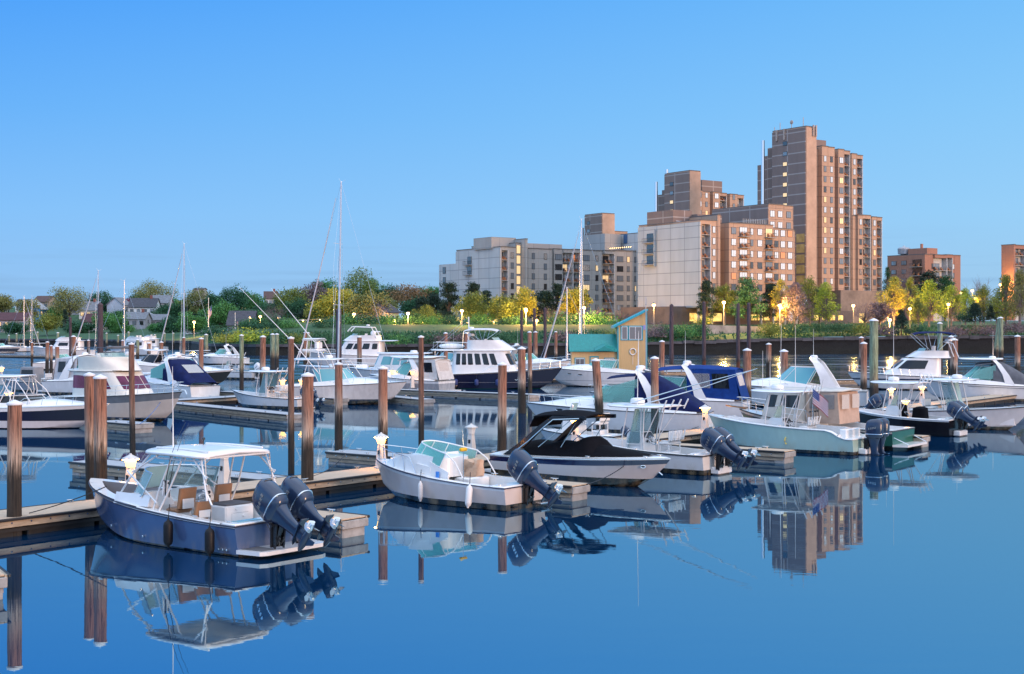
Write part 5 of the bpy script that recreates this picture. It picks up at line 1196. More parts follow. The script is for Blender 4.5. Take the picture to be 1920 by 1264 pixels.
# navy and white express with open pipe T-top at the left
st, hd, L = place_bow(203, 757, 1.45, -12, 10.5)
r26, h26 = express('white deck navy sided sport boat with pipe framed top at the left picture edge', st, hd, L, 3.1, 1.15, 1.45, [zmat('hull_navy_band', [(-1, '0c0c14'), (.06, (.62, .60, .60)), (.46, (.008, .008, .03))], .14, .8), WHITE], bands=[(.80, 1)], arch=False, canvas=None, trunk=.34, ws_h=.30, port=0, seats=True, wcol=WINT)
slab_top(r26, 'hardtop', 2.6, 5.6, 2.3, 2.95, .07, WHITE, .5, .1, .08)
m = MB()
for s in (1, -1):
    for a, b in ((2.4, 3.4), (3.4, 2.9), (4.2, 4.9), (5.2, 4.2), (6.4, 5.0), (4.9, 5.0), (5.1, 5.2)): m.tube([(a, s * 1.25, 1.3), ((a + b) / 2 + .1, s * 1.2, 2.2), (b, s * .95, 2.97)], .028, 7)
    m.tube([(2.7, s * .95, 2.94), (5.4, s * .9, 2.94)], .024, 6)
obj('top_frame', m, PIPE, r26)
# ---------------------------------------------------------------- cabin boats: flybridge cruisers, trawler, pilothouses
def cabin_boat(label, st, hd, L, B, hs, hb, hm, house, wins, fly=None, bands=None, mast=None, bim=None, rail=True, port=0, ex=.4, wcol=WINT, visor=.5, rails=STEEL, cockpit=True, nose=.22, cls='motor yacht', roof_over=.35, hcol=WHITE):
    r = boat_root(label, cls, stern=st, heading=hd, name='motor_yacht'); h = Hull(L, B, hs, hb, tr=.92, full=.42, p=2.3, rk=.17, rc=.08, flare=.8, cp=1.7)
    h.build(r, hm if isinstance(hm, list) else [hm], bands, RUBBER, .03, nt=26)
    x0, x1, hh, fr, rr = house
    if cockpit: h.cockpit(r, .35, x0 + .05, .2, .6)
    h.deck(r, (x0 if cockpit else 0), L, .06, WHITE, .02, 'deck')
    zb = h.z((x0 + x1) / 2) - .10; w = B * .80
    f = shell(x0, x1, w, zb, zb + hh + .1, fr, rr, .08, ex, nose); put_shell(r, 'cabin', f, hcol, 44, 5)
    v0, v1, side, front = wins
    for s in (1, -1):
        for a, b in side: patch(r, 'window', f, us(a, ex, s), us(b, ex, s), v0, v1, wcol, round_=.05)
    for a, b in front: patch(r, 'window', f, uf(a, ex), uf(b, ex), v0, v1, wcol, round_=.06)
    slab_top(r, 'roof', x0 - roof_over, x1 - fr + visor * .6, w * 1.02, zb + hh + .10, .10, hcol, ex, nose * .8, .08)
    zr = zb + hh + .2
    if fly:
        a, b, fh, ff = fly; g = shell(a, b, w * .86, zr, zr + fh, ff, .1, -.04, .45, .3); put_shell(r, 'flybridge', g, hcol, 40, 4, top=False)
        m = MB(); m.grid(lambda u, v: (a + .1 + (b - a - .3) * u, w * .38 * (1 - 2 * v), zr + .03), 6, 2); obj('flybridge_sole', m, SOLE, r, 0)
        m = MB(); m.slab(lambda u, v: (b - ff - .05 - .25 * v - .5 * (2 * u - 1) ** 2, w * .36 * (1 - 2 * u), zr + fh - .02 + .28 * v), 8, 2, (.012, 0, 0)); obj('flybridge_screen', m, CLEARG, r, 30)
        seat(r, ((a + b) / 2 - .3, -.4, zr), .6, .5, .5, .5, WVINYL, WVINYL); seat(r, ((a + b) / 2 - .3, .5, zr), .6, .5, .5, .5, WVINYL, WVINYL)
        if bim:
            bx0, bx1, bz, bm_ = bim; m = MB(); m.slab(lambda u, v: (bx0 + (bx1 - bx0) * u, w * .42 * (1 - 2 * v), zr + bz + .15 * (1 - (1 - 2 * v) ** 2) - .18 * (2 * u - 1) ** 4), 12, 8, (0, 0, -.035)); obj('bimini', m, bm_, r, 60)
            m = MB()
            for s in (1, -1):
                for u in (0, .33, .66, 1): m.tube([((bx0 + bx1) / 2 - .2 + .4 * (u > .5), s * w * .42, zr + fh * .8), (bx0 + (bx1 - bx0) * u, s * w * .42, zr + bz - .18 * (2 * u - 1) ** 4)], .017, 5)
                m.tube([(bx0, s * w * .42, zr + bz - .18), (bx0 - .1, s * w * .42, zr + .3)], .017, 5)
            for u in (0, 1): m.tube([(bx0 + (bx1 - bx0) * u, -w * .42, zr + bz - .18), (bx0 + (bx1 - bx0) * u, 0, zr + bz - .05), (bx0 + (bx1 - bx0) * u, w * .42, zr + bz - .18)], .017, 5)
            obj('bimini_frame', m, STEEL, r)
    m = MB()
    if rail: h.bow_rail(r, L * .42, L * .985, .62, .12, rails, 8, .016, .2, True)
    if mast:
        mx, mh = mast; m = MB(); m.tube([(mx, 0, zr), (mx, 0, zr + mh)], [.07, .05], 8); m.tube([(mx, 0, zr + .7), (mx - 3.2, 0, zr + .75)], .045, 6); obj('mast', m, PIPE, r)
        radome(r, (mx + .28, 0, zr + mh * .62), .26); radome(r, (mx + .28, 0, zr + mh * .42), .30)
        m = MB(); m.tube([(mx, 0, zr + mh), (-.2, 0, zr - .6)], .012, 5); m.tube([(mx, 0, zr + mh * .9), (-.2, .8, zr - .8)], .012, 5); obj('stay', m, STEEL, r)
    if port:
        for i in range(port):
            t = .60 + .09 * i
            for s in (1, -1): q = h.row(t, .55); porthole(r, (q[0], s * (q[1] - .01), q[2]), .14, .14, s, -s * R(6), STEEL)
    m = MB(); m.loft([[(0, B * .44, z), (-.7, B * .40, z), (-.7, -B * .40, z), (0, -B * .44, z)] for z in (.2, .3)]); obj('swim_platform', m, WHITE, r, 20)
    return r, h, f, zr
NAVYH = zmat('hull_navy', [(-1, '0c3a34'), (.05, (.010, .011, .038)), (.62, (.25, .26, .30)), (.65, (.010, .011, .038))], .14, .7)
st, hd, L = place_bow(1054, 689, 2.05, -7, 13.4)
r15, h15, f15, z15 = cabin_boat('navy hulled trawler yacht with white wheelhouse, flybridge bimini and mast', st, hd, L, 4.2, 1.35, 2.05, [NAVYH, WHITE], (2.7, 9.3, 2.1, 1.1, .25), (.40, .90, [(-.84, -.70), (-.64, -.50), (-.44, -.28), (-.2, -.02), (.06, .24), (.32, .5)], [(.9, .35), (.3, -.3), (-.35, -.9)]), (4.2, 9.0, .95, 1.5), [(.96, 1)], (4.3, 3.2), (4.0, 7.3, 1.95, mat('white_bimini', (.62, .63, .66), .7)), port=3, ex=.32, visor=.9, roof_over=2.0, nose=.12, cls='trawler')
for i in range(4): fender(r15, (1.4 + 2.0 * i, -h15.b(1.4 + 2 * i) - .14, .95), mat('blue_fender', (.02, .04, .16), .6), .6, .2)
m = MB(); m.ball((1.9, -h15.b(1.9) + .02, 1.0), .12, 8, (1, .3, .6)); obj('courtesy_lamp', m, LAMP, r15)
m = MB()
for s in (1, -1): m.tube([(1.2, s * 1.7, z15 - 2.1), (1.3, s * 1.7, z15 - .1)], .03, 6); m.tube([(.9, s * 1.75, z15 - 1.3), (1.6, s * 1.7, z15 - .2)], .03, 6)
for k in range(9): m.tube([(1.1 + .4 * k, -1.6, z15), (1.1 + .4 * k, -1.6, z15 + .75)], .014, 5)
m.tube([(1.1, -1.6, z15 + .75), (4.3, -1.6, z15 + .75)], .016, 5); obj('boat_deck_rail', m, STEEL, r15)
m = MB(); m.ball((2.6, .2, z15 + .35), 1, 12, (1.3, .65, .30)); obj('tender', m, WHITE, r15, 60)
st, hd, L = place_bow(340, 735, 1.9, -36, 11.5)
r25, h25, f25, z25 = cabin_boat('cream flybridge cruiser with grey hull stripe and purple-lit side windows', st, hd, L, 3.9, 1.35, 1.9, [zmat('hull_cream', [(-1, '060608'), (.18, (.03, .05, .10)), (.26, (.62, .57, .50))], .22, .5), mat('stripe_slate', (.16, .18, .20), .3), WHITE], (2.2, 8.2, 1.55, 1.6, .1), (.36, .86, [(-.85, -.30), (-.24, .28), (.34, .60)], [(.82, .42), (.38, -.38), (-.42, -.82)]), (2.6, 7.0, .85, 1.2), [(.70, 1), (.97, 2)], wcol=mat('purple_window', (.07, .010, .05), .10, var=.5, vs=1.2, spec=.3, emit=(.35, .04, .16), es=.16), hcol=CREAM, ex=.40, visor=.2)
radome(r25, (6.4, .2, z25 + .95), .36); m = MB(); m.lathe((L - .35, -.3, h25.z(L - .3) + .5), [(.22, -.12), (.24, 0), (.22, .12)], 16, Matrix.Rotation(R(70), 3, 'Y')); m.tube([(L - .6, 0, h25.z(L) + .12), (L + .35, 0, h25.z(L) + .10), (L + .5, 0, h25.z(L) - .15)], .05, 6); obj('anchor', m, STEEL, r25)
m = MB()
for s in (1, -1): m.tube([(2.6, s * 1.3, z25), (2.5, s * 1.3, z25 + 1.2), (3.0, s * 1.25, z25 + 1.45), (5.8, s * 1.2, z25 + 1.45)], .024, 6)
m.tube([(5.8, -1.2, z25 + 1.45), (5.8, 1.2, z25 + 1.45)], .09, 8); m.tube([(5.6, -1.2, z25 + 1.45), (2.9, 1.2, z25 + 1.4)], .02, 8); obj('furled_bimini', m, GREYC, r25)
st, hd, L = place_bow(1589, 698, 1.6, 172, 11.0)
r10, _, _, z10 = cabin_boat('white flybridge sport yacht with raked black side window and navy bimini', st, hd, L, 3.8, 1.2, 1.65, [zmat('hull_white_navy', [(-1, '101014'), (.10, (.72, .72, .71)), (.9, (.015, .02, .06)), (1.05, (.72, .72, .71))])], (2.4, 8.0, 1.65, 2.2, .0), (.42, .90, [(-.30, .78)], [(.82, .05), (-.05, -.82)]), (1.6, 5.6, .6, 1.0), None, None, (1.2, 5.0, 2.3, NAVYC), ex=.42, visor=-1.0, roof_over=.9)
radome(r10, (1.6, 0, z10 + 1.5), .36); m = MB()
for s in (1, -1): m.tube([(.9, s * 1.3, z10), (1.4, s * 1.2, z10 + 1.3), (1.9, s * .9, z10 + 1.45)], .045, 7)
m.tube([(1.9, -.9, z10 + 1.45), (1.9, .9, z10 + 1.45)], .045, 7); obj('radar_arch', m, WHITE, r10)
st = G(745, 690)
r18, _, _, z18 = cabin_boat('large white motor yacht with flybridge behind the tallest mast', Vector((st.x, st.y + 6, 0)), 174, 15.0, 4.6, 1.6, 2.3, HW, (2.6, 10.0, 2.1, 1.6, .0), (.46, .86, [(-.8, -.55), (-.42, -.1), (.0, .32), (.4, .68)], [(.82, .05), (-.05, -.82)]), (3.0, 8.8, .8, 1.2), None, None, None, ex=.36, visor=.6, roof_over=2.2)
m = MB()
for s in (1, -1): m.tube([(3.4, s * 1.5, z18 + .4), (4.2, s * 1.4, z18 + 2.0), (7.2, s * 1.2, z18 + 2.1), (7.9, s * 1.2, z18 + 1.4)], .09, 7)
m.tube([(4.2, -1.4, z18 + 2.0), (4.2, 1.4, z18 + 2.0)], .09, 7); obj('hardtop_frame', m, WHITE, r18); radome(r18, (5, 0, z18 + 2.2), .3); m = MB(); m.ball((4.2, 0, z18 + 1.1), .45, 10); obj('satellite_dome', m, WHITE, r18)
S = G(1716, 838); d = Vector((math.cos(R(144)), math.sin(R(144)), 0)); st = S + Vector((-d.y, d.x, 0)) * 1.6
k = (1387 - 960) / F; L6 = (k * st.y - st.x) / (d.x - k * d.y)
GRN = zmat('hull_green', [(-1, '0b0b0c'), (.22, (.02, .11, .085))], .15, .7)
r6, h6, f6, z6 = cabin_boat('dark green downeast boat with cream pilothouse and beige canvas back', st, 144, L6, 3.3, .95, 1.65, [GRN, mat('sheer_line_navy', (.012, .018, .06), .3), CREAM], (4.4, 7.1, 1.38, .5, .0), (.46, .88, [(-.62, .18), (.40, .74)], [(.85, .35), (.30, -.30), (-.35, -.85)]), None, [(.80, 1), (.86, 2)], hcol=mat('house_cream', (.60, .55, .48), .4), ex=.3, visor=.6, roof_over=1.9, nose=.06, cls='downeast boat')
for s in (1, -1):
    m = MB(); m.slab(lambda u, v: (2.7 + 1.72 * u + .12 * (1 - u) * v, s * 1.27, z6 - 1.62 + 1.52 * v), 6, 6, (0, .02, 0)); obj('canvas_side', m, BEIGEC, r6, 60)
    m = MB(); m.slab(lambda u, v: (2.95 + .55 * u, s * 1.31, z6 - .90 + .70 * v), 3, 3, (0, .01, 0)); m.slab(lambda u, v: (3.65 + .6 * u, s * 1.31, z6 - .90 + .70 * v), 3, 3, (0, .01, 0)); obj('canvas_window', m, VINYL, r6, 0)
m = MB(); m.slab(lambda u, v: (2.7 + .12 * v, 1.25 * (1 - 2 * u), z6 - 1.62 + 1.52 * v), 6, 6, (.02, 0, 0)); obj('canvas_back', m, BEIGEC, r6, 60)
for s in (.65, -.65): m = MB(); m.slab(lambda u, v: (2.76, s + .45 * (1 - 2 * u), z6 - .90 + .70 * v), 3, 3, (-.01, 0, 0)); m.v = [(x - .1, y, z) for x, y, z in m.v]; obj('canvas_window', m, VINYL, r6, 0)
antenna(r6, (7, .8, z6), 1.9); antenna(r6, (6, -.9, z6), 3.2)
m = MB(); m.loft([[(h6.L - .4, .2, h6.z(h6.L) + z), (h6.L + .75, .12, h6.z(h6.L) + z + .1), (h6.L + .75, -.12, h6.z(h6.L) + z + .1), (h6.L - .4, -.2, h6.z(h6.L) + z)] for z in (.02, .09)]); obj('bow_pulpit', m, GOLD, r6, 20)

for s in (1, -1): m = MB(); m.tube([(-.7, s * 1.2, .32), (0, s * 1.25, .62)], .02, 6); obj('platform_strut', m, STEEL, r6)
st = G(700, 722)
r19, _, _, z19 = cabin_boat('white lobster style boat with pale green side windows behind the tower boat', Vector((st.x + 7, st.y + 4, 0)), 171, 11.0, 3.5, 1.1, 1.7, HW, (2.2, 7.6, 1.85, .8, .0), (.42, .88, [(-.85, -.48), (-.42, -.15), (-.1, .2), (.28, .70)], [(.85, .05), (-.05, -.85)]), None, None, wcol=TEAL, ex=.32, visor=.4, roof_over=.9, nose=.1, cls='lobster boat')
radome(r19, (3.2, 0, z19 + .05), .4)
# white express fisherman with tuna tower
st, hd, L = place_bow(762, 716, 1.75, -17, 11.2)
r20, h20 = express('white sport fishing boat with pipe tower, hardtop and long outriggers', st, hd, L, 3.7, 1.3, 1.75, zmat('hull_white_navyboot', [(-1, '06070c'), (.30, (.012, .02, .05)), (.40, (.012, .02, .05)), (.42, (.70, .69, .67))]), arch=False, canvas=None, trunk=.45, ws_h=.8, wcol=TEAL, port=0)
slab_top(r20, 'hardtop', 2.2, 6.2, 2.9, 3.35, .08, WHITE, .45, .1, .1)
m = MB()
for s in (1, -1):
    for a, b in ((2.4, 2.5), (3.2, 3.6), (4.9, 4.4), (6.4, 5.6), (7.3, 6.0)): m.tube([(a, s * 1.55, 1.5), (b, s * 1.2, 3.36)], .03, 6)
    for a, b in ((2.6, 3.0), (4.6, 4.0), (3.4, 3.3)): m.tube([(a, s * 1.2, 3.42), (b, s * .7, 4.9)], .03, 6)
    m.tube([(2.7, s * 1.1, 4.0), (4.4, s * 1.0, 4.0)], .025, 6)
    for zz in (4.1, 4.9): m.tube([(2.9, s * .8, zz), (4.2, s * .8, zz)], .03, 6); m.tube([(2.9, -s * .8, zz), (2.9, s * .8, zz)], .03, 6); m.tube([(4.2, -s * .8, zz), (4.2, s * .8, zz)], .03, 6)
obj('tower', m, PIPE, r20)
m = MB(); m.bbox((3.5, 0, 4.15), (1.3, 1.5, .12), .04); m.bbox((3.9, 0, 4.5), (.35, .8, .6), .08); obj('tower_station', m, WHITE, r20); slab_top(r20, 'tower_top', 2.8, 4.3, 1.7, 4.95, .05, WHITE, .5, .1)
for s in (1, -1):
    m = MB(); m.tube([(4.6, s * 1.3, 2.3), (2.8, s * 1.9, 4.6), (-1.5, s * 2.7, 9.0)], [.045, .035, .015], 6); obj('outrigger', m, PIPE, r20)
radome(r20, (4.6, .4, 3.5), .33)
# motor yachts on the far left dock
HWF = WHITE
for px, py, L, hd, lab in [(108, 668, 13, 178, 'white sedan motor yacht with dark cabin windows lit at its dock on the far left'), (222, 667, 14, 5, 'white flybridge motor yacht end on by the steel pile on the far left'), (262, 660, 10, 180, 'small white flybridge boat far off in front of the brick wall')]:
    s = G(px + L * 5, py)
    cabin_boat(lab, s, hd if hd > 90 else 150, L, 4.0, 1.3, 2.0, HW, (2.0, L * .66, 1.7, 1.2, .0), (.45, .85, [(-.8, -.2), (-.1, .6)], [(.8, -.8)]), (2.6, L * .6, .7, 1.0), None, None, None, ex=.4, rail=False)
st = G(-40, 662); express('black and white express boat cut by the left picture edge far off', st, 2, 10, 3.2, 1.1, 1.6, zmat('hull_black_band', [(-1, '0c0c14'), (.08, (.6, .6, .6)), (.3, (.02, .02, .04)), (1.1, (.7, .7, .7))]), arch=True, canvas=None, seats=False, port=0, trunk=.4)
# boats filling in behind
S = G(905, 704); express('white express boat half hidden behind the trawler stern deck', Vector((S.x, S.y, 0)), 172, 9.5, 3.1, 1.2, 1.7, HW, arch_h=1.9, trunk=.5, ws_h=.9, wcol=TEAL, seats=False)
S = G(350, 706); r_, _ = express('white hardtop boat behind the sloping navy canvas back', Vector((S.x, S.y, 0)), 175, 9.0, 3.1, 1.2, 1.6, HW, arch=False, trunk=.5, ws_h=.8, wcol=WINT, seats=False); slab_top(r_, 'hardtop', 2.4, 5.2, 2.4, 3.1, .08, WHITE, .45, .1, .1); radome(r_, (3.8, 0, 3.25), .3); m = MB(); m.tube([(2.6, -.9, 1.4), (2.8, -.9, 3.1)], .03, 6); m.tube([(2.8, -.9, 3.1), (2.8, .9, 3.1)], .03, 6); m.tube([(2.6, .9, 1.4), (2.8, .9, 3.1)], .03, 6); obj('top_frame', m, PIPE, r_)
S = G(462, 684); express('small white express boat beyond the brown pile and white outboards', Vector((S.x, S.y, 0)), 168, 8.5, 2.9, 1.1, 1.5, HW, arch_h=1.8, trunk=.45, ws_h=.8, seats=False)
S = G(64, 694); express('white cuddy boat half behind the grey work skiff on the left', Vector((S.x, S.y, 0)), 10, 8.0, 2.8, 1.0, 1.4, HW, arch=False, trunk=.45, ws_h=.6, seats=False)
# ---------------------------------------------------------------- inflatable dinghy
def dinghy():
    p = G(1850, 737, .5); t = thing('inflatable_dinghy', 'grey inflatable dinghy lying on the dock by the lit pedestals', 'dinghy', (p.x, p.y, .55), R(165))
    m = MB(); m.tube([(-1.5, .62, .45), (.6, .62, .45), (1.3, .45, .5), (1.6, 0, .56), (1.3, -.45, .5), (.6, -.62, .45), (-1.5, -.62, .45)], [.14, .23, .23, .22, .23, .23, .14], 12); obj('tube', m, mat('hypalon_grey', (.38, .37, .34), .5), t, 60)
    m = MB(); m.loft([[(-1.3, .5, .3), (-1.3, -.5, .3), (-1.3, 0, .12)], [(1.0, .4, .32), (1.0, -.4, .32), (1.0, 0, .12)], [(1.45, .05, .4), (1.45, -.05, .4), (1.45, 0, .35)]]); obj('floor', m, GREYMAT, t); m = MB(); m.box((-1.3, 0, .45), (.05, 1.0, .4)); obj('transom', m, GREYMAT, t)
dinghy()
# ---------------------------------------------------------------- sailboats
def sailboat(label, px, base, top, Lb, spreaders=1, furl=None, boom=True, rake=0, hm=HW, mr=.085, heading=170, forestay=None, jib=True, jm=None):
    p = G(px, base); r = thing('sailboat', label, 'sailboat', (p.x, p.y, 0), R(heading), 'sailing yachts of the marina'); zt = H + (HZ - top) / F * p.y
    h = Hull(Lb, Lb * .3, 1.0, 1.25, tr=.6, full=.5, p=2.0, rk=.3, rc=.14, flare=.3)
    # the mast stands on the origin: shift the boat so that it does
    e = []
    o = h.build(r, [hm], None, RUBBER, .02, nt=20); e.append(o)
    d = h.deck(r, 0, Lb, .12, WHITE, .02); e.append(d)
    f = shell(Lb * .25, Lb * .68, Lb * .17, 1.0, 1.45, .5, .2, .15, .6, .4); e.append(put_shell(r, 'coachroof', f, WHITE, 32, 3))
    for s in (1, -1): e.append(patch(r, 'window', f, us(-.6, .6, s), us(.6, .6, s), .3, .75, WINT))
    mx = Lb * .56
    m = MB(); m.tube([(mx, 0, 1.2), (mx - rake * .5, 0, zt * .5), (mx - rake, 0, zt)], [mr, mr, mr * .7], 8); e.append(obj('mast', m, mat('mast_alloy', (.55, .56, .60), .3, .6), r))
    m = MB()
    for i in range(spreaders):
        z = 1.2 + (zt - 1.2) * (i + 1) / (spreaders + 1.0) * (1.12 if spreaders == 1 else 1.0); m.tube([(mx, -Lb * .09, z), (mx, Lb * .09, z)], .025, 6)
    m.tube([(mx - rake, 0, zt), (mx - rake - .6, 0, zt + .25)], .012, 5); m.ball((mx - rake, 0, zt + .05), .09, 6); m.tube([(mx - rake, 0, zt), (mx - rake + .3, 0, zt + .5)], .01, 5)
    e.append(obj('spreader', m, PIPE, r))
    m = MB(); q = Lb * .12; w = .014
    for s in (1, -1): m.tube([(mx - .2, s * q, 1.1), (mx, s * Lb * .09, 1.2 + (zt - 1.2) * .55), (mx - rake, 0, zt - .2)], w, 5); m.tube([(mx + .2, s * q, 1.1), (mx, 0, zt * .62)], w, 5)
    m.tube([(.1, 0, 1.1), (mx - rake, 0, zt)], w, 5); m.tube([(Lb - .1, 0, 1.3), (mx - rake, 0, zt - .1)], w, 5); e.append(obj('rigging', m, STEEL, r))
    if jib: m = MB(); m.tube([(Lb - .15, 0, 1.5), ((Lb + mx) / 2, 0, (1.5 + zt * .9) / 2), (mx + .3, 0, zt * .92)], [.10, .075, .03], 7); e.append(obj('furled_jib', m, jm or mat('sail_cover', (.52, .52, .56), .8), r))
    if boom:
        m = MB(); m.tube([(mx, 0, 2.1), (mx - Lb * .42, 0, 2.2)], .06, 6); e.append(obj('boom', m, PIPE, r))
        if furl: m = MB(); m.tube([(mx - .1, 0, 2.3)] + [(mx - Lb * .40 * t, 0, 2.28 + .06 * math.sin(t * 22)) for t in (.1, .25, .4, .55, .7, .85, 1)], .17, 8); e.append(obj('furled_mainsail', m, furl, r))
    for c in e: c.location = (-mx, 0, 0)
    return r
for a in [
 (('tallest sailboat, its white mast reaching far above the trees behind the tower boat', 634, 705, 342, 13), dict(spreaders=2, heading=160, mr=.13, rake=.4)),
 (('sailboat with a thin white mast and long stays before the yellow dock house', 1090, 700, 412, 12), dict(spreaders=2, heading=165, mr=.10)),
 (('sailboat whose tall mast rises behind the black hull express boat', 345, 682, 458, 11), dict(spreaders=1, heading=168, mr=.11)),
 (('sailboat with grey furled mainsail behind the cream flybridge cruiser', 184, 684, 508, 10.5), dict(spreaders=1, heading=172, furl=None, mr=.10)),
 (('sailboat with thin mast and dark lashed sail on its boom on the left', 233, 690, 527, 9.5), dict(spreaders=1, heading=5, furl=GREYC, mr=.08, jib=False)),
 (('small sailboat with short mast at the far left water', 45, 660, 556, 9), dict(spreaders=0, heading=10, jib=True)),
 (('small sailboat with white mast right of another on the far left water', 60, 660, 556, 9), dict(spreaders=0, heading=175, jib=False)),
 (('sailboat with a short white mast left of the yellow dock house', 1063, 692, 540, 9), dict(spreaders=1, heading=178, jib=False, mr=.08)),
 (('dark green sailboat bow with a red furled jib at the right picture edge', 2016, 752, 200, 9), dict(spreaders=1, heading=178, mr=.1, hm=zmat('hull_bottle_green', [(-1, '060808'), (.1, (.008, .03, .026))], .15, .7), jm=mat('red_sail_cover', (.45, .02, .02), .8))),
]: sailboat(*a[0], **a[1])
# ---------------------------------------------------------------- mooring lines
def rope(a, b, sag, label, mt=RUBBER, r=.016):
    m = MB(); a, b = Vector(a), Vector(b); m.tube([a.lerp(b, t) - Vector((0, 0, sag * 4 * t * (1 - t))) for t in [i / 12 for i in range(13)]], r, 6)
    tag(obj('mooring_line', m, mt, None), label, 'rope', 'mooring lines')
rope(G(200, 912, 1.40), G(55, 962, .55), .05, 'black mooring line from the blue boat bow to the left dock cleat')
rope(G(1185, 862, .95), G(1100, 908, .55), .12, 'black line from the white and navy bowrider to the white finger dock end')
rope(G(650, 850, .95), G(585, 893, .55), .15, 'thin dark line running down to the dock right of the thick pile')
rope(G(305, 748, 1.4), G(262, 795, .55), .15, 'blue line from the grey striped cruiser bow to the dock stub', mat('blue_line', (.03, .16, .45), .7))
rope(G(1310, 800, .6), G(1200, 820, .55), .10, 'dark hose looped along the lamp lit dock boards')
# ================================================================ apartment blocks
TH = R(34.5); U = Vector((math.cos(TH), math.sin(TH), 0)); V = Vector((-U.y, U.x, 0))
def panel_mat(name, col, joint, w, h, lw=.02, off=0.0, var=.12, z0=0.0, sun=None):
    """cast concrete in panels: joints every w metres along the wall and h metres up"""
    if name in MATS: return MATS[name]
    m = bpy.data.materials.new(name); m.use_nodes = True; nt = m.node_tree; N = nt.nodes; Lk = nt.links
    b = N['Principled BSDF']; b.inputs['Roughness'].default_value = .85
    tc = N.new('ShaderNodeTexCoord'); sp = N.new('ShaderNodeSeparateXYZ'); Lk.new(tc.outputs['Object'], sp.inputs[0])
    ad = N.new('ShaderNodeMath'); Lk.new(sp.outputs['X'], ad.inputs[0]); Lk.new(sp.outputs['Y'], ad.inputs[1])
    cb = N.new('ShaderNodeCombineXYZ'); Lk.new(ad.outputs[0], cb.inputs[0]); Lk.new(sp.outputs['Z'], cb.inputs[1])
    mp = N.new('ShaderNodeMapping'); mp.inputs['Location'].default_value = (off, z0, 0); Lk.new(cb.outputs[0], mp.inputs[0])
    br = N.new('ShaderNodeTexBrick'); br.offset = 0; br.inputs['Scale'].default_value = 1; br.inputs['Brick Width'].default_value = w; br.inputs['Row Height'].default_value = h
    br.inputs['Mortar Size'].default_value = lw * 4; br.inputs['Mortar Smooth'].default_value = .3; br.inputs['Mortar'].default_value = lin(joint)
    c = lin(col); br.inputs['Color1'].default_value = c; br.inputs['Color2'].default_value = tuple(x * .90 for x in c[:3]) + (1,)
    Lk.new(mp.outputs[0], br.inputs['Vector'])
    nz = N.new('ShaderNodeTexNoise'); nz.inputs['Scale'].default_value = .35; nz.inputs['Detail'].default_value = 6; m3 = N.new('ShaderNodeMapping'); m3.inputs['Scale'].default_value = (1.5, 1.5, .35); Lk.new(tc.outputs['Object'], m3.inputs[0]); Lk.new(m3.outputs[0], nz.inputs['Vector'])
    mr = N.new('ShaderNodeMapRange'); mr.inputs['To Min'].default_value = 1 - var * 1.5; mr.inputs['To Max'].default_value = 1 + var; Lk.new(nz.outputs['Fac'], mr.inputs['Value'])
    mx = N.new('ShaderNodeMix'); mx.data_type = 'RGBA'; mx.blend_type = 'MULTIPLY'; mx.inputs[0].default_value = 1; Lk.new(br.outputs['Color'], mx.inputs[6]); Lk.new(mr.outputs[0], mx.inputs[7]); Lk.new(mx.outputs[2], b.inputs['Base Color'])
    MATS[name] = m; return m
FRAME = mat('window_frame_dark', (.045, .04, .04), .5, var=0)
PANES = [mat('pane_glow_mirror', (.85, .80, .74), .12, .75, var=0), glass('pane_sky', (.16, .19, .22), .05), glass('pane_dark', (.02, .025, .03), .05), mat('pane_lit', (.6, .4, .2), .3, var=0, emit=(1, .70, .36), es=.75), mat('pane_red', (.5, .2, .1), .3, var=0, emit=(1, .32, .12), es=.6)]  # first pane: pale metallic finish that puts the reflected dawn glow into the glass
LIT = mat('lit_interior', (.5, .4, .15), .5, emit=(1, .72, .22), es=1.3, var=.45, vs=.7, stretch=(1, 1, 1))
_nt = LIT.node_tree; _cr = [n for n in _nt.nodes if n.type == 'VALTORGB'][0]; _nt.links.new(_cr.outputs[0], _nt.nodes['Principled BSDF'].inputs['Emission Color'])
_cr.color_ramp.elements[0].color = (.42, .24, .05, 1); _cr.color_ramp.elements[1].color = (1, .74, .24, 1)
RAILM = mat('balcony_rail', (.05, .05, .055), .5, var=0); ROOFC = mat('roof_edge', (.13, .12, .115), .7)
CHAIR = mat('balcony_furniture', (.42, .17, .07), .6, var=.2)
_wm = {}
def window_mesh(w, h, pane, div):
    k = (round(w, 2), round(h, 2), pane, div)
    if k not in _wm:
        m = MB(); m.mi = 0; t = .09
        m.box((0, -.02, h / 2), (w + 2 * t, .10, h + 2 * t)); m.mi = 1
        n = div
        for i in range(n): m.box((-w / 2 + w * (i + .5) / n, -.06, h / 2), (w / n - .07, .05, h))
        me = bpy.data.meshes.new('window'); me.from_pydata(m.v, [], m.f); me.materials.append(FRAME); me.materials.append(PANES[pane]); me.polygons.foreach_set('material_index', m.m); _wm[k] = me
    return _wm[k]
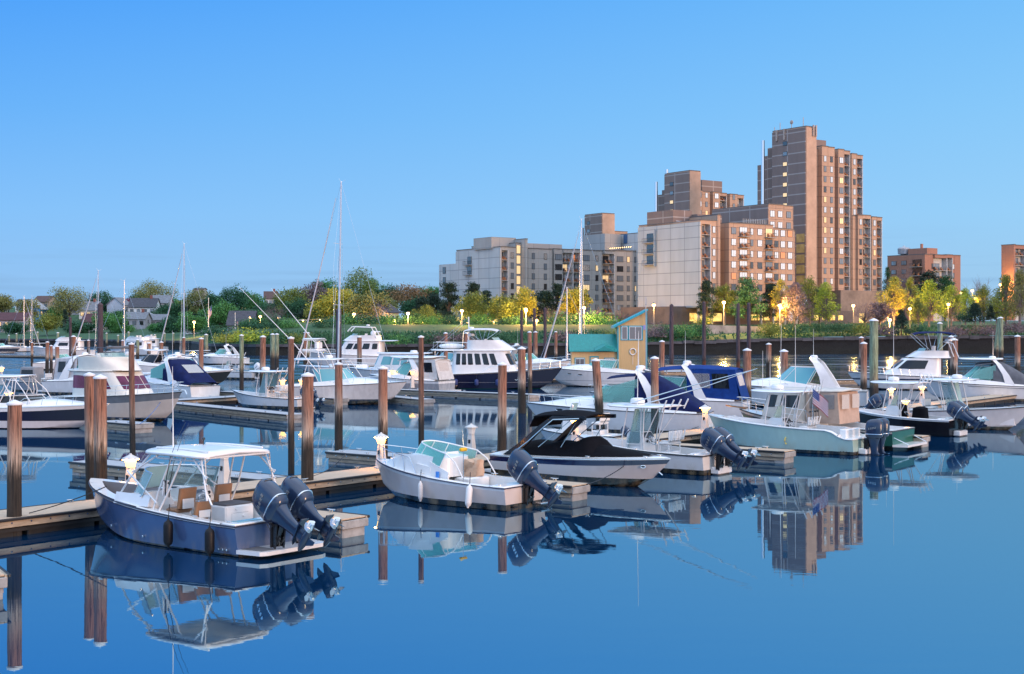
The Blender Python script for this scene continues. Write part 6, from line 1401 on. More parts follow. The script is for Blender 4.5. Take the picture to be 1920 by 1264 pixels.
def balcony_mesh(w, d, furn):
    k = ('b', round(w, 1), round(d, 1), furn)
    if k not in _wm:
        m = MB(); m.mi = 0; m.box((0, -d / 2, -.09), (w, d, .18)); m.mi = 1
        m.box((0, -d + .03, 1.02), (w, .05, .06))
        for i in range(max(3, int(w / .35)) + 1): m.box((-w / 2 + .02 + (w - .04) * i / max(3, int(w / .35)), -d + .03, .5), (.03, .03, 1.0))
        for s in (-1, 1):
            m.box((s * (w / 2 - .02), -d / 2, 1.02), (.05, d, .06)); m.box((s * (w / 2 - .02), -d / 2, .5), (.03, d - .1, .9)) if d > 1.4 else None
        if furn:
            m.mi = 2
            for s in (-.45, .45): m.box((s * w * .5, -d * .55, .25), (.6, .6, .5)); m.box((s * w * .5, -d * .35, .65), (.6, .12, .6))
        me = bpy.data.meshes.new('balcony'); me.from_pydata(m.v, [], m.f)
        for x in (mat('balcony_slab', (.34, .31, .29), .8), RAILM, CHAIR): me.materials.append(x)
        me.polygons.foreach_set('material_index', m.m); _wm[k] = me
    return _wm[k]
brn = random.Random(21)
def pick(p): 
    q = brn.random(); s = 0
    for i, x in enumerate(p):
        s += x
        if q < s: return i
    return 0
MIX_SUN, MIX_SHADE = (.66, .16, .12, .05, .01), (.12, .52, .24, .10, .02)
def building(label, cpx, Y, z0, bays, left_px, wallm, zrow, nrows, pitch=2.8, mixp=MIX_SUN, name='apartment_block', depth=None, rooftop=(), cat='apartment block', leftm=None, zmin=None, group='concrete apartment blocks behind the lawn', grow=1.0):
    C = Vector(((cpx - 960) / F * Y, Y, 0)); t = thing(name, label, cat, (C.x, C.y, 0), TH, group)
    zz = lambda py, y: H + (HZ - py) / F * y
    k = (left_px - 960) / F; D = depth or max(4, (k * C.y - C.x) / (V.x - k * V.y))
    def X(px): k = (px - 960) / F; return (k * C.y - C.x) / (U.x - k * U.y)
    wall = MB(); roof = MB(); wins = []; lin_ = MB()
    for (p0, p1, kind, off, rpy) in bays:
        a, b = X(p0), X(p1); ym = C.y + U.y * a; zt = zz(rpy, ym); w = b - a; mid = (a + b) / 2
        o = off + (1.7 if kind == 'B' else 0)
        wall.box((mid, (o + D) / 2, (z0 + zt) / 2), (w, D - o, zt - z0))
        if kind == 'B': wall.box((mid, off + .85, zt - .45), (w, 1.7, .9)); lin_.box((b - .09, off + .84, (z0 + zt - .9) / 2), (.18, 1.69, zt - .9 - z0)); lin_.box((mid - .1, o - .03, (z0 + zt - .9) / 2), (w - .2, .06, zt - .9 - z0))
        roof.box((mid, (off + D) / 2, zt + .10), (w + .02, D - off + .25, .22))
        if kind in 'nS': 
            if kind == 'S':
                for r in range(nrows): wins.append(('w', mid, o - .0, zrow - r * pitch - 1.0, w * .5, 2.0, 3, 1))
            continue
        if kind not in 'BP': wall.box((b - .06, o - .03, (z0 + zt) / 2), (.10, .05, zt - z0 - .5))
        for r in range(nrows):
            zc = zrow - r * pitch
            if zc > zt - .9 or zc < (zmin or z0 + 1): continue
            pn = pick(mixp if not (mixp is MIX_SUN and r > nrows * .62) else MIX_SHADE)
            if kind == 'w': wins.append(('w', mid, o, zc - .75, min(.85, w * .5) * grow, 1.5, pn, 2))
            if kind == 'W': wins.append(('w', mid, o, zc - .75, min(1.5, w * .6) * grow, 1.5, pn, 2))
            if kind == 'X': wins.append(('w', mid, o, zc - .75, min(2.2, w * .75) * grow, 1.5, pn, 3))
            if kind == 'B': wins.append(('w', mid - w * .12, o - .06, zc - 1.15, w * .6, 2.0, pn if pn != 0 else 1, 2)); wins.append(('b', mid, o, zc - 1.25, w - .05, 1.65, 1))
            if kind == 'P': wins.append(('w', mid, o, zc - 1.15, w * .72, 2.1, pn, 3)); wins.append(('b', mid, o, zc - 1.25, w * .95, 1.3, 1))
            if kind == 'L': wins.append(('w', mid, o, zc - 1.1, w * .7, 2.2, 3, 1))
    obj('wall', wall, wallm, t, 0); obj('roof_edge', roof, ROOFC, t, 0)
    if lin_.v: obj('balcony_lining', lin_, mat('balcony_white', (.60, .59, .58), .8), t, 0)
    for i, q in enumerate(wins):
        me = window_mesh(q[4], q[5], q[6], q[7]) if q[0] == 'w' else balcony_mesh(q[4], q[5], q[6])
        o = link(bpy.data.objects.new('window' if q[0] == 'w' else 'balcony', me), t); o.location = (q[1], q[2], q[3])
    for (nm, x0, x1, y0, y1, za, zb, m_) in rooftop: m = MB(); m.box(((x0 + x1) / 2, (y0 + y1) / 2, (za + zb) / 2), (x1 - x0, y1 - y0, zb - za)); obj(nm, m, m_, t, 0)
    return t, X, D, C, zz
TAUPE = panel_mat('concrete_taupe', (.48, .315, .225), (.25, .17, .14), 5.5, 2.8, .02)
PALE = panel_mat('concrete_pale', (.49, .505, .505), (.24, .255, .27), 5.2, 2.8, .022)
GREYT = panel_mat('concrete_grey', (.37, .36, .345), (.24, .235, .23), 5.5, 2.8, .02)
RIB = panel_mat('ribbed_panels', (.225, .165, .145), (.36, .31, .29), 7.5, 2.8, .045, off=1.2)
SKIN = mat('sunlit_tone_concrete', (.52, .345, .25), .85, var=.12, vs=.3)  # slightly lighter copy of the taupe, sunlight put into its colour
def skin(t, nm, box, m):                     # a facing slab set proud of a wall, a part of its building
    b = MB(); b.box(*box); return obj(nm, b, m, t, 0)
# right wing with the pale blind end wall
RWb = [(1313, 1316, 'n', 0, 413), (1316, 1333, 'B', 0, 413), (1333, 1344, 'w', 0, 414), (1344, 1349, 'n', -.3, 403), (1349, 1367, 'n', 4.5, 419), (1367, 1384, 'W', 0, 418), (1384, 1403, 'P', 0, 419), (1403, 1416, 'w', 0, 420), (1416, 1433, 'W', 0, 421), (1433, 1450, 'P', 0, 422), (1450, 1461, 'W', 0, 428), (1461, 1474, 'W', 0, 429), (1474, 1488, 'W', 0, 430), (1488, 1497, 'w', 1.2, 432)]
rw, X, D, C, zz = building('apartment block with a large blank pale end wall facing left and pink balcony front', 1313, 337, 11.2, RWb, 1198, TAUPE, 30.0, 7)
zt = zz(413, C.y)
skin(rw, 'end_wall', ((-.12, D / 2, (11.0 + zt - .4) / 2), (.24, D + .3, zt - .4 - 11.0)), PALE)
for k in range(3): o = link(bpy.data.objects.new('window', window_mesh(2.6, 1.9, 2, 2)), rw); o.location = (-.26, D * .79, zt - 4.2 - 2.8 * k); o.rotation_euler.z = R(-90)
for k in range(3): o = link(bpy.data.objects.new('balcony', balcony_mesh(4.4, .9, 0)), rw); o.location = (-.24, D * .80, zt - 4.5 - 2.8 * k); o.rotation_euler.z = R(-90)
skin(rw, 'balcony_surround', ((-.55, D * .80 - 2.4, zt - 6.0), (.9, .25, 9.2)), PALE)
for k in range(6): skin(rw, 'stair_window', ((X(1349) + .3, 2.4, 28.2 - 2.8 * k), (.12, 2.6, 1.9)), mat('stair_glow', (.4, .28, .1), .5, var=.3, vs=.6, emit=(.8, .45, .1), es=.12))
skin(rw, 'plinth', ((X(1400), D / 2 + 3.5, 8.9), (X(1497) + 6, D - 3, 4.6)), mat('plinth_concrete', (.16, .125, .115), .85, var=.2, vs=.4))
for i in range(9): skin(rw, 'column', ((.6 + 4.2 * i, 1.2, 9.0), (.5, .5, 4.4)), GREYT)
for i in range(1, 4): skin(rw, 'column', ((.4, 1 + i * (D - 2) / 3, 9.0), (.5, .5, 4.4)), GREYT)
m = MB(); m.box((X(1440) / 2, 4.5, 11.05), (X(1440), 9, .5)); obj('soffit', m, GREYT, rw, 0)
for a, b in ((1, 4.2), (4.8, 8.0), (8.4, 11.6)): skin(rw, 'lit_glazing', (((a + b) / 2 + .0, 4.9, 8.6), (b - a, .2, 2.0)), LIT)
for i in range(5): y0 = .8 + i * (D - 2) / 5; skin(rw, 'lit_glazing', ((2.2, y0 + (D - 2) / 10, 8.3), (.2, (D - 2) / 5 - .8, 2.2)), LIT)
for a in (1437, 1449, 1461, 1477, 1490): skin(rw, 'lit_glazing', ((X(a), 4.4, 8.6), (1.6, .3, 1.4)), LIT)
# upper step of the right wing
ub, Xu, Du, Cu, zz = building('set back upper storeys with a long dark left wall above the pink balcony front', 1441, 352, 22, [(1441, 1455, 'W', 0, 383), (1455, 1470, 'W', 0, 384), (1470, 1487, 'W', 0, 386)], 1336, TAUPE, 35.0, 2)
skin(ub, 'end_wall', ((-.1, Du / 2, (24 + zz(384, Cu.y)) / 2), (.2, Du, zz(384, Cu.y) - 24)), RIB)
for q, (a, b, y0, y1, p0) in enumerate([(1313, 1349, 10, 20, 403), (1349, 1395, 8, 18, 410)]): skin(rw, 'roof_house', (((X(a) + X(b)) / 2, (y0 + y1) / 2, (zz(413, C.y) + zz(p0, 352)) / 2), (X(b) - X(a), y1 - y0, zz(p0, 352) - zz(413, C.y) + 1.5)), RIB)
m = MB(); m.add([(X(1318), 9.8, zt + .4), (X(1331), 9.8, zt + .4), (X(1331), 12, zt + 2.2), (X(1318), 12, zt + 2.2)], [(0, 1, 2, 3)]); obj('skylight', m, glass('skylight_glass', (.5, .55, .62)), rw, 0)
m = MB()
for i in range(14): m.box((X(1395) + i * (X(1441) - X(1395)) / 14, .3, zz(420, 346) + .7), (.06, .06, 1.2))
obj('roof_rail', m, CREAM, rw, 0)
# the tall tower
T1b = [(1511, 1530, 'n', 0, 237), (1530, 1541, 'n', 6.5, 277), (1541, 1553, 'w', 4.6, 274), (1553, 1565, 'w', 4.6, 276), (1565, 1572, 'n', 6.5, 279), (1572, 1583, 'W', 4.6, 280), (1583, 1594, 'B', 4.6, 283), (1594, 1599, 'n', 7.0, 286), (1599, 1609, 'w', 5.0, 288), (1609, 1620, 'B', 5.0, 291)]
t1, X, D, C, zz = building('tallest apartment tower, dark left face with a column of small lit windows', 1511, 372, 15, T1b, 1449, TAUPE, 0, 0)
zr0 = zz(295, 380)
t1x, X1, D1, C1, _ = building('balconied front of the tallest tower stepping down to the right', 1541, 380, 16.2, [(a, b, k, o - 4.6 + .01, r) for a, b, k, o, r in T1b[2:]] + [(1600, 1606, 'n', .2, 405), (1606, 1615, 'w', -.6, 404), (1615, 1630, 'B', -.6, 404), (1630, 1634, 'n', 1.4, 406), (1634, 1643, 'w', -.2, 407), (1643, 1653, 'B', -.2, 408)], 1530, TAUPE, 52.4, 13, depth=14)
for c in list(t1x.children): c.location = c.location
zt = zz(237, C.y)
skin(t1, 'end_wall', ((-.12, D / 2, (16 + zt - .3) / 2), (.24, D + .1, zt - .3 - 16)), RIB); skin(t1, 'sunlit_tone_facing', ((X(1530) / 2, -.1, (16 + zt - .3) / 2), (X(1530) - .02, .2, zt - 16.3)), SKIN)
for k in range(7): o = link(bpy.data.objects.new('window', window_mesh(1.5, .95, 3 if k > 1 else 2 - k, 1)), t1); o.location = (-.26, D * .60, zt - 4.3 - 2.8 * k); o.rotation_euler.z = R(-90)
for k in range(5): skin(t1, 'stair_glow_panel', ((-.26, D * .14, zz(432, C.y) - 2.0 - 2.8 * k), (.06, D * .24, 2.3)), MATS['stair_glow'])  # yellowish glow on the wall, made as weakly emitting slabs
for nm, y0, y1, top, xx in [('side_shaft', D, D + 4.5, 277, 2.5), ('side_shaft', D + 4.5, D + 8, 290, 3.5), ('side_bay', D + 8, D + 10, 305, 4)]: skin(t1, nm, ((xx + 3, (y0 + y1) / 2, (16 + zz(top, C.y + 14)) / 2), (6, y1 - y0, zz(top, C.y + 14) - 16)), RIB)
m = MB(); m.cyl((-.6, D + 3.2, 30), .5, zz(265, C.y + 14) - 30, 10); obj('flue', m, STEEL, t1)
AER = mat('aerial_tan', (.42, .33, .28), .6)
for y, h in ((D * .97, 1.2), (D * .8, 2.2), (D * .45, 1.8), (D * .1, 2.6)):
    m = MB(); m.tube([(.3, y, zt), (.3, y, zt + h)], .09, 5)
    if h == 1.8: m.ball((.3, y, zt + 1.8), .6, 10, (.3, 1, 1))
    obj('roof_aerial', m, AER, t1)
for c, d in [((-.4, D * .85, zt - 1.3), (.3, .5, 3.0)), ((-.4, D * .62, zt - 1.3), (.3, .5, 3.0)), ((2.4, -.5, zt - 1), (.4, .35, 3.0)), ((3.4, -.5, zt - 1), (.4, .35, 3.0))]: skin(t1, 'panel_aerial', (c, d), AER)
skin(t1x, 'roof_house', ((X1(1562), 9, zz(274, 380) + 1), (X1(1575) - X1(1545), 7, 3.4)), RIB)
skin(t1x, 'podium', ((X1(1612), 5.0, 11.5), (X1(1665) - X1(1585), 12, 9.8)), mat('podium_concrete', (.30, .23, .19), .9, var=.25, vs=.3))
skin(t1x, 'lit_glazing', ((X1(1612), -1.05, 8.7), (2.8, .15, 2.6)), LIT)
for a in (1500, 1515, 1530, 1545): skin(t1x, 'lit_glazing', ((X1(a), -6, 8.7), (1.7, .15, 1.3)), LIT)
skin(t1x, 'low_wall', ((X1(1520), -5.6, 8.6), (X1(1580) - X1(1480), .6, 4)), MATS['plinth_concrete'])
# the middle tower and the far one
T2b = [(1293, 1313, 'n', 0, 320), (1313, 1324, 'n', 7, 356), (1324, 1337, 'W', 4.6, 355), (1337, 1350, 'w', 4.6, 357), (1350, 1356, 'n', 6.5, 358), (1356, 1369, 'W', 4.6, 358), (1369, 1382, 'B', 4.6, 360), (1382, 1388, 'n', 7, 362), (1388, 1402, 'w', 4.6, 362), (1402, 1414, 'B', 4.6, 364)]
t2, X, D, C, zz = building('middle tower with small lit stair windows standing behind the pale end wall', 1293, 423, 20, T2b, 1247, TAUPE, zz(368, 436), 3, depth=None)
zt = zz(320, C.y); skin(t2, 'end_wall', ((-.12, D / 2, (22 + zt) / 2), (.24, D + .1, zt - 22.4)), RIB); skin(t2, 'sunlit_tone_facing', ((X(1313) / 2, -.1, (20 + zt) / 2), (X(1313), .2, zt - 20.4)), SKIN)
for k in range(5): o = link(bpy.data.objects.new('window', window_mesh(1.5, .95, 3 if k > 1 else 2 - k, 1)), t2); o.location = (-.26, D * .70, zt - 3.9 - 2.8 * k); o.rotation_euler.z = R(-90)
for y0, y1, top in ((D, D + 5, 355), (D + 5, D + 8.5, 363)): skin(t2, 'side_shaft', ((6, (y0 + y1) / 2, (22 + zz(top, C.y + 12)) / 2), (6, y1 - y0, zz(top, C.y + 12) - 22)), RIB)
m = MB(); m.cyl((-.2, D + 4, 30), .5, zz(342, C.y + 14) - 30, 10); m.cyl((.4, D - .4, zt), .5, 1.4, 8); obj('flue', m, STEEL, t2)
skin(t2, 'roof_house', ((X(1360), 9, zz(352, 436)), (X(1378) - X(1340), 6, 4.5)), RIB)
t3, X, D, C, zz = building('distant small tower with a pinkish right face behind the tall sailboat mast', 1129, 479, 20, [(1129, 1152, 'n', 0, 400), (1152, 1190, 'n', 4, 432)], 1097, TAUPE, 0, 0)
zt = zz(400, C.y); skin(t3, 'end_wall', ((-.12, D / 2, (20 + zt) / 2), (.24, D, zt - 20.4)), RIB); skin(t3, 'sunlit_tone_facing', ((X(1152) / 2, -.1, (20 + zt) / 2), (X(1152), .2, zt - 20.4)), SKIN)
for k in range(4): o = link(bpy.data.objects.new('window', window_mesh(1.5, 1.0, 3 if k > 1 else 2 - k, 1)), t3); o.location = (-.26, D * .76, zt - 3.4 - 2.8 * k); o.rotation_euler.z = R(-90)
m = MB(); m.cyl((-.3, D + 1, 25), .5, zz(424, C.y) - 25, 8); obj('flue', m, STEEL, t3)
tm_, X, D, C, zz = building('pale recessed wall with a blue door and string lights between two blocks', 1212, 400, 12, [(1212, 1225, 'n', 0, 436)], 1128, PALE, 0, 0)
m = MB(); m.box((-.1, D * .45, zz(441, C.y) - .6), (.15, 1.6, 2.6)); obj('door', m, mat('blue_door', (.05, .12, .25), .5), tm_, 0)
skin(tm_, 'terrace_house', ((-4, D * .75, zz(470, C.y) + 2), (6, D * .5, 6.5)), GREYT)
m = MB()
for i in range(14): m.ball((-5.5, D * (.02 + .045 * i), zz(464, C.y)), .13, 6)
obj('string_light', m, LAMP, tm_)
# the low left wing
LBb = [(939, 941, 'n', 0, 463), (941, 953, 'B', 0, 463), (953, 968, 'w', 0, 464), (968, 978, 'n', .3, 456), (978, 983, 'n', -1.6, 449), (983, 990, 'n', 3.5, 466), (990, 1010, 'w', 0, 466), (1010, 1035, 'w', 0, 467), (1035, 1040, 'n', 1, 467), (1040, 1056, 'X', .2, 467), (1056, 1074, 'B', -.3, 468), (1074, 1088, 'B', -.3, 468), (1088, 1110, 'X', 0, 469), (1110, 1128, 'w', 0, 470), (1128, 1134, 'n', 1, 470), (1134, 1153, 'B', 0, 470), (1153, 1172, 'X', 0, 470), (1172, 1184, 'w', 0, 471), (1184, 1200, 'w', 0, 471)]
lb, X, D, C, zz = building('low grey wing with rows of dark framed windows and a lit glass stair strip', 939, 377, 7, LBb, 856, GREYT, 25.8, 6, mixp=MIX_SHADE, zmin=10.0)
zt = zz(463, C.y); skin(lb, 'end_wall', ((-.12, D / 2, (7 + zt - .3) / 2), (.24, D + .1, zt - 7.4)), PALE)
for k in range(6): o = link(bpy.data.objects.new('stair_window', window_mesh(1.3, 2.2, 3, 1)), lb); o.location = (X(973), .28, 26.4 - 2.8 * k)
for k in range(5): skin(lb, 'stair_glow_panel', ((X(983) + .05, 1.6, 25 - 2.8 * k), (.1, 2.0, 1.9)), MATS['stair_glow'])  # emitting slabs put the stair glow on the recess side
for k in range(2): o = link(bpy.data.objects.new('window', window_mesh(2.0, 1.9, 2, 2)), lb); o.location = (-.26, D * .68, zt - 4.0 - 2.8 * k); o.rotation_euler.z = R(-90)
for k in range(2): o = link(bpy.data.objects.new('balcony', balcony_mesh(3.6, .9, 0)), lb); o.location = (-.24, D * .70, zt - 4.3 - 2.8 * k); o.rotation_euler.z = R(-90)
skin(lb, 'roof_house', ((X(958), 8, zt + 1.3), (X(982) - X(936), 9, 3.2)), GREYT); skin(lb, 'roof_house', ((X(1035), 10, zt + .7), (X(1080) - X(990), 7, 2.2)), GREYT)
k = (823 - 960) / F; D2 = (k * C.y - C.x) / (V.x - k * V.y); skin(lb, 'low_annex', ((4, (D + D2) / 2, (7 + zz(494, C.y + 18)) / 2), (8, D2 - D - .1, zz(494, C.y + 18) - 7)), PALE)
for kx in range(2): o = link(bpy.data.objects.new('window', window_mesh(1.4, 1.7, 2, 2)), lb); o.location = (-.02, D2 - 3.0, zz(512, C.y + 22) - 2.9 * kx); o.rotation_euler.z = R(-90)
for i in range(16):
    if i not in (5, 9): skin(lb, 'lit_glazing', ((X(1005) + i * 3.2, -.08, 8.6), (2.4, .12, 1.6)), LIT)
for i in range(10): skin(lb, 'lit_glazing', ((-.30, 2 + i * (D2 - 4) / 10, 8.1), (.1, (D2 - 4) / 10 - .9, 1.9)), LIT)
m = MB(); m.box((X(1080) / 2 + 3, 0.2, 10.0), (X(1200), 1.6, .4)); obj('canopy', m, GREYT, lb, 0)
# brick blocks on the right
BRICK = panel_mat('orange_brick', (.40, .19, .13), (.30, .16, .12), .9, .3, .012)
b2, X, D, C, zz = building('orange brick apartment block with white balcony edges and a round roof tank', 1734, 433, 8, [(1734, 1746, 'n', 0, 477), (1746, 1750, 'w', 0, 477), (1750, 1773, 'B', -.6, 478), (1773, 1785, 'B', -.3, 478), (1785, 1790, 'w', 0, 479), (1790, 1801, 'n', 0, 479)], 1664, BRICK, 28.2, 6, group='brick apartment blocks on the right')
for r in range(5):
    for y in (D * .55, D * .82): o = link(bpy.data.objects.new('window', window_mesh(1.9, 1.2, 1, 2)), b2); o.location = (-.05, y, 26.0 - 2.8 * r); o.rotation_euler.z = R(-90)
    o = link(bpy.data.objects.new('balcony', balcony_mesh(D * .28, 1.3, 1)), b2); o.location = (0, D * .2, 25.2 - 2.8 * r); o.rotation_euler.z = R(-90)
    o = link(bpy.data.objects.new('window', window_mesh(3.4, 2.0, 2, 3)), b2); o.location = (-.05, D * .2, 25.4 - 2.8 * r); o.rotation_euler.z = R(-90)
zt = zz(478, C.y); m = MB(); m.lathe((3, D * .72, zt + 1.2), [(.9, -1.2), (.9, -.6), (1.9, -.4), (2.0, 1.3), (1.6, 1.7), (.6, 1.9), (.2, 2.3)], 20); obj('roof_tank', m, mat('tank_grey', (.36, .38, .42), .4, .4), b2)
skin(b2, 'roof_house', ((4.5, D * .30, zt + 1.1), (5, D * .5, 2.4)), BRICK); m = MB(); m.cyl((4, D * .30, zt + 2.2), .45, 1.6, 8); obj('chimney', m, BRICK, b2)
b3, X, D, C, zz = building('brick block with dark railed balconies cut by the right picture edge', 1901, 380, 8, [(1901, 1904, 'n', 0, 459), (1904, 1925, 'B', 0, 460), (1925, 1945, 'W', 0, 461)], 1880, BRICK, 27.2, 6, group='brick apartment blocks on the right', mixp=MIX_SHADE, depth=4)
# ================================================================ hillside houses
def house(px, by, w, h, Y, col, roofc, label, rh=2.2, rot=0.0, dep=8, lit=0, chim=0, nwin=3, fl=1):
    p = P(px, by, Y); W = w / F * Y; Hh = h / F * Y
    t = thing('house', label, 'house', (p.x, p.y, p.z), R(rot), 'houses on the far hillside')
    wm = mat('house_' + col[0], col[1], .7, var=.08, vs=1, stretch=(.2, .2, 3)); rm = mat('roof_' + roofc[0], roofc[1], .8, var=.25, vs=1.5)
    m = MB(); m.box((0, dep / 2, Hh / 2 - 2), (W, dep, Hh + 4)); 
    g = MB(); g.loft([[(-W / 2, 0, Hh), (-W / 2, dep, Hh), (-W / 2, dep / 2, Hh + rh)], [(W / 2, 0, Hh), (W / 2, dep, Hh), (W / 2, dep / 2, Hh + rh)]]); m.add(g.v, g.f); obj('wall', m, wm, t, 0)
    m = MB()
    for s in (0, 1):
        y0, y1 = (-.5, dep / 2) if s == 0 else (dep + .5, dep / 2); z0 = Hh - .22
        m.loft([[(-W / 2 - .4, y0, z0), (-W / 2 - .4, y1, Hh + rh + .02), (-W / 2 - .4, y1, Hh + rh + .28), (-W / 2 - .4, y0, z0 + .22)], [(W / 2 + .4, y0, z0), (W / 2 + .4, y1, Hh + rh + .02), (W / 2 + .4, y1, Hh + rh + .28), (W / 2 + .4, y0, z0 + .22)]])
    obj('roof', m, rm, t, 0)
    k = 0
    for f in range(fl):
        for i in range(nwin):
            o = link(bpy.data.objects.new('window', window_mesh(min(1.2, W / nwin * .55), 1.3, 3 if k < lit else (1 if (i + f) % 2 else 2), 2)), t); o.location = (-W / 2 + W * (i + .5) / nwin, -.04, Hh - 2.2 - f * 2.8); k += 1
    o = link(bpy.data.objects.new('window', window_mesh(1.1, 1.3, 1, 2)), t); o.location = (W / 2 + .04, dep / 2, Hh - 1.6); o.rotation_euler.z = R(90)
    if chim: m = MB(); m.box((W * .25, dep * .5, Hh + rh + .3), (.9, .9, 2.2)); obj('chimney', m, mat('chimney_brick', (.25, .09, .07), .85), t, 0)
    return t
WHT, GRY, BLU, TAN, SLT, BRN = ('white_boards', (.76, .76, .76)), ('grey_boards', (.32, .34, .38)), ('blue_boards', (.06, .26, .50)), ('tan_boards', (.42, .34, .28)), ('slate', (.06, .065, .085)), ('brown', (.10, .06, .055))
for a in [
 (20, 622, 56, 22, 520, ('lilac_boards', (.42, .38, .42)), ('maroon', (.08, .03, .04)), 'lilac grey house with maroon roof at the left picture edge', 2.6, 0, 9, 2, 0, 4, 2),
 (12, 592, 34, 14, 600, GRY, SLT, 'grey gabled house at the top left of the hill', 3, 90, 7), (42, 584, 26, 12, 620, WHT, SLT, 'small white house left of the big oak', 2.4, 0, 8),
 (76, 576, 32, 10, 640, TAN, BRN, 'tan house with brown roof on the hill crest', 2.6, -15, 8), (82, 596, 26, 16, 560, BLU, ('white_roof', (.4, .42, .45)), 'bright blue gabled house among the trees', 3.4, 80, 9, 1),
 (140, 592, 30, 16, 600, GRY, SLT, 'grey house half hidden behind the big oak', 2.5), (166, 598, 34, 16, 580, WHT, ('grey_tiles', (.18, .20, .23)), 'white house with grey roof right of the big oak', 3.6, 10, 9, 2, 1),
 (172, 618, 38, 14, 520, WHT, ('maroon', (.08, .03, .04)), 'low white house with maroon roof above the shore', 3.0, 0, 8, 0, 0, 4), (214, 588, 44, 8, 600, GRY, SLT, 'long dark roofed house behind the steel guide pile', 2.0),
 (238, 590, 26, 18, 590, ('pale_boards', (.50, .52, .58)), ('grey_tiles', (.18, .20, .23)), 'pale gabled house left of the long white one', 3.0, 70), (266, 590, 50, 14, 570, WHT, SLT, 'long white house with dark slate roof in the middle of the hill', 3.6, 0, 9, 0, 1, 4),
 (298, 584, 34, 16, 600, ('stone_grey', (.40, .40, .42)), ('grey_tiles', (.18, .20, .23)), 'stone grey house with pale roof under the tall tree', 3.2, 0, 9), (252, 616, 40, 18, 520, GRY, ('grey_tiles', (.18, .20, .23)), 'grey house with a red chimney near the shore', 2.4, 0, 9, 0, 1, 3),
 (292, 614, 36, 14, 530, GRY, ('grey_tiles', (.18, .20, .23)), 'grey bungalow right of the red chimney house', 2.0, 0, 8, 0, 0, 4), (464, 588, 30, 18, 560, WHT, SLT, 'tall white house with a row of lit attic windows', 2.6, 0, 9, 4, 1, 4, 2),
 (508, 572, 24, 12, 600, WHT, BRN, 'white house with dark roof and chimney on the crest', 3.0, 10, 8, 0, 1), (450, 626, 48, 16, 420, ('blue_grey_boards', (.20, .27, .36)), SLT, 'blue grey waterside house with a big dark roof', 4.2, 0, 9, 0, 0, 4),
 (736, 612, 42, 26, 370, WHT, SLT, 'white gabled house lit orange behind the lawn lamps', 3.4, 60, 10, 1, 0, 3, 2), (690, 606, 30, 16, 390, ('blue_grey_boards', (.20, .27, .36)), SLT, 'dark blue house between the tower boat and the white gable', 3.0, 10, 8),
 (655, 614, 56, 20, 380, ('brick_red', (.20, .10, .085)), SLT, 'dim brick house behind the tallest mast', 2.6, 0, 9, 2, 0, 5), (372, 560, 18, 18, 700, GRY, SLT, 'grey flat block showing above the trees', .4, 0, 8),
 (360, 622, 24, 12, 440, WHT, SLT, 'small white shed by the flagpole', 1.6, 0, 6),
]: house(*a)
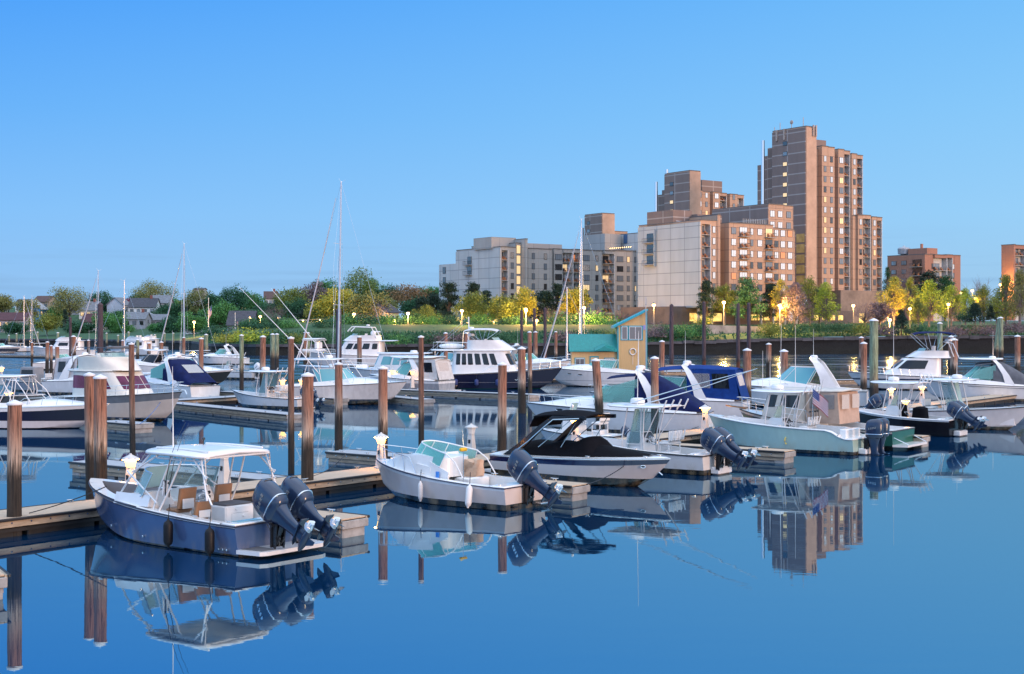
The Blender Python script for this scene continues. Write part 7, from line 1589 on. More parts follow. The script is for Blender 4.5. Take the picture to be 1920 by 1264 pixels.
# ================================================================ yellow dock house
def dock_house():
    Y = 155; zb = .56; x = lambda px: (px - 960) / F * Y; z = lambda py: H + (HZ - py) / F * Y
    t = thing('dock_house', 'small yellow boarded dock house with turquoise trim, green metal roof and slant roofed tower', 'dock house', (x(1158), Y, zb))
    YB = mat('yellow_boards', (.66, .45, .21), .7, var=.10, vs=2, stretch=(8, 8, .3)); TQ = mat('turquoise_trim', (.02, .33, .42), .5); GM = mat('green_metal_roof', (.02, .26, .25), .4, .1, var=.1); WT = mat('sash_white', (.7, .7, .7), .5)
    w = x(1212) - x(1158); lo, hi = z(612) - zb, z(584) - zb
    m = MB(); m.loft([[(0, 0, 0), (w, 0, 0), (w, 0, hi), (0, 0, lo)], [(0, 3.2, 0), (w, 3.2, 0), (w, 3.2, hi), (0, 3.2, lo)]])
    for i in range(14): m.box((w * (i + .5) / 14, -.012, (lo + (hi - lo) * (i + .5) / 14) / 2), (.03, .024, lo + (hi - lo) * (i + .5) / 14 - .1))
    obj('tower_wall', m, YB, t, 0)
    m = MB(); m.loft([[(-.5, -.35, lo - .22), (w + .15, -.35, hi + .06), (w + .15, -.35, hi + .28), (-.5, -.35, lo + .02)], [(-.5, 3.5, lo - .22), (w + .15, 3.5, hi + .06), (w + .15, 3.5, hi + .28), (-.5, 3.5, lo + .02)]]); obj('tower_roof', m, TQ, t, 0)
    m = MB(); m.box((w + .02, -.03, hi / 2), (.14, .12, hi - .1)); m.box((.05, -.03, lo / 2), (.14, .10, lo - .2)); obj('corner_trim', m, TQ, t, 0)
    for a, b, nd in ((1166, 1176, 1), (1180, 1203, 2)):
        c = (x(a) + x(b)) / 2 - x(1158); ww = x(b) - x(a); z0, z1 = z(636) - zb, z(613) - zb
        m = MB(); m.mi = 0; m.box((c, -.03, (z0 + z1) / 2), (ww + .28, .06, z1 - z0 + .28)); m.mi = 1; m.box((c, -.05, (z0 + z1) / 2), (ww + .06, .06, z1 - z0 + .06)); m.mi = 2
        for i in range(nd): m.box((c - ww / 2 + ww * (i + .5) / nd, -.07, (z0 + z1) / 2), (ww / nd - .08, .05, z1 - z0 - .06))
        obj('tower_window', m, [TQ, WT, glass('dock_house_glass', (.10, .09, .09), .05)], t, 0)
    w2 = x(1158) - x(1072); e = z(658) - zb; rz = z(628) - zb
    m = MB(); m.box((-w2 / 2, 1.7, e / 2), (w2, 3.0, e)); obj('wing_wall', m, YB, t, 0)
    m = MB(); n = 22
    m.loft([[(-w2 - .3, -.2, e - .1), (-w2 - .3, 1.7, rz), (-w2 - .3, 1.7, rz + .08), (-w2 - .3, -.2, e)], [(0, -.2, e - .1), (0, 1.7, rz), (0, 1.7, rz + .08), (0, -.2, e)]]); m.loft([[(-w2 - .3, 3.6, e - .1), (-w2 - .3, 1.7, rz), (-w2 - .3, 1.7, rz + .08), (-w2 - .3, 3.6, e)], [(0, 3.6, e - .1), (0, 1.7, rz), (0, 1.7, rz + .08), (0, 3.6, e)]])
    for i in range(n): a = -w2 - .25 + (w2 + .2) * i / (n - 1); m.loft([[(a - .02, -.2, e), (a + .02, -.2, e), (a + .02, -.2, e + .06), (a - .02, -.2, e + .06)], [(a - .02, 1.7, rz + .08), (a + .02, 1.7, rz + .08), (a + .02, 1.7, rz + .14), (a - .02, 1.7, rz + .14)]])
    m.loft([[(-2.6, -.9, e + .02), (-1.5, -.9, e + .55), (-.4, -.9, e + .02)], [(-2.6, .5, e + .4), (-1.5, .9, e + .9), (-.4, .5, e + .4)]]); obj('wing_roof', m, GM, t, 0)
    for c in (-4.2, -.9):
        m = MB(); m.mi = 0; m.box((c, .17, 1.35), (1.15, .08, 1.25)); m.mi = 1; m.box((c, .15, 1.35), (1.0, .08, 1.1)); m.mi = 2; m.box((c - .24, .13, 1.35), (.42, .08, .96)); m.box((c + .24, .13, 1.35), (.42, .08, .96)); obj('window', m, [TQ, WT, glass('dock_house_glass', (.10, .09, .09), .05)], t, 0)
    m = MB(); m.mi = 0; m.box((-2.6, .16, 1.1), (1.0, .06, 2.1)); m.mi = 1; m.box((-2.6, .13, 1.05), (.8, .06, 1.9)); obj('door', m, [TQ, YB], t, 0)
    m = MB(); m.tube([(1.7 + .34 * math.cos(a), -.1, 2.65 + .34 * math.sin(a)) for a in [k * math.pi / 10 for k in range(21)]], .06, 6); m.tube([(1.7, -.1, 2.3), (1.7, -.1, 1.2)], .02, 5); obj('life_ring', m, WHITE, t)
    m = MB(); m.box((2.98, -.04, 5.35), (.22, .04, .5)); obj('notice_board', m, mat('notice_purple', (.30, .30, .65), .5, var=0), t, 0)
    m = MB(); m.tube([(w - .1, -.4, .2), (w - .1, -.4, hi + 1.2)], .05, 6); m.box((w - .1, -.4, hi + 1.2), (.14, .5, .7)); obj('vent_pipe', m, mat('pipe_grey', (.45, .46, .48), .4), t)
dock_house()
p = G(1264, 702, .55); t = thing('bench', 'grey wooden bench on the float right of the yellow dock house', 'bench', (p.x, p.y, .6)); 
for nm, c, d in (('seat', (0, 0, .45), (2.0, .5, .06)), ('backrest', (0, .25, .8), (2.0, .05, .45)), ('leg', (-.85, 0, .22), (.08, .45, .44)), ('leg', (.85, 0, .22), (.08, .45, .44))): m = MB(); m.bbox(c, d, .01); obj(nm, m, mat('bench_grey', (.42, .41, .40), .7), t, 0)
# ================================================================ trees
trn = random.Random(77)
BARK = mat('bark', (.10, .075, .06), .9, var=.3, vs=2); GBARK = mat('pale_bark', (.17, .15, .16), .9, var=.3, vs=2)
def leafmat(name, c1, c2, c3=None):
    k_ = 2.0 if 'needle' in name else 2.7; c1 = tuple(x * k_ for x in c1); c2 = tuple(x * k_ * .85 for x in c2)
    if name in MATS: return MATS[name]
    m = mat(name, c1, .65, col2=c2, vs=.55, var=.1, spec=.25); nt = m.node_tree; N = nt.nodes; b = N['Principled BSDF']
    b.inputs['Subsurface Weight'].default_value = 0
    return m
LEAF = {'oak': leafmat('leaf_olive', (.105, .105, .035), (.050, .062, .020)), 'green': leafmat('leaf_green', (.042, .115, .032), (.014, .055, .016)), 'deep': leafmat('leaf_deep_green', (.020, .062, .030), (.006, .026, .012)),
        'pine': leafmat('needle_dark', (.014, .032, .022), (.005, .014, .010)), 'lime': leafmat('leaf_lime', (.17, .20, .022), (.075, .115, .014)), 'gold': leafmat('leaf_gold_and_lit', (.20, .175, .022), (.095, .105, .016)),  # gold: yellow spring leaves, also lamplight put into the colour of lit trees
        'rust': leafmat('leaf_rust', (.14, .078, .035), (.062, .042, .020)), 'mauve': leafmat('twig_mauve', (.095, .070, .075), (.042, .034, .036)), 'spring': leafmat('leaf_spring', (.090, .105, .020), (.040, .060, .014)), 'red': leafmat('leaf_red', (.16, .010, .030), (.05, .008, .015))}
GRP = {'round': 'broad leaved trees along the shore', 'pine': 'dark pines by the apartment blocks', 'cone': 'small dark conifers', 'airy': 'thin spring trees on the bank', 'bare': 'leafless twiggy trees'}
def tree(px, base, top, wpx, Y, kind, leaf, label, name='tree', cat='tree', seed=None, group=None):
    rn = random.Random(seed or (px * 7 + int(top)))
    p = Vector(((px - 960) / F * Y, Y, 0)); zb = gh(p.x, Y) if base is None else H + (HZ - base) / F * Y
    ht = H + (HZ - top) / F * Y - zb; W = wpx / F * Y
    t = thing(name, label, cat, (p.x, p.y, zb - .1), 0, group or GRP.get(kind, 'shrubs'))
    R_ = W / 2 * (1.22 if kind in ('pine', 'airy') else 1.06); lv, lf, tr = [], [], MB(); cl = []
    cz0 = {'round': .20, 'pine': .12, 'cone': .04, 'airy': .16, 'bare': .25, 'bush': .0}[kind]
    n = {'round': 60, 'pine': 52, 'cone': 60, 'airy': 70, 'bare': 60, 'bush': 26}[kind]
    for i in range(n):
        a = rn.uniform(0, 6.283); v = rn.random()
        if kind in ('round', 'bush', 'bare'):
            ph = math.acos(1 - 2 * v); q = rn.uniform(.45, 1.0); f = 1 + .22 * math.sin(a * 2 + px) + .15 * math.sin(a * 3 + v * 7)
            c = Vector((R_ * q * f * math.sin(ph) * math.cos(a), R_ * q * math.sin(ph) * math.sin(a), ht * (cz0 + (1 - cz0) * (.5 + .47 * q * math.cos(ph) * (1 if ph < 1.6 else .85)))))
        elif kind == 'pine':
            v = v ** .8; r = R_ * (1 - v ** 1.5 * .8) * rn.uniform(.3, 1) * (.75 if v < .06 else 1); c = Vector((r * math.cos(a), r * math.sin(a), ht * (cz0 + (.97 - cz0) * v)))
        elif kind == 'cone': r = R_ * (1 - v) * rn.uniform(.5, 1); c = Vector((r * math.cos(a), r * math.sin(a), ht * (cz0 + (.97 - cz0) * v)))
        else: v = v ** .8; r = R_ * (math.sin(math.pi * min(1, .18 + .82 * v)) ** .6) * rn.uniform(.25, 1) * (1 - .55 * max(0, v - .5) * 2); c = Vector((r * math.cos(a), r * math.sin(a), ht * (cz0 + (.98 - cz0) * v)))
        cl.append(c)
    per = {'round': 100, 'pine': 110, 'cone': 64, 'airy': 78, 'bare': 0, 'bush': 90}[kind]
    s = max(.14, min(.50, .040 * W + .10)) * {'round': 1, 'pine': 1.0, 'cone': .9, 'airy': .75, 'bare': .4, 'bush': .8}[kind]
    cr = {'round': .19, 'pine': .19, 'cone': .15, 'airy': .15, 'bare': .1, 'bush': .28}[kind] * W
    for c in cl:
        d = (c - Vector((0, 0, ht * .4))).normalized(); k = rn.uniform(.7, 1.3)
        for j in range(int(per * k)):
            o = Vector((rn.gauss(0, .5), rn.gauss(0, .5), rn.gauss(0, .38 if kind != 'airy' else .75))); o = (o if o.length < 1.15 else o * (.9 / o.length)) * cr * k
            if kind == 'pine': o.z *= .6
            q = c + o; 
            if q.z < .1: continue
            n1 = Vector((rn.gauss(0, 1), rn.gauss(0, 1), rn.gauss(.5, 1))).normalized(); u = n1.orthogonal().normalized(); u = Matrix.Rotation(rn.random() * 6.28, 3, n1) @ u; w_ = n1.cross(u); z_ = s * rn.uniform(.55, 1.25)
            b = len(lv); lv += [q - u * z_ * .5, q + w_ * z_ * .36, q + u * z_ * .6, q - w_ * z_ * .36]; lf.append((b, b + 1, b + 2, b + 3))
    if kind != 'bush':
        r0 = max(.10, .022 * ht)
        top_ = Vector((rn.uniform(-.05, .05) * W, 0, ht * (.93 if kind in ('pine', 'cone') else .72)))
        tr.tube([(0, 0, -.3), (0, 0, ht * .2), top_.lerp(Vector((0, 0, ht * .45)), .6), top_], [r0 * 1.25, r0, r0 * .75, r0 * .2], 7)
        for c in (cl if kind in ('airy', 'bare') else cl[::3]):
            st = Vector((0, 0, min(ht * .7, max(ht * .14, c.z * (.45 if kind != 'cone' else .9))))); md = st.lerp(c, .5) + Vector((0, 0, (.06 if kind != 'cone' else 0) * ht)); tr.tube([st, md, c], [r0 * .38, r0 * .22, r0 * .07], 4, cap=False)
            if kind in ('bare', 'airy'):
                for j in range(9 if kind == 'bare' else 3): 
                    e = c + Vector((rn.gauss(0, .5), rn.gauss(0, .5), rn.gauss(.5, .5))) * W * .16; tr.tube([md.lerp(c, rn.uniform(.4, 1)), e], [r0 * .07, r0 * .03], 3, cap=False)
        obj('trunk', tr, LEAF['mauve'] if kind == 'bare' else (GBARK if kind == 'airy' else BARK), t)
    if lf: mb = MB(); mb.v = [tuple(v) for v in lv]; mb.f = lf; mb.m = [0] * len(lf); o = obj('crown' if kind != 'bush' else 'foliage', mb, LEAF[leaf], t, 0)
    return t
T = tree
for a in [
 # hillside, left
 (4, 596, 553, 44, 560, 'round', 'oak', 'olive tree crown cut by the left picture edge'), (50, 618, 556, 40, 540, 'round', 'oak', 'olive tree beside the two short white masts'),
 (88, 628, 590, 50, 480, 'round', 'spring', 'low yellow green tree at the shore in front of the blue house'), (130, 612, 535, 76, 560, 'round', 'oak', 'big olive oak on the left hillside'),
 (122, 620, 580, 22, 530, 'cone', 'pine', 'narrow dark conifer in front of the big oak'), (192, 596, 546, 44, 600, 'round', 'deep', 'green tree behind the left sailboat mast'), (168, 592, 545, 26, 620, 'bare', 'mauve', 'bare tree right of the big oak'),
 (208, 625, 586, 50, 500, 'round', 'green', 'bright green tree below the long white house'), (290, 588, 524, 70, 620, 'round', 'oak', 'tall olive tree crowning the hill in the left half'), (262, 580, 548, 44, 640, 'round', 'deep', 'dark green tree left of the tall hill tree'),
 (245, 578, 562, 34, 640, 'round', 'red', 'dark red leaved tree on the hill'), (298, 626, 606, 34, 480, 'round', 'green', 'round green tree on the shore lawn below the grey bungalow'), (340, 610, 566, 50, 560, 'round', 'deep', 'dark tree behind the sailboat mast'),
 (372, 608, 544, 54, 560, 'round', 'oak', 'pale olive tree behind the flagpole'), (362, 632, 588, 58, 430, 'round', 'green', 'green tree left of the flagpole at the shore'), (414, 632, 562, 62, 440, 'round', 'green', 'broad bright green tree right of the flagpole'), (402, 590, 552, 40, 560, 'round', 'deep', 'dark crown above the bright green shore tree'),
 (438, 600, 538, 58, 540, 'round', 'deep', 'dark green tree left of the white attic house'), (474, 596, 546, 48, 560, 'round', 'green', 'green tree rising behind the white attic house'), (487, 624, 580, 40, 430, 'round', 'green', 'green tree between the two lamp posts'),
 (514, 618, 572, 60, 420, 'bare', 'mauve', 'purple leafless tree left of the tents'), (528, 604, 555, 40, 470, 'round', 'deep', 'dark tree behind the purple leafless one'), (546, 618, 534, 56, 450, 'round', 'spring', 'yellow green tree above the tents'), (586, 600, 529, 60, 470, 'round', 'mauve', 'grey purple crown left of the tallest mast'),
 (580, 624, 570, 44, 400, 'round', 'pine', 'dark conifer like tree behind the white tent'), (612, 580, 524, 50, 520, 'round', 'green', 'green crown just left of the tallest mast'),
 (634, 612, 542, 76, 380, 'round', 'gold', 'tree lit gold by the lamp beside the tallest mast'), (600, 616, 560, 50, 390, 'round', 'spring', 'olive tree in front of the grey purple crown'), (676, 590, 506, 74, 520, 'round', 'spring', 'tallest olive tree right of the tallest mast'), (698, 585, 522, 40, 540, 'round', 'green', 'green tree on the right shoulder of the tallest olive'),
 (692, 618, 546, 66, 370, 'round', 'oak', 'broad olive tree left of the white gabled house'), (730, 580, 538, 56, 520, 'round', 'deep', 'deep green crown behind the white gable'), (764, 590, 537, 80, 500, 'round', 'rust', 'rusty brown trees behind the white gable'), (806, 580, 538, 44, 520, 'round', 'green', 'green crown right of the rusty trees'),
 (712, 620, 572, 40, 350, 'bare', 'mauve', 'bare tree in front of the white gable'), (792, 612, 556, 40, 380, 'pine', 'pine', 'dark pine left of the pair before the grey wing'), (812, 614, 548, 44, 390, 'pine', 'pine', 'dark pine between two taller ones'),
 (842, 616, 527, 52, 365, 'pine', 'pine', 'tallest dark pine in front of the low annex'), (800, 618, 576, 50, 345, 'airy', 'spring', 'thin yellow green tree behind the lawn lamps'), (776, 618, 584, 36, 345, 'airy', 'spring', 'small yellow green tree beside the white gable lamp'),
 (890, 610, 531, 46, 365, 'pine', 'pine', 'dark pine in front of the pale end wall of the grey wing'), (912, 610, 544, 34, 370, 'pine', 'pine', 'small dark pine right of the one before the pale wall'), (888, 616, 548, 54, 345, 'round', 'spring', 'round yellow green lawn tree left of the trawler mast'), (945, 616, 554, 60, 342, 'round', 'spring', 'round yellow green lawn tree right of the trawler mast'),
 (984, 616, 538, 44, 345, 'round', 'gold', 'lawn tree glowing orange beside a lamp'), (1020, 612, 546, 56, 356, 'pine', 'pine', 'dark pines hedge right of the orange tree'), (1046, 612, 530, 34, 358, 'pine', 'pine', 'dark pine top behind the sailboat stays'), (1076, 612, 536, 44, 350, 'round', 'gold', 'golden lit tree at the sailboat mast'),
 (1036, 612, 578, 60, 346, 'bare', 'mauve', 'low twiggy tree between the steel piles'), (1120, 612, 580, 60, 346, 'bare', 'mauve', 'low twiggy tree left of the yellow dock house'), (1162, 610, 582, 44, 346, 'bare', 'mauve', 'low twiggy tree behind the yellow dock house roof'),
 # right of the yellow house
 (1325, 604, 524, 38, 326, 'pine', 'pine', 'dark pointed pine at the corner of the pale end wall'), (1358, 604, 530, 38, 328, 'round', 'spring', 'tree glowing amber around a street lamp'), (1402, 606, 523, 60, 326, 'pine', 'deep', 'large dark green pine before the pink balcony front'), (1446, 606, 530, 36, 328, 'pine', 'pine', 'slim dark pine right of the large one'),
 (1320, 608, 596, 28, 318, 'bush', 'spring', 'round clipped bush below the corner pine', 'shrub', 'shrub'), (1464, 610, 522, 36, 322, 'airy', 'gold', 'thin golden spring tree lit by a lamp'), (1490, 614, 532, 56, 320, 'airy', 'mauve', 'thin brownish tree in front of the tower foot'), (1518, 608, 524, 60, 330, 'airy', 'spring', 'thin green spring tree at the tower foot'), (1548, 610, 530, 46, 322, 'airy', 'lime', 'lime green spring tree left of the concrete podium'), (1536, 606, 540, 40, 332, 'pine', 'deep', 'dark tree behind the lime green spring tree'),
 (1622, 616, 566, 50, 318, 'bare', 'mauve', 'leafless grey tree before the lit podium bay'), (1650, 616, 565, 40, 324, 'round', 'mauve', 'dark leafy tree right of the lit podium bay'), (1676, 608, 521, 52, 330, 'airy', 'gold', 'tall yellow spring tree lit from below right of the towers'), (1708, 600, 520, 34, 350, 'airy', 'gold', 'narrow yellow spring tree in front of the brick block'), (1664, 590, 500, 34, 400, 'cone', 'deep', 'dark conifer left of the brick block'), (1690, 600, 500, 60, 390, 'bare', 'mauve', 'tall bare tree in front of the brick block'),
 (1742, 600, 507, 56, 390, 'pine', 'pine', 'dark round pine before the brick block balconies'), (1772, 600, 517, 44, 392, 'pine', 'deep', 'second dark pine before the brick block'), (1742, 610, 532, 66, 330, 'airy', 'lime', 'broad lime spring tree on the bank'), (1784, 608, 538, 50, 335, 'airy', 'lime', 'lime spring tree right of the broad one'), (1722, 612, 560, 36, 322, 'airy', 'spring', 'short spring tree under the yellow one'), (1810, 606, 545, 44, 340, 'airy', 'lime', 'lime spring tree at the right corner of the brick block'),
 (1838, 604, 522, 62, 360, 'bare', 'mauve', 'bare tree rising against the sky right of the brick block'), (1845, 604, 540, 52, 350, 'airy', 'spring', 'spring tree under the bare one'), (1886, 606, 520, 56, 340, 'airy', 'spring', 'tall spring tree left of the cut off brick block'), (1912, 606, 508, 50, 334, 'airy', 'oak', 'olive tree at the right picture edge'), (1868, 604, 560, 40, 350, 'airy', 'lime', 'small lime tree near the right edge'),
 (1690, 626, 580, 34, 312, 'cone', 'pine', 'small dark conifer on the bank above the navy bimini'), (1828, 604, 568, 42, 318, 'cone', 'pine', 'spreading dark conifer on the right bank'), (1858, 600, 572, 20, 325, 'cone', 'pine', 'small round dark conifer right of the spreading one'), (1806, 604, 582, 26, 320, 'bush', 'deep', 'dark green bush beside the spreading conifer', 'shrub', 'shrub'),
]: tree(*a)
# low greenery between the houses
for i, (px, by, ty, w, Y, lf, lab) in enumerate([(30, 626, 608, 40, 500, 'deep', 'low dark greenery right of the lilac grey house'), (60, 604, 580, 40, 580, 'deep', 'dark greenery under the hill crest on the far left'), (104, 600, 578, 34, 590, 'green', 'green crown right of the bright blue house'), (150, 626, 606, 46, 505, 'deep', 'dark greenery left of the low maroon roofed house'), (186, 610, 588, 36, 560, 'green', 'green crown between the grey roofed and long roofed houses'),
  (226, 606, 584, 34, 570, 'deep', 'dark crown left of the pale gabled house'), (232, 628, 610, 34, 500, 'green', 'green bush like tree left of the red chimney house'), (312, 604, 574, 40, 560, 'deep', 'dark crown under the tall hill tree'), (326, 628, 596, 44, 470, 'deep', 'dark shore tree right of the grey bungalow'), (334, 592, 560, 34, 620, 'green', 'green crown at the sailboat stays on the hill'), (392, 620, 580, 40, 480, 'deep', 'dark crown behind the flagpole base'),
  (436, 616, 576, 44, 490, 'deep', 'dark crown right of the bright green shore tree'), (478, 628, 598, 36, 415, 'green', 'green tree under the lit lamp on the left'), (500, 604, 570, 44, 520, 'deep', 'dark crown below the crest house with chimney'), (560, 606, 560, 40, 430, 'deep', 'dark crown behind the tents'), (650, 604, 548, 46, 430, 'deep', 'dark crown right of the gold lit tree'), (720, 600, 556, 46, 440, 'oak', 'olive crown above the white gable'), (780, 606, 560, 44, 430, 'deep', 'dark crown left of the pine pair'), (824, 604, 566, 30, 400, 'deep', 'dark crown at the foot of the low annex')]):
    tree(px, by, ty, w * 1.2, Y, 'round', lf, lab)
for i, (px, w, lf, lab) in enumerate([(408, 60, 'deep', 'under the bright green shore tree'), (470, 56, 'deep', 'left of the lit lamp between green trees'), (505, 60, 'deep', 'at the foot of the purple leafless tree'), (545, 50, 'green', 'before the white tent'), (612, 50, 'deep', 'right of the amber canopy'), (650, 60, 'green', 'behind the tallest mast foot'), (692, 60, 'deep', 'under the broad olive tree'), (728, 50, 'green', 'below the white gable'), (770, 50, 'deep', 'beside the white gable lamp'), (808, 50, 'green', 'under the pine pair'), (850, 50, 'deep', 'at the foot of the tallest pine'), (900, 56, 'green', 'between the lawn trees'), (960, 56, 'deep', 'left of the orange glowing tree'), (1050, 70, 'deep', 'behind the steel piles'), (1120, 70, 'green', 'left of the dock house roof')]):
    Yh = shore((px - 960) / F * 330)[0] + (42 if px > 640 else 24); b_ = HZ - (gh((px - 960) / F * Yh, Yh) - H) / Yh * F; tree(px, b_ + 1, b_ - 10 - (i % 3) * 2, w, Yh, 'bush', lf, f"{'dark' if lf == 'deep' else 'green'} hedge bush on the lawn {lab}", 'hedge_bush', 'hedge', group='hedge bushes on the far lawn')
# shrubs on the bank
for i, (px, by, ty, w, lf) in enumerate([(470, 640, 628, 70, 'lime'), (430, 642, 630, 50, 'gold'), (520, 642, 630, 60, 'deep'), (560, 642, 630, 50, 'spring'), (600, 643, 629, 50, 'deep'), (700, 644, 632, 60, 'deep'), (745, 646, 633, 60, 'green'), (790, 644, 631, 56, 'deep'), (830, 644, 631, 60, 'mauve'), (870, 644, 630, 54, 'mauve'), (910, 644, 629, 60, 'deep'), (950, 643, 630, 54, 'deep'), (1060, 640, 626, 60, 'mauve'), (1110, 640, 624, 56, 'deep'), (1140, 640, 624, 50, 'spring'), (1222, 632, 614, 56, 'mauve'), (1250, 632, 612, 46, 'deep'), (1290, 631, 614, 60, 'green'), (1312, 630, 612, 40, 'deep'), (1450, 628, 606, 50, 'spring'), (1490, 626, 610, 50, 'deep'), (1535, 622, 602, 34, 'deep'), (1575, 622, 604, 40, 'deep'), (1610, 624, 610, 50, 'spring'), (1660, 628, 616, 60, 'mauve'), (1720, 626, 614, 50, 'deep'), (1790, 628, 617, 50, 'mauve'), (1850, 628, 616, 56, 'mauve'), (1900, 624, 606, 50, 'mauve')]):
    side = 'left of' if px < 960 else 'right of'
    Yb = shore((px - 960) / F * 300)[0] + 3.0
    ref = min([(634, 'the tallest sailboat mast'), (912, 'the trawler mast'), (1186, 'the yellow dock house tower'), (1384, 'the close pair of steel piles'), (1639, 'the tall green pile'), (391, 'the flagpole'), (1789, 'the pile at the flybridge stern'), (790, 'the slim tall pile by the tower boat'), (1004, 'the three steel piles'), (492, 'the brown pile by the white outboards')], key=lambda q: abs(q[0] - px))
    q = abs(px - ref[0]); tree(px, by, ty, w, Yb, 'bush', lf, f"{ {'lime':'lime green','gold':'golden','deep':'dark green','spring':'olive','green':'green','mauve':'brownish'}[lf]} bank shrub {'close beside' if q < 25 else ('a little' if q < 60 else 'well')} {'left of' if px < ref[0] else 'right of'} {ref[1]}".replace('close beside left of', 'just left of').replace('close beside right of', 'just right of'), 'shrub', 'shrub', group='shrubs on the bank above the sea wall')
# rough grass on the bank
gm = MB(); rn = random.Random(9)
for i in range(9000):
    x = rn.uniform(-75, 135); ys = shore(x)[0]; y = ys + rn.uniform(1, 9 if x < 40 else 26); z = gh(x, y); h = rn.uniform(.25, .8); a = rn.uniform(0, 6.28); d = Vector((math.cos(a), math.sin(a), 0)) * rn.uniform(.08, .25)
    gm.add([Vector((x, y, z)) - d, Vector((x, y, z)) + d, Vector((x + rn.gauss(0, .15), y + rn.gauss(0, .15), z + h))], [(0, 1, 2)])
tag(obj('grass', gm, LEAF['deep'], None, 0), None, None, None, 'stuff')
# concrete wall on the bank, right of the yellow dock house
t = thing('retaining_wall', 'pale concrete retaining wall on the bank below the corner pine', 'wall', (0, 0, 0))
a, b = P(1325, 628, 312), P(1440, 628, 318); m = MB(); m.loft([[(a.x, a.y, 4.0), (b.x, b.y, 4.0), (b.x, b.y + 1, 4.0), (a.x, a.y + 1, 4.0)], [(a.x, a.y, 6.6), (b.x, b.y, 6.2), (b.x, b.y + 1, 6.2), (a.x, a.y + 1, 6.6)]]); obj('wall_face', m, mat('bank_concrete', (.30, .29, .28), .9, var=.25, vs=.5), t, 0)
# ================================================================ street lamps, flagpoles, tents
def lamp(px, top, Y, label, lit=True, e=900, name='street_lamp', bulb=.42):
    x = (px - 960) / F * Y; zb = gh(x, Y) if Y > shore(x)[0] else 0; zt = H + (HZ - top) / F * Y
    t = thing(name, label, 'street lamp', (x, Y, zb), 0, 'street lamps on the far shore')
    m = MB(); m.tube([(0, 0, -.2), (0, 0, zt - zb - .3)], [.13, .08], 7); obj('post', m, mat('lamp_post_grey', (.22, .22, .23), .5), t)
    m = MB(); m.ball((0, 0, zt - zb), bulb, 10, (1, 1, .8)); obj('lantern', m, LAMP if lit else WVINYL, t)
    m = MB(); m.lathe((0, 0, zt - zb + bulb * .7), [(bulb * 1.15, 0), (bulb * .8, bulb * .4), (.05, bulb * .6)], 10); obj('hood', m, BLACK, t)
    if lit and e:
        l = bpy.data.lights.new('street_light', 'POINT'); l.energy = e * 3.0; l.color = (1, .50, .12); l.shadow_soft_size = .4; lo = link(bpy.data.objects.new('street_light', l), t); lo.location = (0, -.9, zt - zb - .4)
for a in [(364, 604, 400, 'bright street lamp left of the flagpole', True, 1500), (468, 596, 380, 'unlit pale street lamp right of the white attic house', False), (488, 594, 380, 'lit street lamp between green trees on the left', True, 900), (523, 596, 380, 'pale street lamp beside the purple leafless tree', False), (664, 589, 355, 'lit street lamp just right of the tallest mast', True, 2600),
  (765, 588, 335, 'lit street lamp in front of the white gable', True, 1500), (740, 601, 350, 'lower lamp glowing orange before the white gable', True, 2200), (866, 583, 325, 'lit street lamp left of the trawler mast', True, 1200), (986, 580, 335, 'street lamp inside the orange glowing tree', True, 4500), (1095, 577, 340, 'street lamp right of the sailboat mast glowing through branches', True, 3500),
  (1006, 601, 335, 'low lamp between the dark steel piles', True, 600), (1226, 572, 318, 'lit street lamp in front of the pale end wall', True, 800), (1357, 567, 318, 'amber street lamp in front of the pines', True, 4000), (1462, 573, 318, 'lamp glowing inside the thin golden spring tree', True, 4500), (1600, 573, 326, 'lit lamp on the concrete podium wall', True, 800), (1668, 600, 326, 'low lamp lighting the tall yellow spring tree', True, 4500),
  (1778, 571, 330, 'lit lamp among the lime spring trees', True, 600), (1803, 549, 380, 'tall white lamp at the right corner of the brick block', True, 500), (1823, 545, 390, 'bluish lamp top against the sky between bare trees', True, 500), (1876, 534, 380, 'high lamp head in the trees near the right edge', True, 1500), (1829, 560, 350, 'small lamp right of the bluish one', True, 300), (1706, 579, 330, 'lamp behind the short spring tree', True, 900)]: lamp(*a)
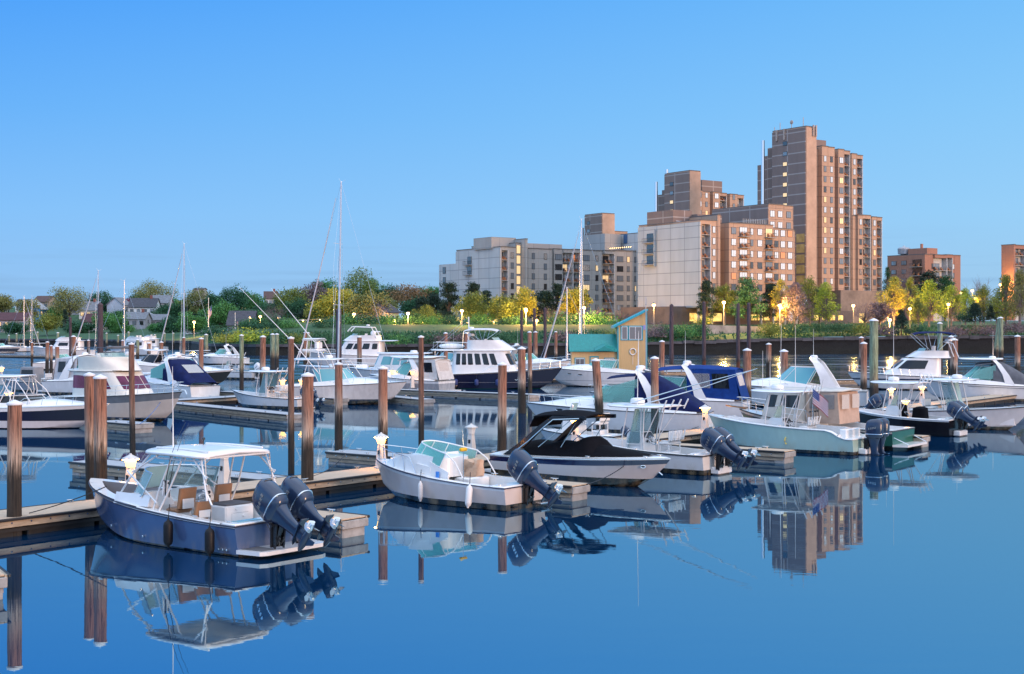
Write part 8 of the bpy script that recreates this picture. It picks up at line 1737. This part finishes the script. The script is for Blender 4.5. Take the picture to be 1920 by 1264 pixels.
for px, top in [(776, 605), (792, 605), (811, 605), (842, 604), (863, 603), (876, 605), (926, 604), (1237, 596)]:
    lamp(px, top, 345 if px < 1000 else 345, 'small low path lamp glowing %s' % {776: 'left of the lawn lamp row', 792: 'second in the lawn lamp row', 811: 'below the thin yellow green tree', 842: 'at the foot of the tallest pine', 863: 'by the left lawn tree trunk', 876: 'between the two round lawn trees', 926: 'right of the trawler mast', 1237: 'under the pale end wall overhang'}[px], True, 350, 'path_lamp', .26)
for px, top, Y, hgt, lab in [(391, 560, 400, 2.6, 'tall white flagpole with a hanging striped flag on the far left shore'), (441, 588, 400, 1.3, 'short flagpole with a small limp flag before the blue grey house')]:
    x = (px - 960) / F * Y; zt = H + (HZ - top) / F * Y; t = thing('flagpole', lab, 'flagpole', (x, Y, 0), 0, 'flagpoles on the far shore')
    m = MB(); m.tube([(0, 0, 1), (0, 0, zt)], [.16, .07], 8); m.ball((0, 0, zt + .1), .16, 8); obj('pole', m, PIPE, t); flag(t, .9, 0, zt - 1.8, hgt * .8, hgt, .9)
for px, top, Y, W, mt, lab, e in [(600, 597, 385, 7.5, mat('canopy_amber', (.62, .40, .16), .7), 'amber lit peaked canopy tent left of the tallest mast', 1800), (568, 599, 390, 5.5, mat('canopy_white', (.6, .6, .6), .7), 'white peaked tent beside the amber canopy', 300)]:
    x = (px - 960) / F * Y; zb = gh(x, Y); zt = H + (HZ - top) / F * Y - zb; t = thing('canopy_tent', lab, 'tent', (x, Y, zb), 0, 'tents on the lawn')
    m = MB(); q = W / 2; m.loft([[(-q, -q * .6, zt * .62), (q, -q * .6, zt * .62), (q, q * .6, zt * .62), (-q, q * .6, zt * .62)], [(-q * .3, -q * .2, zt * .80), (q * .3, -q * .2, zt * .80), (q * .3, q * .2, zt * .80), (-q * .3, q * .2, zt * .80)], [(-.05, -.05, zt), (.05, -.05, zt), (.05, .05, zt), (-.05, .05, zt)]], cap=False); obj('roof', m, mt, t, 0)
    for sx in (-1, 1):
        for sy in (-1, 1): m = MB(); m.tube([(sx * q * .95, sy * q * .57, 0), (sx * q * .95, sy * q * .57, zt * .64)], .07, 6); obj('leg', m, PIPE, t)
    m = MB(); m.ball((0, 0, zt * .55), .22, 8); obj('lantern', m, LAMP, t); l = bpy.data.lights.new('tent_light', 'POINT'); l.energy = e; l.color = (1, .55, .16); l.shadow_soft_size = .5; lo = link(bpy.data.objects.new('tent_light', l), t); lo.location = (0, -.3, zt * .5)
